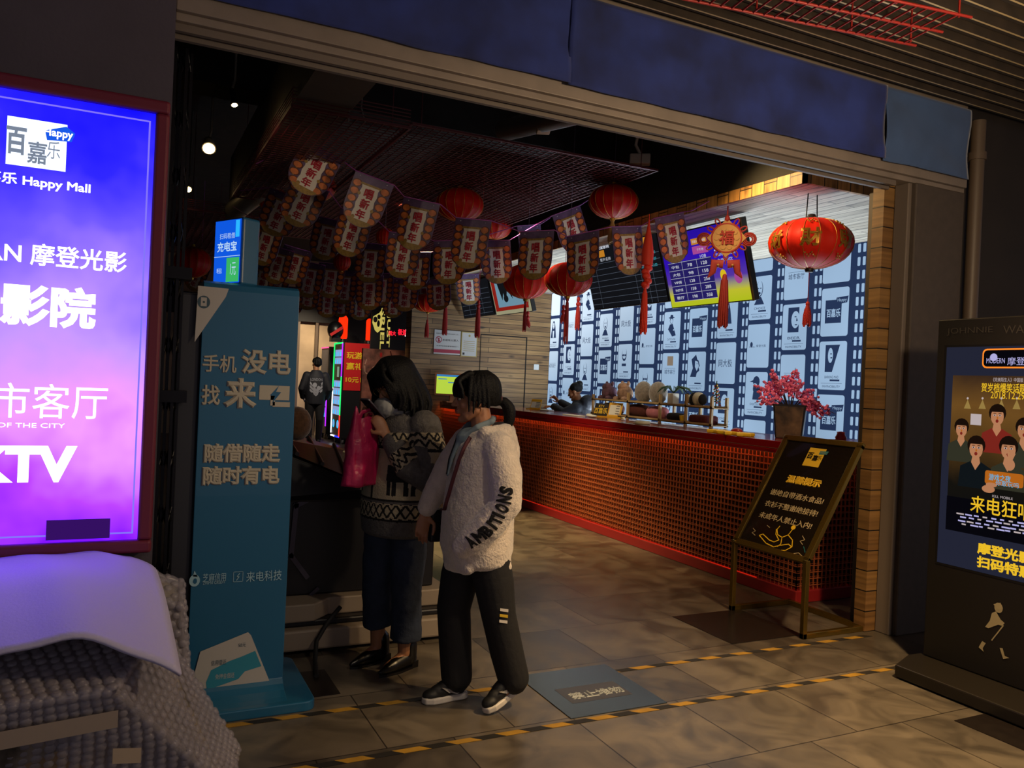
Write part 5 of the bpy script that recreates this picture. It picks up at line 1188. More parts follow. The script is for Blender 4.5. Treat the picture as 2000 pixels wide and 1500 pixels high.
t = thing('floor_hatch', 'glossy square floor plate with grey 禁止堆物 lettering between the two hazard tapes', 'floor plate', (2.12, 3.3, 0))
MB().box((1.87, 3.07, 0), (2.40, 3.615, .004)).build('plate', M['hatch_glass'], t)
q = onZ(1158, 1354, .0045); MB().text('禁止堆物', q.x + .02, q.y, .30, .075, .0048, 0, None, .03).rect(1.96, 3.21, 2.30, 3.39, .0045, None, 1).build('lettering', [M['hatch_text'], M['hatch_matt']], t)

# ---- fabric covers on the header
def cloth(name, x0, x1, z0, z1, y, m, label, seed):
    nx, nz = max(6, int((x1 - x0) * 40)), 22; b = MB(); vs = []
    for i in range(nx + 1):
        for j in range(nz + 1):
            u, v = i / nx, j / nz; x = x0 + (x1 - x0) * u; z = z0 + (z1 - z0) * v
            p = Vector((x * 1.6, z * 3.0, seed)); wv = noise.noise(p) * .022 + noise.noise(p * 2.7) * .010 + .012 * math.sin(x * 5 + z * 9 + seed) * (1 - v)
            edge = min(v * 6, 1) if v < .5 else min((1 - v) * 4, 1)
            vs.append((x, y - .028 - wv * (.4 + .6 * edge), z + .008 * noise.noise(Vector((x * 4, 0, seed))) * (1 if j == 0 else 0)))
    fs = [(i * (nz + 1) + j, (i + 1) * (nz + 1) + j, (i + 1) * (nz + 1) + j + 1, i * (nz + 1) + j + 1) for i in range(nx) for j in range(nz)]
    b.add(vs, fs, 0, None, True); o = b.build(name, m)
    s_ = o.modifiers.new('thick', 'SOLIDIFY'); s_.thickness = .004; s_.offset = 1
    return tag(o, label, 'fabric cover', 'fabric covers over the shop header')
cloth('fabric_cover', .17, 1.90, 2.965, 3.40, 3.43, M['navy_cloth'], 'dark navy wrinkled cloth over the left stretch of the header', 3)
cloth('fabric_cover', 1.89, 4.105, 2.955, 3.40, 3.425, M['navy_cloth'], 'dark navy wrinkled cloth over the middle of the header', 11)
cloth('fabric_cover', 4.10, 4.90, 2.95, 3.40, 3.43, M['slate_cloth'], 'lighter slate blue cloth over the right end of the header', 21)

# ---- brass sign stand
mat('brass', '#8f7434', 0.22, 0.9); mat('sign_black', '#17120c', 0.1, coat=0.8); mat('sign_yellow', '#d2a91e', 0.5); mat('sign_text', '#9b8a6a', 0.5); mat('sign_teal', '#1f6a72', 0.5)
t = thing('sign_stand', 'brass framed black notice stand in front of the bar counter corner', 'sign stand', (4.1, 3.92, 0))
x0, x1, y0, y1 = 3.83, 4.35, 3.60, 4.24
b = MB(); s_ = .016
b.box((x0 - s_, y0 - s_, .0), (x1 + s_, y0 + s_, .035)).box((x0 - s_, y1 - s_, .0), (x1 + s_, y1 + s_, .035)).box((x1 - s_, y0, .0), (x1 + s_, y1, .035))
b.build('base_frame', M['brass'], t, bevel=.003)
bl = Vector((x0, y1, .475)); up = Vector((.44, 0, .735)).normalized(); PL = frame(bl, (0, -1, 0), up); ww, hh = y1 - y0, .84
for y in (y0, y1): MB().box((x0 - s_, y - s_, 0), (x0 + s_, y + s_, .485)).build('leg', M['brass'], t, bevel=.003)
fr = MB(); k_ = .026
fr.rect(-.015, -.015, ww + .015, k_, -.02, .012, 0, PL).rect(-.015, hh - k_, ww + .015, hh + .015, -.02, .012, 0, PL).rect(-.015, 0, k_, hh, -.02, .012, 0, PL).rect(ww - k_, 0, ww + .015, hh, -.02, .012, 0, PL)
fr.build('frame', M['brass'], t, bevel=.003)
MB().rect(.005, .005, ww - .005, hh - .005, -.015, .002, 0, PL).build('panel', M['sign_black'], t)
b = MB(); cx = ww / 2 + .01
b.rect(cx - .075, hh - .20, cx + .065, hh - .06, .003, None, 0, PL).poly([(cx + .02, hh - .105), (cx + .085, hh - .10), (cx + .09, hh - .075), (cx + .02, hh - .08)], .004, None, 3, PL)
b.text('百', cx - .045, hh - .12, .05, .05, .0045, 2, PL, .03).text('嘉', cx + .005, hh - .135, .045, .045, .0045, 2, PL, .02).text('乐', cx + .042, hh - .13, .03, .035, .0045, 2, PL).text('Happy', cx + .05, hh - .09, .05, .012, .005, 1, PL)
b.text('温馨提示', cx, hh - .315, .30, .062, .003, 0, PL, .06)
for i, s_ in enumerate(('谢绝自带酒水食品!', '衣衫不整谢绝接待!', '未成年人禁止入内!')): b.text(s_, cx, hh - .43 - i * .09, .46, .047, .003, 1, PL, .02)
b.build('lettering', [M['sign_yellow'], M['sign_text'], M['sign_black'], M['sign_teal']], t)
b = MB()
def fx(pts, mi=0, w=.006): b.line([(cx - .03 + u * .30, .045 + v * .22) for u, v in pts], w, .003, mi, PL)
fx([(.05, .62), (.02, .5), (.1, .35), (.25, .3), (.38, .42), (.42, .6)]); fx([(.0, .5), (.05, .35), (.2, .2), (.1, .1), (-.05, .12), (-.3, .25), (-.38, .18), (-.1, .0), (.15, -.05), (.3, .05), (.5, .15), (.6, .1)])
fx([(.38, .42), (.55, .3), (.62, .1), (.5, -.05), (.35, -.1)]); fx([(.25, .3), (.3, .1), (.25, 0)]); b.disc(cx - .03 + .42 * .30, .045 + .68 * .22, .018, .016, .003, None, 0, PL)
fx([(-.65, .35), (-.55, .28), (-.62, .2), (-.5, .15)], 1, .004); fx([(.75, .5), (.85, .4), (.75, .33), (.85, .25)], 1, .004); fx([(.9, .2), (1.0, .05)], 2, .004); fx([(.7, -.1), (.85, -.02), (1.0, -.1)], 1, .004); fx([(-.3, .55), (-.2, .5)], 1, .004)
b.build('line_drawing', [M['sign_yellow'], M['sign_text'], M['sign_teal']], t)

# ---- advert stand at the right
mat('stand_black', '#120f0d', 0.45); mat('stand_base', '#1c1813', 0.35); mat('stand_text', '#2f2b28', 0.4); mat('figure_beige', '#8c8062', 0.6)
t = thing('advert_stand', 'tall black advertising stand with a lit poster screen at the right edge', 'advert stand', (4.3, 2.5, 0))
XS = 4.10
MB().box((XS, 1.95, .075), (XS + .30, 2.985, 1.955)).build('body', M['stand_black'], t, bevel=.006)
b = MB().poly([(3.80, 1.80), (4.46, 1.80), (4.46, 3.02), (4.02, 3.02), (3.80, 2.93)], .008, .072, 0); b.build('base', M['stand_base'], t, bevel=.008)
P = SIDE((XS, 0, 0)); X = lambda y: -y
MB().text('JOHNNIE', -2.80, 1.885, .26, .042, .002, 0, P).text('WALKER', -2.49, 1.885, .25, .042, .002, 0, P).build('heading', M['stand_text'], t)
# beige walking man emblem
b = MB()
def wx(px, py): q = onX(px, py, XS); return (-q.y, q.z)
b.disc(*wx(1951, 1187), .022, .026, .003, None, 0, P); b.poly([wx(1941, 1180), wx(1955, 1177), wx(1959, 1190), wx(1950, 1192)], .0035, None, 0, P)
b.poly([wx(1938, 1197), wx(1946, 1194), wx(1955, 1210), wx(1963, 1217), wx(1958, 1222), wx(1950, 1220), wx(1931, 1227), wx(1925, 1224), wx(1934, 1212)], .003, None, 0, P)
b.line([wx(1960, 1222), wx(1938, 1250)], .006, .003, 0, P); b.poly([wx(1919, 1252), wx(1926, 1256), wx(1920, 1266), wx(1922, 1273), wx(1912, 1264)], .003, None, 0, P); b.poly([wx(1953, 1265), wx(1959, 1266), wx(1963, 1281), wx(1972, 1285), wx(1960, 1287)], .003, None, 0, P)
b.build('walking_emblem', M['figure_beige'], t)
glow('ad_back', '#242636', 0.9); glow('ad_neon', '#ff8a28', 1.1); glow('ad_lilac', '#b8b4e8', 0.9); glow('ad_yellow', '#f0c028', 0.95); glow('ad_skin', '#c98a62', 0.75); glow('ad_hair', '#1e120c', 0.7); glow('ad_red', '#8c2c22', 0.7); glow('ad_olive', '#3a3a2c', 0.7); glow('ad_dark', '#141a1e', 0.7)
glow('ad_phone', '#c06a1c', 0.8); glow('ad_cyan', '#58b8e0', 0.9); glow('ad_white', '#cfc0c0', 0.75); glow('ad_black', '#0a0910', 0.7); glow('ad_tan', '#a88a4a', .75)
grad_glow('ad_room', 'Z', .8, 1.7, [(0, '#0c0c10'), (.28, '#15130f'), (.5, '#4a3418'), (.75, '#6e4c22'), (1, '#3a281c')], 0.9, .25, 4)
s0y, s1y, sz0, sz1 = 2.925, 2.05, .61, 1.80
b = MB(); N_ = ['ad_back', 'ad_room', 'ad_neon', 'ad_lilac', 'ad_yellow', 'ad_skin', 'ad_hair', 'ad_red', 'ad_olive', 'ad_dark', 'ad_phone', 'ad_cyan', 'ad_white', 'ad_black', 'ad_tan']; I = {n: i for i, n in enumerate(N_)}
b.rect(X(s0y), sz0, X(s1y), sz1, .002, None, 0, P)
MB().rect(X(s0y) - .012, sz0 - .012, X(s1y) + .012, sz1 + .012, .0, .0015, 0, P).build('screen_bezel', M['vend_black'], t)
def wr(px0, py0, px1, py1, z, mi, r=0):
    a_ = wx(px0, (py0)); c_ = wx(px1, py1); b.rect(a_[0], c_[1], c_[0], a_[1], z, None, I[mi], P, r)
def wd(px, py, rx, ry, z, mi, **k): q = wx(px, py); b.disc(q[0], q[1], rx, ry, z, None, I[mi], P, **k)
def wt(s_, pxl, pyl, pxr, pyr, h, mi, bold=0, z=.006): a_ = wx(pxl, pyl); c_ = wx(pxr, pyr); b.text(s_, (a_[0] + c_[0]) / 2, (a_[1] + c_[1]) / 2, abs(c_[0] - a_[0]), h, z, I[mi], P, bold)
a_ = wx(1862, 733); e_ = wx(1850, 1020); b.rect(a_[0], e_[1], X(s1y) - .03, a_[1], .003, None, I['ad_room'], P)
a_ = wx(1920, 686); b.rect(a_[0], 1.685, X(2.08), 1.788, .003, None, I['ad_neon'], P, .025); b.rect(a_[0] + .008, 1.693, X(2.088), 1.780, .004, None, I['ad_black'], P, .02)
wt('MODERN', 1928, 705, 1964, 704, .028, 'ad_lilac'); wd(1942, 698, .02, .02, .0055, 'ad_lilac'); wt('摩登影院', 1969, 705, 2040, 706, .042, 'ad_lilac')
wt('《完美陌生人》中国版', 1941, 741, 2000, 743, .022, 'ad_white'); wt('贺岁档爆笑话题电影', 1918, 757, 2032, 759, .048, 'ad_yellow', .01); wt('2018.12.29', 1936, 773, 2003, 772, .036, 'ad_yellow')
for px in (1891, 1920, 1957, 1987): wd(px, 778, .006, .006, .004, 'ad_white'); q = wx(px, 780); b.poly([(q[0], q[1]), (q[0] - .02, q[1] - .05), (q[0] + .02, q[1] - .05)], .0035, None, I['ad_tan'], P)
wr(1897, 808, 1917, 831, .004, 'ad_white')
def person_(px, py, s_, hair, coat, z, long=False):
    q = wx(px, py); E_ = lambda u, v, rx, ry, zz, m: b.disc(q[0] + u * s_, q[1] + v * s_, rx * s_, ry * s_, z + zz, None, I[m], P, 16)
    b.poly([(q[0] + u * s_, q[1] + v * s_) for u, v in ((-1.9, -4.2), (-1.7, -2.0), (-.6, -1.4), (.6, -1.4), (1.7, -2.0), (1.9, -4.2))], z, None, I[coat], P)
    b.poly([(q[0] + u * s_, q[1] + v * s_) for u, v in ((-.35, -.7), (.35, -.7), (.5, -1.5), (0, -2.3), (-.5, -1.5))], z + .0002, None, I['ad_skin'], P)
    E_(0, .35, 1.0, 1.05, .0003, hair); E_(0, -.05, .75, 1.0, .0005, 'ad_skin'); b.disc(q[0], q[1] + .42 * s_, .85 * s_, .55 * s_, z + .0007, None, I[hair], P, 14, .1, PI - .1)
    for u in (-.3, .3): E_(u, .1, .16, .09, .0009, 'ad_white'); E_(u, .1, .07, .08, .001, 'ad_hair'); E_(u, .32, .2, .04, .0009, 'ad_hair')
    E_(0, -.55, .17, .2, .0009, 'ad_red'); E_(.03, -.2, .09, .14, .0008, 'ad_phone')
person_(1879, 838, .042, 'ad_hair', 'ad_olive', .0042); person_(1949, 813, .046, 'ad_hair', 'ad_red', .0042); person_(2002, 840, .046, 'ad_hair', 'ad_olive', .0042)
person_(1908, 876, .050, 'ad_hair', 'ad_dark', .0058); person_(1971, 878, .050, 'ad_hair', 'ad_olive', .0058)
for i, (du, dv) in enumerate(((-.03, .05), (-.012, .062), (.005, .06), (.02, .048))): q = wx(1974, 905); b.line([(q[0], q[1]), (q[0] + du, q[1] + dv)], .011, .0072, I['ad_skin'], P)
wd(1974, 908, .026, .03, .0071, 'ad_skin'); a_ = wx(1926, 918); c_ = wx(2000, 958); b.rect(a_[0], c_[1] + .01, c_[0], a_[1], .0075, None, I['ad_phone'], P, .012); wd(1932, 955, .035, .02, .0077, 'ad_skin'); wd(1938, 947, .03, .012, .0078, 'ad_skin')
wt('游戏之夜', 1933, 932, 1976, 935, .034, 'ad_cyan', .01, .008); wt('你敢玩吗', 1946, 944, 1992, 948, .026, 'ad_cyan', 0, .008)
a_ = wx(1848, 962); b.rect(a_[0] + .01, .80, X(s1y) - .03, .985, .0066, None, I['ad_black'], P)
wt('KILL MOBILE', 1940, 970, 1980, 973, .013, 'ad_white', 0, .008); wt('来电狂响', 1897, 985, 2020, 1000, .088, 'ad_yellow', .01, .008)
for i in range(4):
    for j in range(9):
        q = wx(1870 + j * 17 + (i * 7) % 11, 1002 + i * 7 + j * 2.6); w_ = rnd.uniform(.02, .045); b.rect(q[0], q[1] - .004, q[0] + w_, q[1] + .004, .008, None, I['ad_lilac' if (i + j) % 3 else 'ad_white'], P)
wt('摩登光影', 1910, 1072, 2020, 1090, .062, 'ad_yellow', .04); wt('扫码特惠', 1909, 1098, 2020, 1118, .062, 'ad_yellow', .04)
b.build('poster_screen', [M[n] for n in N_], t)

# ---- bubble wrapped goods and foam sheet under the light box
mat('foam_lit_violet', '#c2bee2', 0.75, bump=0.15, bump_scale=120)  # white foam; violet spill of the light box is put into the base colour
mat('cardboard', '#8c745a', 0.8, noise_amt=0.15); mat('tape_clear', '#97897c', 0.25); mat('print_mix', '#7a7066', 0.6, noise_amt=0.9, noise_scale=7); mat('wrap_yellow', '#8a7a48', 0.45)
def wrap_mat():
    m = bpy.data.materials.new('bubble_film'); m.use_nodes = True; M['bubble_film'] = m; nt = m.node_tree; b = nt.nodes['Principled BSDF']; L = nt.links.new
    b.inputs['Base Color'].default_value = lin('#aaa4b0'); b.inputs['Roughness'].default_value = .22; b.inputs['Alpha'].default_value = .45; b.inputs['Specular IOR Level'].default_value = .7
    return m
wrap_mat()
def wrapped(name, label, base, top, kx_, seed, mats, panel=None):
    """box in bubble wrap: base and top are 4 corner lists"""
    t = thing(name, label, 'wrapped goods', tuple(sum((Vector(p) for p in base), Vector()) / 4), 0, 'bubble wrapped goods')
    b = MB(); b.add(list(base) + list(top), [(0, 3, 2, 1), (4, 5, 6, 7), (0, 1, 5, 4), (1, 2, 6, 5), (2, 3, 7, 6), (3, 0, 4, 7)])
    o = b.build('box', mats[0], t, bevel=.03, seg=3)
    # wrap film with rows of bubbles on each visible face
    w = MB(); r = .0165; pitch = .041; off = .012
    quads = [(base[0], base[1], top[1], top[0]), (base[1], base[2], top[2], top[1]), (top[0], top[1], top[2], top[3])]
    for (a, b_, c, d) in quads:
        a, b_, c, d = map(Vector, (a, b_, c, d)); nrm = (b_ - a).cross(d - a).normalized()
        W_ = max((b_ - a).length, (c - d).length); H_ = max((d - a).length, (c - b_).length); nu, nv = max(2, int(W_ / pitch)), max(2, int(H_ / (pitch * .87)))
        S = lambda u, v: (a * (1 - u) + b_ * u) * (1 - v) + (d * (1 - u) + c * u) * v + nrm * (off + .010 * noise.noise(Vector((u * 4, v * 4, seed))))
        gu, gv = max(2, nu // 3), max(2, nv // 3)
        vs = [S(i / gu, j / gv) for i in range(gu + 1) for j in range(gv + 1)]
        w.add(vs, [(i * (gv + 1) + j, (i + 1) * (gv + 1) + j, (i + 1) * (gv + 1) + j + 1, i * (gv + 1) + j + 1) for i in range(gu) for j in range(gv)], 0, None, True)
        x_ = (b_ - a).normalized(); y_ = nrm.cross(x_)
        for j in range(nv + 1):
            for i in range(nu + 1):
                u = (i + (.5 if j % 2 else 0)) / nu; v = j / nv
                if u > 1: continue
                p = S(u, v); rr_ = r * (.85 + .3 * rnd.random()); ring_ = []
                for q, (rad, hh_) in enumerate(((1, 0), (.92, .34), (.55, .6))): ring_ += [p + (x_ * math.cos(k_ * PI / 4) + y_ * math.sin(k_ * PI / 4)) * rr_ * rad + nrm * rr_ * hh_ for k_ in range(8)]
                fs = [(q * 8 + k_, q * 8 + (k_ + 1) % 8, q * 8 + 8 + (k_ + 1) % 8, q * 8 + 8 + k_) for q in range(2) for k_ in range(8)] + [tuple(range(16, 24))]
                w.add(ring_, fs, 0, None, True)
    for (a, b_) in ((base[0], top[0]), (base[1], top[1]), (base[2], top[2]), (top[0], top[1]), (top[1], top[2]), (top[2], top[3])):
        a, b_ = Vector(a), Vector(b_); n_ = max(3, int((b_ - a).length / .03)); w.tube([a.lerp(b_, i / n_) for i in range(n_ + 1)], [.014 + .007 * (i % 2) for i in range(n_ + 1)], 8)
    w.build('bubble_wrap', M['bubble_film'], t)
    return t
t1 = wrapped('wrapped_box', 'large bubble wrapped box with clear tape in the lower left corner', [(-1.0, 2.72, .0), (.40, 2.95, .0), (.46, 3.30, .0), (-1.0, 3.30, .0)],
        [(-1.0, 2.62, .50), (.01, 2.66, .52), (.15, 3.05, .58), (-1.0, 3.05, .64)], 1, 2.0, [M['print_mix']])
def strip(pts, w, m, name, par):
    b = MB()
    for (p, q) in zip(pts[:-1], pts[1:]):
        p, q = Vector(p), Vector(q); up = Vector(w); b.add([p, q, q + up, p + up], [(0, 1, 2, 3)])
    o = b.build(name, m, par); s_ = o.modifiers.new('t', 'SOLIDIFY'); s_.thickness = .002; return o
strip([(-1.0, 2.59, .40), (-.3, 2.61, .405), (.03, 2.64, .415)], (0, .004, .05), M['tape_clear'], 'packing_tape', t1)
strip([(.02, 2.655, .30), (.10, 2.70, .27)], (0.0, .004, .045), M['tape_clear'], 'packing_tape', t1)
A_, B_, C_, D_ = Vector((-1.0, 2.72, 0)), Vector((.40, 2.95, 0)), Vector((.01, 2.66, .52)), Vector((-1.0, 2.62, .50)); S_ = lambda u, v: (A_ * (1 - u) + B_ * u) * (1 - v) + (D_ * (1 - u) + C_ * u) * v - Vector((0, .006, 0))
o = MB().add([S_(0, .02), S_(.80, .02), S_(.90, .72), S_(0, .72)], [(0, 1, 2, 3)]).build('cardboard_sleeve', M['cardboard'], t1)
wrapped('wrapped_box', 'yellowish bubble wrapped bundle standing behind the foam sheet, against the kiosk', [(.145, 3.335, .0), (.30, 3.335, .0), (.295, 3.53, .0), (.145, 3.53, .0)],
        [(.145, 3.335, .60), (.235, 3.335, .57), (.245, 3.50, .62), (.145, 3.50, .66)], 1, 5.0, [M['wrap_yellow']])
# foam sheet draped over, leaning on the wall
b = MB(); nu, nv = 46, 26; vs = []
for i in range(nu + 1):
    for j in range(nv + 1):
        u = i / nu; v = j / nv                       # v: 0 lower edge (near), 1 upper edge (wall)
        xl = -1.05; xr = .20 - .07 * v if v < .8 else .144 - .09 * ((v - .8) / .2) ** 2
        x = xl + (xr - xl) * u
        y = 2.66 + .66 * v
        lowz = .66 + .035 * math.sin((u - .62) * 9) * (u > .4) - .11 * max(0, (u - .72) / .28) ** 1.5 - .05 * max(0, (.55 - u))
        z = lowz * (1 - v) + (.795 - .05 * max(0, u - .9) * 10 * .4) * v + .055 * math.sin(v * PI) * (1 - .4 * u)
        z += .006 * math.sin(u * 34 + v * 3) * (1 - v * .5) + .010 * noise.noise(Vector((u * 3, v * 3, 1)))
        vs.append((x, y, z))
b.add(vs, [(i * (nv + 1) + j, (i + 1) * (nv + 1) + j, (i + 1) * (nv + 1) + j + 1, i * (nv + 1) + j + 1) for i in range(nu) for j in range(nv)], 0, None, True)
o = b.build('foam_sheet', M['foam_lit_violet']); s_ = o.modifiers.new('t', 'SOLIDIFY'); s_.thickness = .012; s_.offset = 0
tag(o, 'large white foam sheet draped below the light box, with its violet light tinted into the colour', 'foam sheet')
# ================================================================== people
mat('skin', '#a5714f', 0.5, noise_amt=0.05); mat('lip', '#8c4038', 0.4); mat('hair_black', '#070606', 0.6, spec=0.25, bump=0.5, bump_scale=160); mat('eye_white', '#8f8880', 0.3); mat('iris', '#140c08', 0.2)
mat('fleece', '#d3c4b4', 0.95, noise_amt=0.08, noise_scale=30, bump=0.7, bump_scale=90, sheen=0.6); mat('shirt_grey', '#6f7e86', 0.8); mat('trouser_black', '#121114', 0.8, bump=0.3, bump_scale=30); mat('shoe_black', '#0c0b0c', 0.6); mat('sole_white', '#c9c2ba', 0.5)
mat('strap_wine', '#4a1820', 0.6); mat('bag_black', '#100e10', 0.4); mat('patch_yellow', '#c2a020', 0.6)
mat('knit_grey', '#56524f', 0.95, noise_amt=0.2, noise_scale=60, bump=0.6, bump_scale=120); mat('knit_cream', '#a2957a', 0.95, bump=0.6, bump_scale=120); mat('knit_black', '#0f0d0e', 0.95, bump=0.6, bump_scale=120)
mat('denim', '#222c40', 0.85, noise_amt=0.3, noise_scale=10, bump=0.3, bump_scale=60); mat('boot_black', '#0c0a0b', 0.3); mat('scarf_pale', '#8f9090', 0.85); mat('gold_wire', '#a88a52', 0.3, 0.8)
mat('jacket_navy', '#10111c', 0.7, bump=0.2); mat('print_white', '#8f909a', 0.7)
def fuse(mb, voxel, smooth=6, clumps=0.0, cs=.05):
    me = bpy.data.meshes.new('f'); me.from_pydata([tuple(v) for v in mb.v], [], mb.f); me.update()
    bm = bmesh.new(); bm.from_mesh(me); bmesh.ops.remove_doubles(bm, verts=bm.verts, dist=1e-5); bmesh.ops.recalc_face_normals(bm, faces=bm.faces); bm.to_mesh(me); bm.free()
    o = bpy.data.objects.new('f', me); COL.objects.link(o)
    r = o.modifiers.new('r', 'REMESH'); r.mode = 'VOXEL'; r.voxel_size = voxel; r.adaptivity = 0
    if smooth: s = o.modifiers.new('s', 'SMOOTH'); s.iterations = smooth; s.factor = .5
    if clumps:
        tx = bpy.data.textures.new('c', 'CLOUDS'); tx.noise_scale = cs
        d = o.modifiers.new('d', 'DISPLACE'); d.texture = tx; d.strength = clumps; d.mid_level = .5
    bpy.context.view_layer.update()
    dg = bpy.context.evaluated_depsgraph_get(); out = bpy.data.meshes.new_from_object(o.evaluated_get(dg))
    bpy.data.objects.remove(o)
    out.materials.clear(); out.polygons.foreach_set('use_smooth', [True] * len(out.polygons))
    return out
def mobj(name, me, mats, parent, paint=None):
    me.name = name
    for m in (mats if isinstance(mats, (list, tuple)) else [mats]): me.materials.append(m)
    if paint: me.polygons.foreach_set('material_index', [paint(p.center) for p in me.polygons])
    o = bpy.data.objects.new(name, me); COL.objects.link(o); o.parent = parent; WM[o.name] = WM[parent.name].copy(); return o
def finer(mb, L):
    bm = bmesh.new(); vs = [bm.verts.new(v) for v in mb.v]
    for f in mb.f:
        try: bm.faces.new([vs[i] for i in f])
        except ValueError: pass
    bmesh.ops.triangulate(bm, faces=bm.faces)
    for _ in range(3):
        es = [e for e in bm.edges if e.calc_length() > L]
        if not es: break
        bmesh.ops.subdivide_edges(bm, edges=es, cuts=1); bmesh.ops.triangulate(bm, faces=bm.faces)
    bm.verts.index_update(); o = MB(); o.v = [v.co.copy() for v in bm.verts]; o.f = [[v.index for v in f.verts] for f in bm.faces]; bm.free(); return o
def bvh(me): return BVHTree.FromPolygons([v.co.copy() for v in me.vertices], [tuple(p.vertices) for p in me.polygons])
def head(mb, Hm, ears=True):
    E_ = lambda c, r: mb.ell(c, r, 16, 0, Hm)
    E_((0, .018, .030), (.070, .088, .078)); E_((0, -.028, -.018), (.055, .056, .080)); E_((0, -.045, .035), (.052, .036, .042)); E_((0, -.064, -.092), (.020, .018, .016))
    for s in (-1, 1):
        E_((s * .033, -.046, -.026), (.027, .028, .030)); mb.chain([(s * .046, .0, -.050), (s * .030, -.04, -.080), (0, -.060, -.092)], [.022, .020, .019], 10, 0, Hm)
        E_((s * .010, -.090, -.027), (.008, .009, .007))
        if ears: E_((s * .070, .012, -.008), (.009, .018, .030))
    mb.chain([(-.038, -.074, .016), (0, -.079, .014), (.038, -.074, .016)], [.008, .009, .008], 8, 0, Hm)
    mb.chain([(0, -.080, .006), (0, -.092, -.010), (0, -.100, -.024)], [.007, .009, .0105], 10, 0, Hm)
    E_((0, -.0855, -.050), (.021, .009, .0062)); E_((0, -.083, -.0605), (.018, .009, .0068))
def lip_paint(Hm, base=0, lip=1):
    inv = Hm.inverted()
    def f(c):
        q = inv @ c
        return lip if (abs(q.x) < .021 and q.y < -.083 and -.0675 < q.z < -.0445) else base
    return f
def eyes(Hm, parent):
    for s in (-1, 1):
        b = MB().ell((s * .030, -.0735, .001), (.014, .0085, .0075), 14, 0, Hm); b.ell((s * .030 - .0, -.0795, .001), (.006, .0045, .0068), 10, 1, Hm)
        b.build('eye', [M['eye_white'], M['iris']], parent, world=False)
        MB().chain([(s * .016, -.080, .0195), (s * .032, -.080, .0235), (s * .047, -.071, .019)], [.0025, .003, .002], 6, 0, Hm).build('eyebrow', M['hair_black'], parent, world=False)
def hand(mb, wrist, d, n, side, curl=(.35, .4, .35), sc=1.0, thumb_in=.5):
    """wrist point, finger direction d, palm normal n (where the palm faces), side +1/-1 puts the thumb on d x n"""
    d = Vector(d).normalized(); n = Vector(n); n = (n - d * n.dot(d)).normalized(); t = d.cross(n) * side; w = Vector(wrist)
    mb.chain([w - d * .02 * sc, w + d * .02 * sc, w + d * .055 * sc, w + d * .082 * sc], [.024 * sc, .031 * sc, .037 * sc, .035 * sc], 12, 0, None, .40, t)
    for i, (L_, off) in enumerate(((.066, .028), (.073, .0095), (.068, -.0095), (.052, -.027))):
        p = w + d * (.086 - .004 * abs(i - 1)) * sc + t * off * sc; dirc = d.copy(); pts = [p - d * .012 * sc, p]; cu = [c * (1 + .12 * i) for c in curl]
        for k_, f_ in enumerate((.42, .32, .26)):
            dirc = (Matrix.Rotation(cu[k_], 3, d.cross(n)) @ dirc).normalized(); dirc = dirc + t * off * .6; dirc.normalize(); p = p + dirc * L_ * f_ * sc; pts.append(p.copy())
        mb.chain(pts, [.0088 * sc, .0088 * sc, .0082 * sc, .0075 * sc, .0064 * sc], 8)
    p = w + d * .022 * sc + t * .026 * sc; q = p + (d * .55 + t * .75 + n * .25).normalized() * .036 * sc; r_ = q + (d * .9 + t * .2 * (1 - thumb_in) + n * .45 * thumb_in).normalized() * .028 * sc; s_ = r_ + (d * .95 + n * .4 * thumb_in - t * .2 * thumb_in).normalized() * .024 * sc
    mb.chain([p, q, r_, s_], [.0135 * sc, .0105 * sc, .0095 * sc, .0075 * sc], 8)
def lock(mb, pts, r0, r1, n=8, Hm=None):
    """one strand of hair, a smooth curve through the points"""
    P = [Vector(p) for p in pts]; out = []
    for i in range(len(P) - 1):
        a, b, c, d = P[max(i - 1, 0)], P[i], P[i + 1], P[min(i + 2, len(P) - 1)]
        for t in (0, .25, .5, .75): out.append(.5 * ((2 * b) + (c - a) * t + (2 * a - 5 * b + 4 * c - d) * t * t + (3 * b - a - 3 * c + d) * t ** 3))
    pts = out + [P[-1]]
    k = len(pts); mb.chain(pts, [r0 + (r1 - r0) * (i / (k - 1)) ** 1.3 for i in range(k)], n, 0, Hm)
def sneaker(parent, pos, yaw, pitch, side):
    """toe towards local -Y; pos is the point under the ball of the foot"""
    S = T3(*pos) @ RZ(yaw) @ RX(pitch)
    sole = [(.0, -.105), (.028, -.095), (.041, -.06), (.040, -.015), (.030, .04), (.031, .09), (.022, .118), (0, .127), (-.022, .118), (-.031, .09), (-.028, .04), (-.036, -.015), (-.037, -.06), (-.025, -.095)]
    b = MB(); b.poly([(x * 1.0, y) for x, y in sole], .0, .030, 0, S); b.build('sole', M['sole_white'], parent, world=False, bevel=.008, seg=3)
    u = MB(); u.ell((0, -.055, .035), (.035, .048, .028), 14, 0, S); u.ell((0, -.01, .045), (.034, .06, .038), 14, 0, S); u.ell((0, .065, .055), (.030, .052, .045), 14, 0, S); u.chain([(0, .0, .06), (0, .055, .075), (0, .07, .10)], [.034, .036, .034], 12, 0, S)
    o = mobj('shoe', fuse(u, .005, 5), M['shoe_black'], parent)
    f = MB(); pts = [(.045, .062), (.050, .048), (.020, .036), (-.022, .052), (-.055, .074), (-.018, .046), (.02, .052), (.036, .066)]
    for s_ in (-1, 1):
        P_ = S @ frame((s_ * .0355, .035, 0), (0, s_ * 1.0, 0), (0, 0, 1)); f.poly([(-a * s_ * -1 if s_ < 0 else a, z) for a, z in pts] if s_ > 0 else [(a * -1, z) for a, z in pts], -.004, .0015, 0, P_)
    f.build('tick_emblem', M['sole_white'], o, world=False)

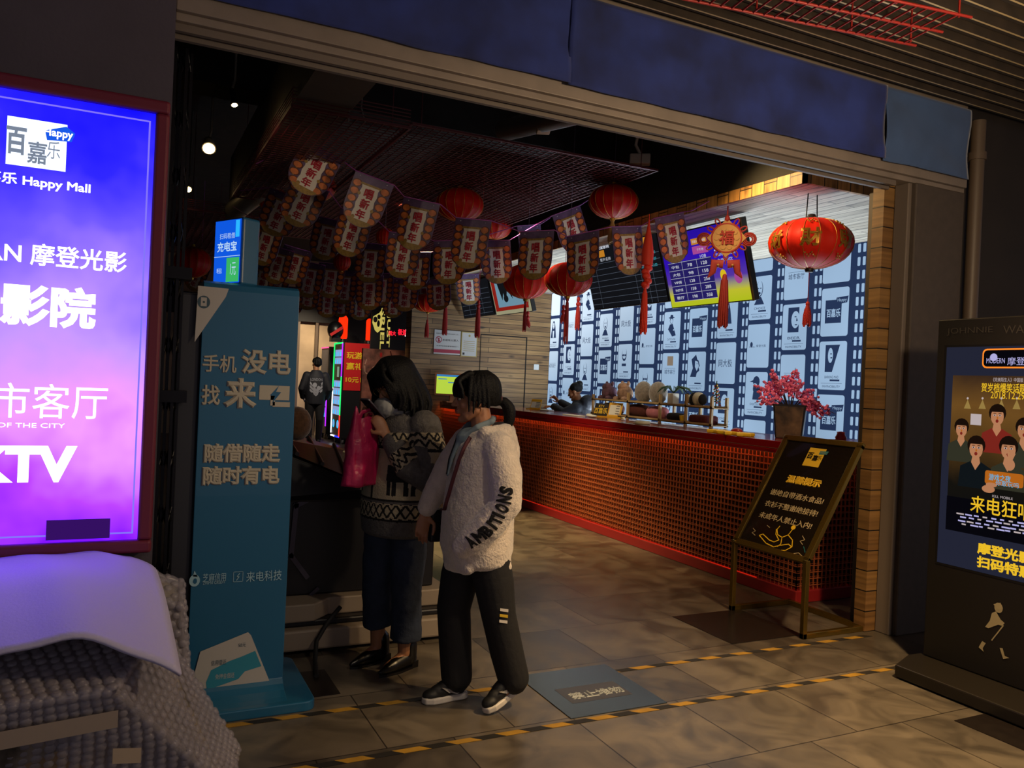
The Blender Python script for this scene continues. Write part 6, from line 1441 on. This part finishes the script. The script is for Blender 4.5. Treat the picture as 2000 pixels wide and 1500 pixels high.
# ---------------------------------------------------------------- girl in the white fleece, walking left
g2 = thing('person', 'person in white fleece hooded jacket and black trousers walking left past the counter', 'person', (1.505, 3.37, 0), math.radians(-92))
Hm = T3(.0, -.045, 1.415) @ RZ(math.radians(-14)) @ RX(math.radians(4))
b = MB(); head(b, Hm)
b.chain([(0, .0, 1.22), (0, -.005, 1.30), (0, -.02, 1.37)], [.055, .050, .048], 14)
b.loft([((0, 0, .74), .12, .09), ((0, .0, .85), .145, .10), ((0, .0, 1.0), .125, .09), ((0, .0, 1.15), .145, .095), ((0, .0, 1.23), .13, .075), ((0, 0, 1.27), .06, .05)], 20)
LA = [(.155, .02, 1.20), (.225, .035, .965), (.165, -.10, .80)]; RA = [(-.155, -.01, 1.20), (-.21, -.11, 1.02), (-.205, -.185, .865)]
for A_ in (LA, RA): b.chain(A_, [.042, .036, .026], 12)
hand(b, (-.205, -.19, .855), (-.02, -.18, -1), (1, -.1, .1), -1, (.25, .4, .35), .95)
hand(b, (.16, -.05, .79), (-.3, -.7, -.5), (-1, 0, .1), 1, (.6, .7, .5), .9)
LL = [(.085, .01, .78), (.09, .075, .435), (.085, .175, .13)]; RL = [(-.085, .0, .78), (-.085, -.07, .435), (-.085, -.045, .085)]
for A_ in (LL, RL): b.chain(A_, [.075, .052, .035], 12)
b.chain([(.085, .175, .13), (.09, .12, .07)], [.03, .025], 10); b.chain([(-.085, -.045, .085), (-.085, -.15, .035)], [.03, .025], 10)
mobj('body', fuse(b, .0045, 5), [M['skin'], M['lip']], g2, lip_paint(Hm)); eyes(Hm, g2)
h_ = MB()                                                   # hair with fringe and pony tail
h_.ell((0, .020, .046), (.079, .097, .080), 20, 0, Hm)
for i in range(17):                                         # fringe
    u = (i - 8) / 8; lock(h_, [(u * .035, -.02, .118), (u * .058, -.075, .085), (u * .070, -.094 + .028 * abs(u) ** 2, .048), (u * .072, -.094 + .034 * abs(u) ** 2, .018 - .012 * abs(u))], .014, .005, 8, Hm)
for s in (-1, 1):
    for i in range(5): lock(h_, [(s * .05, -.02 + i * .02, .10), (s * .078, -.03 + i * .02, .05), (s * .078, -.035 + i * .022, .0 - .008 * i), (s * .074, -.038 + i * .02, -.035 - .02 * (i == 0) - .03 * (i == 1))] , .013, .004, 8, Hm)
for i in range(22):
    a = -2.6 + 5.2 * i / 21; x, y = math.sin(a), math.cos(a)
    lock(h_, [(x * .03, .03 + y * .03, .120), (x * .07, .03 + y * .075, .085), (x * .078, .03 + y * .088, .03), (x * .05, .05 + y * .06, -.025), (0, .105, -.022)], .012, .008, 7, Hm)
h_.chain([(0, .095, -.02), (0, .122, -.010), (0, .138, -.02)], [.020, .018, .020], 12, 0, Hm)
for i in range(12):
    a = 2 * PI * i / 12; dx, dy = .020 * math.cos(a), .014 * math.sin(a); lock(h_, [(dx * .5, .132 + dy * .5, -.015), (dx * 1.1, .156 + dy, -.045), (dx * 1.2, .160 + dy, -.09), (dx * .9, .150 + dy * .7, -.135), (dx * .4, .142, -.165)], .019, .006, 7, Hm)
mobj('hair', fuse(h_, .0042, 2), M['hair_black'], g2)
MB().tube([Hm @ Vector((math.cos(a) * .021, .122, math.sin(a) * .021 - .010)) for a in [i * PI / 6 for i in range(13)]], .005, 6).build('hair_tie', M['strap_wine'], g2, world=False)
j = MB()
j.loft([((0, .0, .655), .165, .125), ((0, .0, .675), .19, .15), ((0, -.005, .74), .20, .165), ((0, -.005, .88), .195, .162), ((0, .0, 1.02), .188, .152), ((0, .0, 1.13), .185, .14), ((0, .0, 1.20), .175, .12), ((0, .005, 1.245), .14, .10), ((0, .01, 1.28), .095, .078)], 28)
j.chain(LA[:1] + [(.210, .035, 1.08)] + [LA[1]] + [(.205, -.035, .865), LA[2], (.14, -.125, .765)], [.080, .076, .073, .069, .060, .05], 16)
j.chain(RA[:1] + [(-.195, -.065, 1.11)] + [RA[1], (-.21, -.155, .935), (-.207, -.182, .885)], [.078, .072, .064, .056, .047], 16)
j.chain([(-.105, -.03, 1.262), (-.10, .07, 1.262), (0, .12, 1.262), (.10, .07, 1.262), (.105, -.03, 1.262)], [.035, .045, .052, .045, .035], 14)
j.chain([(-.07, .09, 1.25), (0, .145, 1.16), (.07, .09, 1.25)], [.05, .055, .05], 12); j.ell((0, .13, 1.16), (.10, .05, .10), 16)
j.chain([(-.13, -.09, .665), (0, -.125, .66), (.13, -.09, .665)], [.03, .035, .03], 10); j.chain([(-.13, .09, .665), (0, .125, .66), (.13, .09, .665)], [.03, .035, .03], 10)
jm = fuse(j, .0075, 6, .007, .035); jb = bvh(jm)
mobj('jacket', jm, M['fleece'], g2)
s_ = MB()
s_.chain([(-.055, .02, 1.315), (-.062, -.05, 1.285), (-.03, -.095, 1.25)], [.016, .020, .012], 10, 0, None, .6); s_.chain([(.055, .02, 1.315), (.062, -.05, 1.285), (.03, -.095, 1.25)], [.016, .020, .012], 10, 0, None, .6); s_.chain([(-.055, .02, 1.315), (0, .05, 1.325), (.055, .02, 1.315)], [.016, .018, .016], 10)
s_.ell((0, -.055, 1.225), (.062, .075, .06), 16); s_.chain([(0, -.112, 1.23), (.01, -.150, 1.14), (.015, -.166, 1.07)], [.022, .018, .012], 10, 0, None, .5)
mobj('shirt_collar', fuse(s_, .006, 3), M['shirt_grey'], g2)
for k_ in range(1): pass
MB().tube([(0, -.125, 1.235), (.012, -.162, 1.14), (.017, -.172, 1.07)], .003, 6).build('zip', M['black_metal'], g2, world=False)
tr = MB(); tr.ell((0, .01, .78), (.152, .118, .14), 20)
tr.chain([(.082, .01, .76), (.088, .055, .58), (.09, .085, .43), (.086, .135, .26), (.085, .175, .135)], [.10, .092, .080, .078, .074], 16)
tr.chain([(-.082, .0, .76), (-.085, -.045, .58), (-.085, -.070, .43), (-.085, -.055, .26), (-.085, -.040, .105)], [.10, .092, .080, .077, .074], 16)
for (x, ys, s0) in ((.085, .17, .165), (-.085, -.042, .13)):
    for q in range(2): tr.chain([(x - .05, ys, s0 + .035 * q), (x, ys - .055, s0 + .02 + .035 * q), (x + .05, ys, s0 + .03 * q)], [.022, .025, .022], 8)
tm = fuse(tr, .008, 5); tb_ = bvh(tm); mobj('trousers', tm, M['trouser_black'], g2)
st = MB()
for i in range(3):
    y_, z_ = .075, .475 - .026 * i; hit = tb_.ray_cast(Vector((.5, y_ + .018 * 0, z_)), Vector((-1, 0, 0)))[0]; x_ = hit.x if hit else .18
    st.add([(x_ + .003, y_ - .022, z_ + .004), (x_ + .003, y_ + .018, z_ - .004), (x_ + .003, y_ + .018, z_ + .009), (x_ + .003, y_ - .022, z_ + .017)], [(0, 1, 2, 3)], 1 if i == 1 else 0)
st.build('leg_stripes', [M['sole_white'], M['patch_yellow']], g2, world=False)
sneaker(g2, (-.085, -.105, .0), .06, 0.0, -1); sneaker(g2, (.09, .115, .034), .30, .30, 1)
# sleeve lettering wrapped on the left sleeve, reading upwards
lt = MB(); pts = [(-.125, .80), (-.075, .845), (-.032, .90), (-.004, .965), (.010, 1.04)]; word = 'AMBITIONS'
def along(u):
    x = u * (len(pts) - 1); i = min(int(x), len(pts) - 2); f = x - i; a, c = pts[i], pts[i + 1]; return (a[0] + (c[0] - a[0]) * f, a[1] + (c[1] - a[1]) * f), math.atan2(c[1] - a[1], c[0] - a[0])
us = [0.02, .17, .305, .415, .515, .60, .715, .85, .975]
for ch, u in zip(word, us):
    (yy, zz), an = along(u); tmp = MB(); w_ = {'I': .013, 'M': .042}.get(ch, .033); tmp.text(ch, 0, 0, w_, .056, 0, 0, None, .06); tmp = finer(tmp, .012)
    ca, sa = math.cos(an), math.sin(an); vs = []
    for v in tmp.v:
        a_, c_ = v.x * ca - v.y * sa, v.x * sa + v.y * ca
        o_ = Vector((.6, yy + a_, zz + c_)); hit, nn, _, _ = jb.ray_cast(o_, Vector((-1, 0, 0)))
        vs.append(Vector(((hit.x if hit else .2) + .005 + v.z * .3, yy + a_, zz + c_)))
    lt.add(vs, tmp.f)
lt.build('sleeve_lettering', M['knit_black'], g2, world=False)
# cross-body bag
G2 = WM[g2.name]
bg = thing('crossbody_bag', 'small black crossbody bag on a wine red strap worn by the person in white fleece', 'bag', tuple(G2 @ Vector((-.235, -.08, .715))), math.radians(-92))
Bi = WM[bg.name].inverted() @ G2
q = MB(); q.box((-.262, -.155, .715), (-.212, -.005, .87), 0, Bi); q.box((-.266, -.158, .80), (-.25, -.002, .872), 0, Bi)
mobj('pouch', fuse(q, .005, 6), M['bag_black'], bg)
rib = []
for i in range(13):
    u = i / 12; p = Vector((.075 * (1 - u) - .165 * u, -.10 * (1 - u) - .12 * u, 1.245 * (1 - u) + .90 * u)); o_ = p + Vector((.35, -.55, .1)); dd = (Vector((p.x * .3, 0, p.z - .02)) - o_).normalized()
    hit, nn, _, _ = jb.ray_cast(o_, dd); rib.append((hit if hit else p) + (nn if nn else Vector((0, -1, 0))) * .006)
MB().tube([Bi @ p for p in rib] + [Bi @ Vector((-.235, -.10, .865))], .011, 8, flat=.45, up=(0, 0, 1)).build('strap', M['strap_wine'], bg, world=False)

# ---------------------------------------------------------------- girl in the patterned cardigan, looking at her phone
g1 = thing('person', 'person in grey and cream patterned knit cardigan looking down at a phone', 'person', (1.31, 3.98, 0), math.radians(-68))
Hm = T3(.0, -.06, 1.462) @ RZ(math.radians(-2)) @ RX(math.radians(30))
b = MB(); head(b, Hm)
b.chain([(0, .01, 1.28), (0, -.01, 1.36), (0, -.03, 1.41)], [.055, .050, .048], 14)
b.loft([((0, 0, .74), .12, .09), ((0, .0, .88), .14, .10), ((0, .0, 1.05), .125, .09), ((0, .0, 1.2), .145, .095), ((0, .0, 1.28), .13, .075), ((0, 0, 1.33), .06, .05)], 20)
LA = [(.165, .02, 1.255), (.225, -.03, .985), (.085, -.14, 1.195)]; RA = [(-.165, -.01, 1.255), (-.20, -.06, 1.02), (-.045, -.185, 1.215)]
for A_ in (LA, RA): b.chain(A_, [.044, .036, .026], 12)
hand(b, (.075, -.155, 1.21), (-.42, -.30, .80), (-.6, .3, -.2), 1, (.5, .6, .5), .95, .9)
hand(b, (-.04, -.20, 1.235), (.12, -.15, .9), (.35, .75, -.1), 1, (.6, .7, .5), .95, .9)
LL = [(.09, .01, .78), (.095, .0, .45), (.09, .02, .09)]; RL = [(-.085, -.01, .78), (-.09, -.02, .45), (-.085, -.02, .09)]
for A_ in (LL, RL): b.chain(A_, [.078, .052, .036], 12)
b.chain([(.09, .02, .07), (.092, -.09, .035)], [.03, .024], 10); b.chain([(-.085, -.02, .07), (-.083, -.13, .035)], [.03, .024], 10)
mobj('body', fuse(b, .0045, 5), [M['skin'], M['lip']], g1, lip_paint(Hm)); eyes(Hm, g1)
gl = MB()
for s in (-1, 1): gl.tube([Hm @ Vector((s * .030 + .023 * math.cos(a), -.094, .0 + .021 * math.sin(a))) for a in [i * PI / 9 for i in range(19)]], .0016, 5); gl.tube([Hm @ Vector((s * .053, -.092, .004)), Hm @ Vector((s * .072, -.03, .006)), Hm @ Vector((s * .074, .01, .0))], .0014, 5)
gl.tube([Hm @ Vector((-.008, -.094, .004)), Hm @ Vector((0, -.097, .008)), Hm @ Vector((.008, -.094, .004))], .0014, 5)
gl.build('glasses', M['gold_wire'], g1, world=False)
h_ = MB(); h_.ell((0, .024, .040), (.084, .098, .088), 20, 0, Hm)
for ring_ in range(2):
    for i in range(34):                                     # bob falling straight down in the world while the head is bowed
        a = math.radians(56) + (2 * PI - math.radians(112)) * i / 33      # 0 is the face
        x, y = math.sin(a), -math.cos(a); crown = Hm @ Vector((x * .02, .012 + y * .02, .125)); m1 = Hm @ Vector((x * .078, .022 + y * .090, .085 - .01 * ring_)); m2 = Hm @ Vector((x * (.100 - .012 * ring_), .024 + y * (.112 - .012 * ring_), .02))
        fl_ = .135 + .012 * math.sin(i * 2.3) - .02 * ring_ + .03 * max(0, y)
        m3 = Vector((x * fl_ * .95, -.030 + y * fl_ + .01, 1.385 + .006 * math.sin(i * 1.7))); m4 = Vector((x * fl_ * (1.0 - .10 * (y < -.2)), -.025 + y * fl_, 1.315 + .018 * math.sin(i * 2.9) + .03 * max(0, -y)))
        lock(h_, [crown, m1, m2, m3, m4], .020, .006, 8)
for s in (-1, 1):                                           # strands framing the face
    for i in range(4): lock(h_, [(s * .004, -.02, .125), (s * (.045 + .006 * i), -.075, .088), (s * (.066 + .006 * i), -.088 + .008 * i, .03), (s * (.070 + .007 * i), -.092 + .01 * i, -.04), (s * (.064 + .006 * i), -.09 + .01 * i, -.10)], .014, .004, 7, Hm)
for i in range(9): u = (i - 4) / 4; lock(h_, [(u * .02, -.03, .122), (u * .05, -.080, .085), (u * .062, -.098 + .02 * u * u, .045), (u * .066, -.098 + .025 * u * u, .02)], .012, .003, 7, Hm)
mobj('hair', fuse(h_, .0055, 2), M['hair_black'], g1)
sc_ = MB().chain([(-.06, .03, 1.345), (-.07, -.05, 1.345), (0, -.10, 1.335), (.07, -.05, 1.345), (.06, .03, 1.345)], [.035, .04, .045, .04, .035], 14); sc_.ell((0, -.12, 1.34), (.068, .042, .055), 14); sc_.chain([(-.05, -.12, 1.36), (.0, -.145, 1.345), (.05, -.12, 1.35)], [.014, .016, .014], 8); sc_.chain([(-.045, -.13, 1.32), (.01, -.148, 1.31), (.05, -.125, 1.325)], [.014, .016, .014], 8)
mobj('scarf', fuse(sc_, .006, 3, .006, .02), M['scarf_pale'], g1)
j = MB()
j.loft([((0, .0, .685), .175, .14), ((0, .0, .70), .20, .160), ((0, .0, .80), .212, .172), ((0, .0, .95), .208, .168), ((0, .0, 1.08), .198, .155), ((0, .0, 1.18), .19, .14), ((0, .0, 1.25), .175, .115), ((0, .005, 1.30), .13, .095), ((0, .005, 1.335), .085, .075)], 28)
j.chain([LA[0], (.220, .01, 1.12), LA[1], (.18, -.085, 1.06), (.105, -.132, 1.17)], [.085, .092, .094, .080, .055], 16)
j.chain([RA[0], (-.205, -.04, 1.14), RA[1], (-.14, -.12, 1.11), (-.055, -.175, 1.195)], [.082, .086, .084, .072, .050], 16)
cm = fuse(j, .0052, 5)
def zig(s, z0, z):
    """bold knitted zigzag band: cream with black steps"""
    ph = (s / .046) % 1.0; tri = abs(ph * 2 - 1); k_ = (z - z0) / .034
    return 2 if abs(k_ % 1.0 - tri) < .27 else 1
def arm_t(c):
    best = None
    for A_ in (LA, RA):
        P_ = [Vector(p) for p in A_]
        for i in (0, 1):
            d = P_[i + 1] - P_[i]; u = max(0, min(1, (c - P_[i]).dot(d) / d.length_squared)); r_ = (c - (P_[i] + d * u)).length
            if best is None or r_ < best[0]: best = (r_, i + u, abs(c.x) > .16 or c.y < -.16)
    return best
def paint(c):
    ang = math.atan2(c.x, -c.y); s = ang * .19; r_, u, out = arm_t(c)
    torso = (c.x / .215) ** 2 + (c.y / .178) ** 2 < 1.0
    if (not torso or c.z > 1.22) and out and r_ < .1:
        if u < 1.02 and 1.16 < c.z < 1.23: return zig(c.y + c.x * .3, 1.162, c.z)
        if 1.4 < u < 1.72: return zig(c.x * .8 + c.z, 0, (u - 1.42) * .2)
        return 0
    z = c.z
    if z < .775: return 0
    if z < .79: return 2
    if z < .865: return zig(s + (.023 if z > .83 else 0), .795, z)
    if z < .885: return 0 if z < .878 else 2
    if z < 1.135:
        # dark deer figure on each side of the front
        for cs in (.5, -.5):
            q = (s - cs * .36)
            if .905 < z < .985 and any(abs(q - l) < .011 for l in (-.065, -.035, .025, .06)): return 2
            if .975 < z < 1.06 and abs(q) < .078: return 2
            if 1.04 < z < 1.10 and abs(q - .06) < .022: return 2
        if abs(c.x) < .006 and c.y < 0: return 2
        return 1
    if z < 1.15: return 2
    if z < 1.22: return zig(s, 1.152, z)
    return 0
mobj('cardigan', cm, [M['knit_grey'], M['knit_cream'], M['knit_black']], g1, paint)
tr = MB(); tr.ell((0, .01, .78), (.155, .12, .13), 20)
tr.tube([(.085, .01, .80), (.095, .01, .58), (.096, .005, .42), (.092, .02, .27), (.09, .025, .155)], [.100, .092, .080, .078, .083], 20); tr.tube([(-.085, -.01, .80), (-.09, -.02, .58), (-.092, -.035, .42), (-.09, -.025, .27), (-.085, -.015, .19)], [.100, .090, .078, .076, .080], 20)
mobj('jeans', fuse(tr, .008, 4, .012, .06), M['denim'], g1)
for (x, y, yw) in ((.091, .02, .08), (-.084, -.02, .02)):
    S = T3(x, y, 0) @ RZ(yw); u = MB(); u.chain([(0, .045, .045), (0, .0, .05), (0, -.08, .036), (0, -.165, .024)], [.036, .042, .036, .014], 12, 0, S, .9); u.chain([(0, .03, .05), (0, .025, .12)], [.042, .046], 12, 0, S)
    o = mobj('boot', fuse(u, .006, 3), M['boot_black'], g1); MB().box((-.028, .03, 0), (.028, .075, .035), 0, S).poly([(-.03, .03), (.03, .03), (.036, -.06), (.022, -.14), (0, -.175), (-.022, -.14), (-.036, -.06)], .0, .012, 0, S).build('boot_sole', M['boot_black'], o, world=False)
G1 = WM[g1.name]
# phone and pink bag
c = G1 @ Vector((.02, -.20, 1.335)); ph = thing('mobile_phone', 'dark mobile phone held up by the person in the knit cardigan', 'phone', tuple(c))
Pp = frame(c, G1.to_3x3() @ Vector((1, 0, 0)), G1.to_3x3() @ Vector((.0, -.75, .65)))
mat('phone_shell', '#4b4650', 0.3); mat('phone_black', '#101014', 0.15)
MB().rect(-.037, -.075, .037, .075, -.004, .004, 0, Pp, .010).build('shell', M['phone_shell'], ph, bevel=.001); MB().rect(-.034, -.070, .034, .070, .0045, None, 0, Pp, .006).build('screen', M['phone_black'], ph)
mp = mat('bag_pink', '#b01850', 0.35, bump=0.9, bump_scale=22, noise_amt=0.1, noise_scale=14, alpha=.9)
c = G1 @ Vector((-.01, -.215, 1.285)); pb = thing('plastic_bag', 'bright pink plastic carrier bag hanging from the hand of the person in the cardigan', 'bag', tuple(c))
nb = 40; ks = 26; vs = []; rx_ = [G1.to_3x3() @ Vector((.25, -1, 0)), G1.to_3x3() @ Vector((1, .25, 0))]
for k_ in range(ks + 1):
    v = k_ / ks; z = -.33 * v; wd_ = .072 + .018 * min(1, v * 4) + .014 * v; dp = .022 + .032 * min(1, v * 2.2)
    for i in range(nb):
        a = 2 * PI * i / nb; fold = 1 + .14 * math.sin(a * 5 + v * 3) * (1 - .5 * v) + .07 * math.sin(a * 11 - v * 6) + .22 * noise.noise(Vector((math.cos(a) * 1.5, math.sin(a) * 1.5, v * 4)))
        ca, sa = math.cos(a), math.sin(a); ca = math.copysign(abs(ca) ** .7, ca); sa = math.copysign(abs(sa) ** .8, sa)
        vs.append(c + rx_[0] * (wd_ * ca * (.85 + .15 * fold) + .018 + .012 * v) + rx_[1] * dp * sa * fold + Vector((0, 0, z + (.055 * abs(ca) ** 3 + .012 * math.sin(a * 5)) * max(0, 1 - v * 5) + .008 * noise.noise(Vector((ca * 2, sa * 2, 3))) * v)))
b = MB().add(vs, [(i * nb + q, i * nb + (q + 1) % nb, (i + 1) * nb + (q + 1) % nb, (i + 1) * nb + q) for i in range(ks) for q in range(nb)] + [tuple(range(ks * nb, ks * nb + nb))], 0, None, True)
b.build('sack', mp, pb)
b = MB()
for s in (-.03, .045): b.tube([c + rx_[0] * (s + .02) + Vector((0, 0, -.015)), c + rx_[0] * (s * .5 + .012) + Vector((0, 0, .03)), c + rx_[0] * .0 + rx_[1] * .02 + Vector((0, 0, .045))], [.022, .013, .008], 8, flat=.35)
b.build('handle', mp, pb)

# ---------------------------------------------------------------- man walking away in the lobby
gm = thing('person', 'person in black jacket with white back print walking away beside the vending machines', 'person', (3.70, 17.05, 0), math.radians(172))
K = 1.05; b = MB(); Hm = T3(0, -.02, 1.62 * K) @ RZ(.5); head(b, Hm @ Matrix.Scale(1.12, 4))
b.chain([(0, 0, 1.40 * K), (0, -.01, 1.54 * K)], [.06, .055], 12); b.loft([((0, 0, .85 * K), .15, .10), ((0, 0, 1.1 * K), .15, .10), ((0, 0, 1.35 * K), .16, .10), ((0, 0, 1.43 * K), .10, .07)], 16)
for s in (-1, 1): b.chain([(s * .19, 0, 1.38 * K), (s * .28, .03, 1.10 * K), (s * .24, -.12, .92 * K)], [.05, .045, .03], 10); hand(b, (s * .24, -.13, .91 * K), (-s * .3, -.5, -.5), (-s, 0, 0), -s, sc=1.1); b.chain([(s * .10, 0, .85 * K), (s * .11, -.02 * s, .5 * K), (s * .11, .12 * s, .08)], [.09, .07, .045], 10); b.chain([(s * .11, .12 * s, .07), (s * .12, .12 * s - .16, .04)], [.045, .035], 8)
mobj('body', fuse(b, .009, 4), M['skin'], gm)
j = MB(); j.loft([((0, 0, .80 * K), .20, .15), ((0, 0, 1.0 * K), .21, .16), ((0, 0, 1.2 * K), .22, .16), ((0, 0, 1.36 * K), .21, .14), ((0, 0, 1.44 * K), .13, .10), ((0, 0, 1.49 * K), .09, .08)], 20)
for s in (-1, 1): j.chain([(s * .19, 0, 1.38 * K), (s * .29, .03, 1.10 * K), (s * .25, -.11, .94 * K)], [.085, .075, .06], 12)
jm = fuse(j, .012, 4); jb2 = bvh(jm); mobj('jacket', jm, M['jacket_navy'], gm)
tr = MB()
for s in (-1, 1): tr.chain([(s * .10, 0, .85 * K), (s * .11, -.02 * s, .5 * K), (s * .11, .12 * s, .10)], [.115, .085, .065], 12)
mobj('trousers', fuse(tr, .012, 3), M['trouser_black'], gm)
for s in (-1, 1): mobj('shoe', fuse(MB().chain([(s * .11, .12 * s + .03, .05), (s * .12, .12 * s - .17, .04)], [.052, .042], 10), .012, 2), M['shoe_black'], gm)
h_ = MB(); h_.ell((0, .02, .045), (.088, .10, .092), 16, 0, Hm); h_.ell((0, .05, -.01), (.078, .07, .06), 14, 0, Hm)
for i in range(14): a = i * .45; lock(h_, [(0, .02, .13), (.075 * math.sin(a), .02 + .09 * math.cos(a), .09), (.09 * math.sin(a), .02 + .105 * math.cos(a), .03 - .05 * (math.cos(a) > 0))], .02, .008, 7, Hm)
mobj('hair', fuse(h_, .009, 2), M['hair_black'], gm)
pr = MB(); tmp = MB(); tmp.text('LONDON', 0, 1.30 * K, .25, .06, 0, 0, None, .03)
for i in range(3): tmp.poly([(-.13, 1.26 * K - i * .075), (-.02, 1.15 * K - i * .06), (0, 1.10 * K - i * .05), (0, 1.06 * K - i * .05), (-.13, 1.21 * K - i * .075)]); tmp.poly([(.13, 1.26 * K - i * .075), (.02, 1.15 * K - i * .06), (0, 1.10 * K - i * .05), (0, 1.06 * K - i * .05), (.13, 1.21 * K - i * .075)])
tmp.disc(-.03, 1.19 * K, .045, .05); tmp.disc(.05, 1.13 * K, .04, .045)
vs = []
for v in tmp.v: hit = jb2.ray_cast(Vector((-v.x, .6, v.y)), Vector((0, -1, 0)))[0]; vs.append(Vector((-v.x, (hit.y if hit else .16) + .008, v.y)))
pr.add(vs, [tuple(reversed(f)) for f in tmp.f]); pr.build('back_print', M['print_white'], gm, world=False)

# ---------------------------------------------------------------- clerk behind the bar
gc = thing('person', 'person in black hooded top seated behind the red bar, hand resting on the counter', 'person', (5.42, 9.0, 0), math.radians(-145))
Hm = T3(0, -.10, 1.405) @ RZ(.15) @ RX(.32); b = MB(); head(b, Hm); b.chain([(0, .0, 1.20), (0, -.06, 1.34)], [.055, .05], 12)
b.loft([((0, .05, .50), .17, .14), ((0, .04, .8), .14, .10), ((0, .02, 1.1), .15, .10), ((0, 0, 1.2), .12, .08)], 16)
for s in (-1, 1): b.chain([(s * .16, .0, 1.16), (s * .24, -.14, .98 + .12), (s * .12 if s > 0 else -.20, -.36 if s > 0 else -.42, 1.20 + .06 * (s < 0))], [.045, .04, .026], 10)
hand(b, (.12, -.37, 1.20), (-.4, -.8, -.02), (0, 0, -1), 1, (.2, .2, .2)); hand(b, (-.20, -.43, 1.27), (-.1, -.7, .5), (.5, .2, -.6), -1, (.5, .5, .4))
for s in (-1, 1): b.chain([(s * .10, .05, .52), (s * .12, -.36, .50), (s * .12, -.34, .08)], [.08, .06, .04], 10); b.chain([(s * .12, -.34, .06), (s * .12, -.48, .035)], [.04, .03], 8)
mobj('body', fuse(b, .006, 4), [M['skin'], M['lip']], gc, lip_paint(Hm)); eyes(Hm, gc)
j = MB(); j.loft([((0, .04, .50), .19, .16), ((0, .04, .8), .185, .15), ((0, .03, 1.0), .19, .15), ((0, .01, 1.18), .195, .14), ((0, 0, 1.26), .15, .12), ((0, -.02, 1.30), .09, .08)], 22); j.ell((0, .09, 1.27), (.14, .11, .11), 14)
for s in (-1, 1): j.chain([(s * .16, .0, 1.19), (s * .245, -.14, 1.12), (s * .13 if s > 0 else -.205, -.33 if s > 0 else -.39, 1.20 + .05 * (s < 0))], [.085, .075, .05], 12)
mobj('hooded_top', fuse(j, .010, 4), M['jacket_navy'], gc)
tr = MB()
for s in (-1, 1): tr.chain([(s * .10, .05, .54), (s * .12, -.36, .51), (s * .12, -.34, .12)], [.11, .08, .06], 12)
mobj('trousers', fuse(tr, .012, 3), M['trouser_black'], gc)
for s in (-1, 1): mobj('shoe', fuse(MB().chain([(s * .12, -.31, .045), (s * .12, -.50, .04)], [.045, .038], 10), .012, 2), M['shoe_black'], gc)
h_ = MB(); h_.ell((0, .03, .045), (.080, .092, .080), 16, 0, Hm); h_.ell((0, .09, .085), (.045, .045, .045), 14, 0, Hm)
for i in range(18): a = -2.3 + 4.6 * i / 17; lock(h_, [(math.sin(a) * .06, .03 - .09 * (abs(a) < .9) + .02, .06), (math.sin(a) * .08, .03 + math.cos(a) * .02, .05), (0, .09, .08)], .014, .01, 7, Hm)
lock(h_, [(-.07, -.03, .04), (-.08, -.03, 0), (-.075, -.02, -.05)], .008, .003, 6, Hm)
mobj('hair', fuse(h_, .007, 2), M['hair_black'], gc)
st = thing('bar_stool', 'dark stool under the seated clerk behind the bar', 'stool', (5.42, 9.0, 0), 0)
MB().tube([(5.42 + .03, 9.0 + .04, .36), (5.45, 9.04, .42)], .19, 20).build('seat', M['bag_black'], st); MB().tube([(5.45, 9.04, 0), (5.45, 9.04, .36)], .03, 12).tube([(5.45, 9.04, 0), (5.45, 9.04, .03)], .2, 20).build('pedestal', M['black_metal'], st)
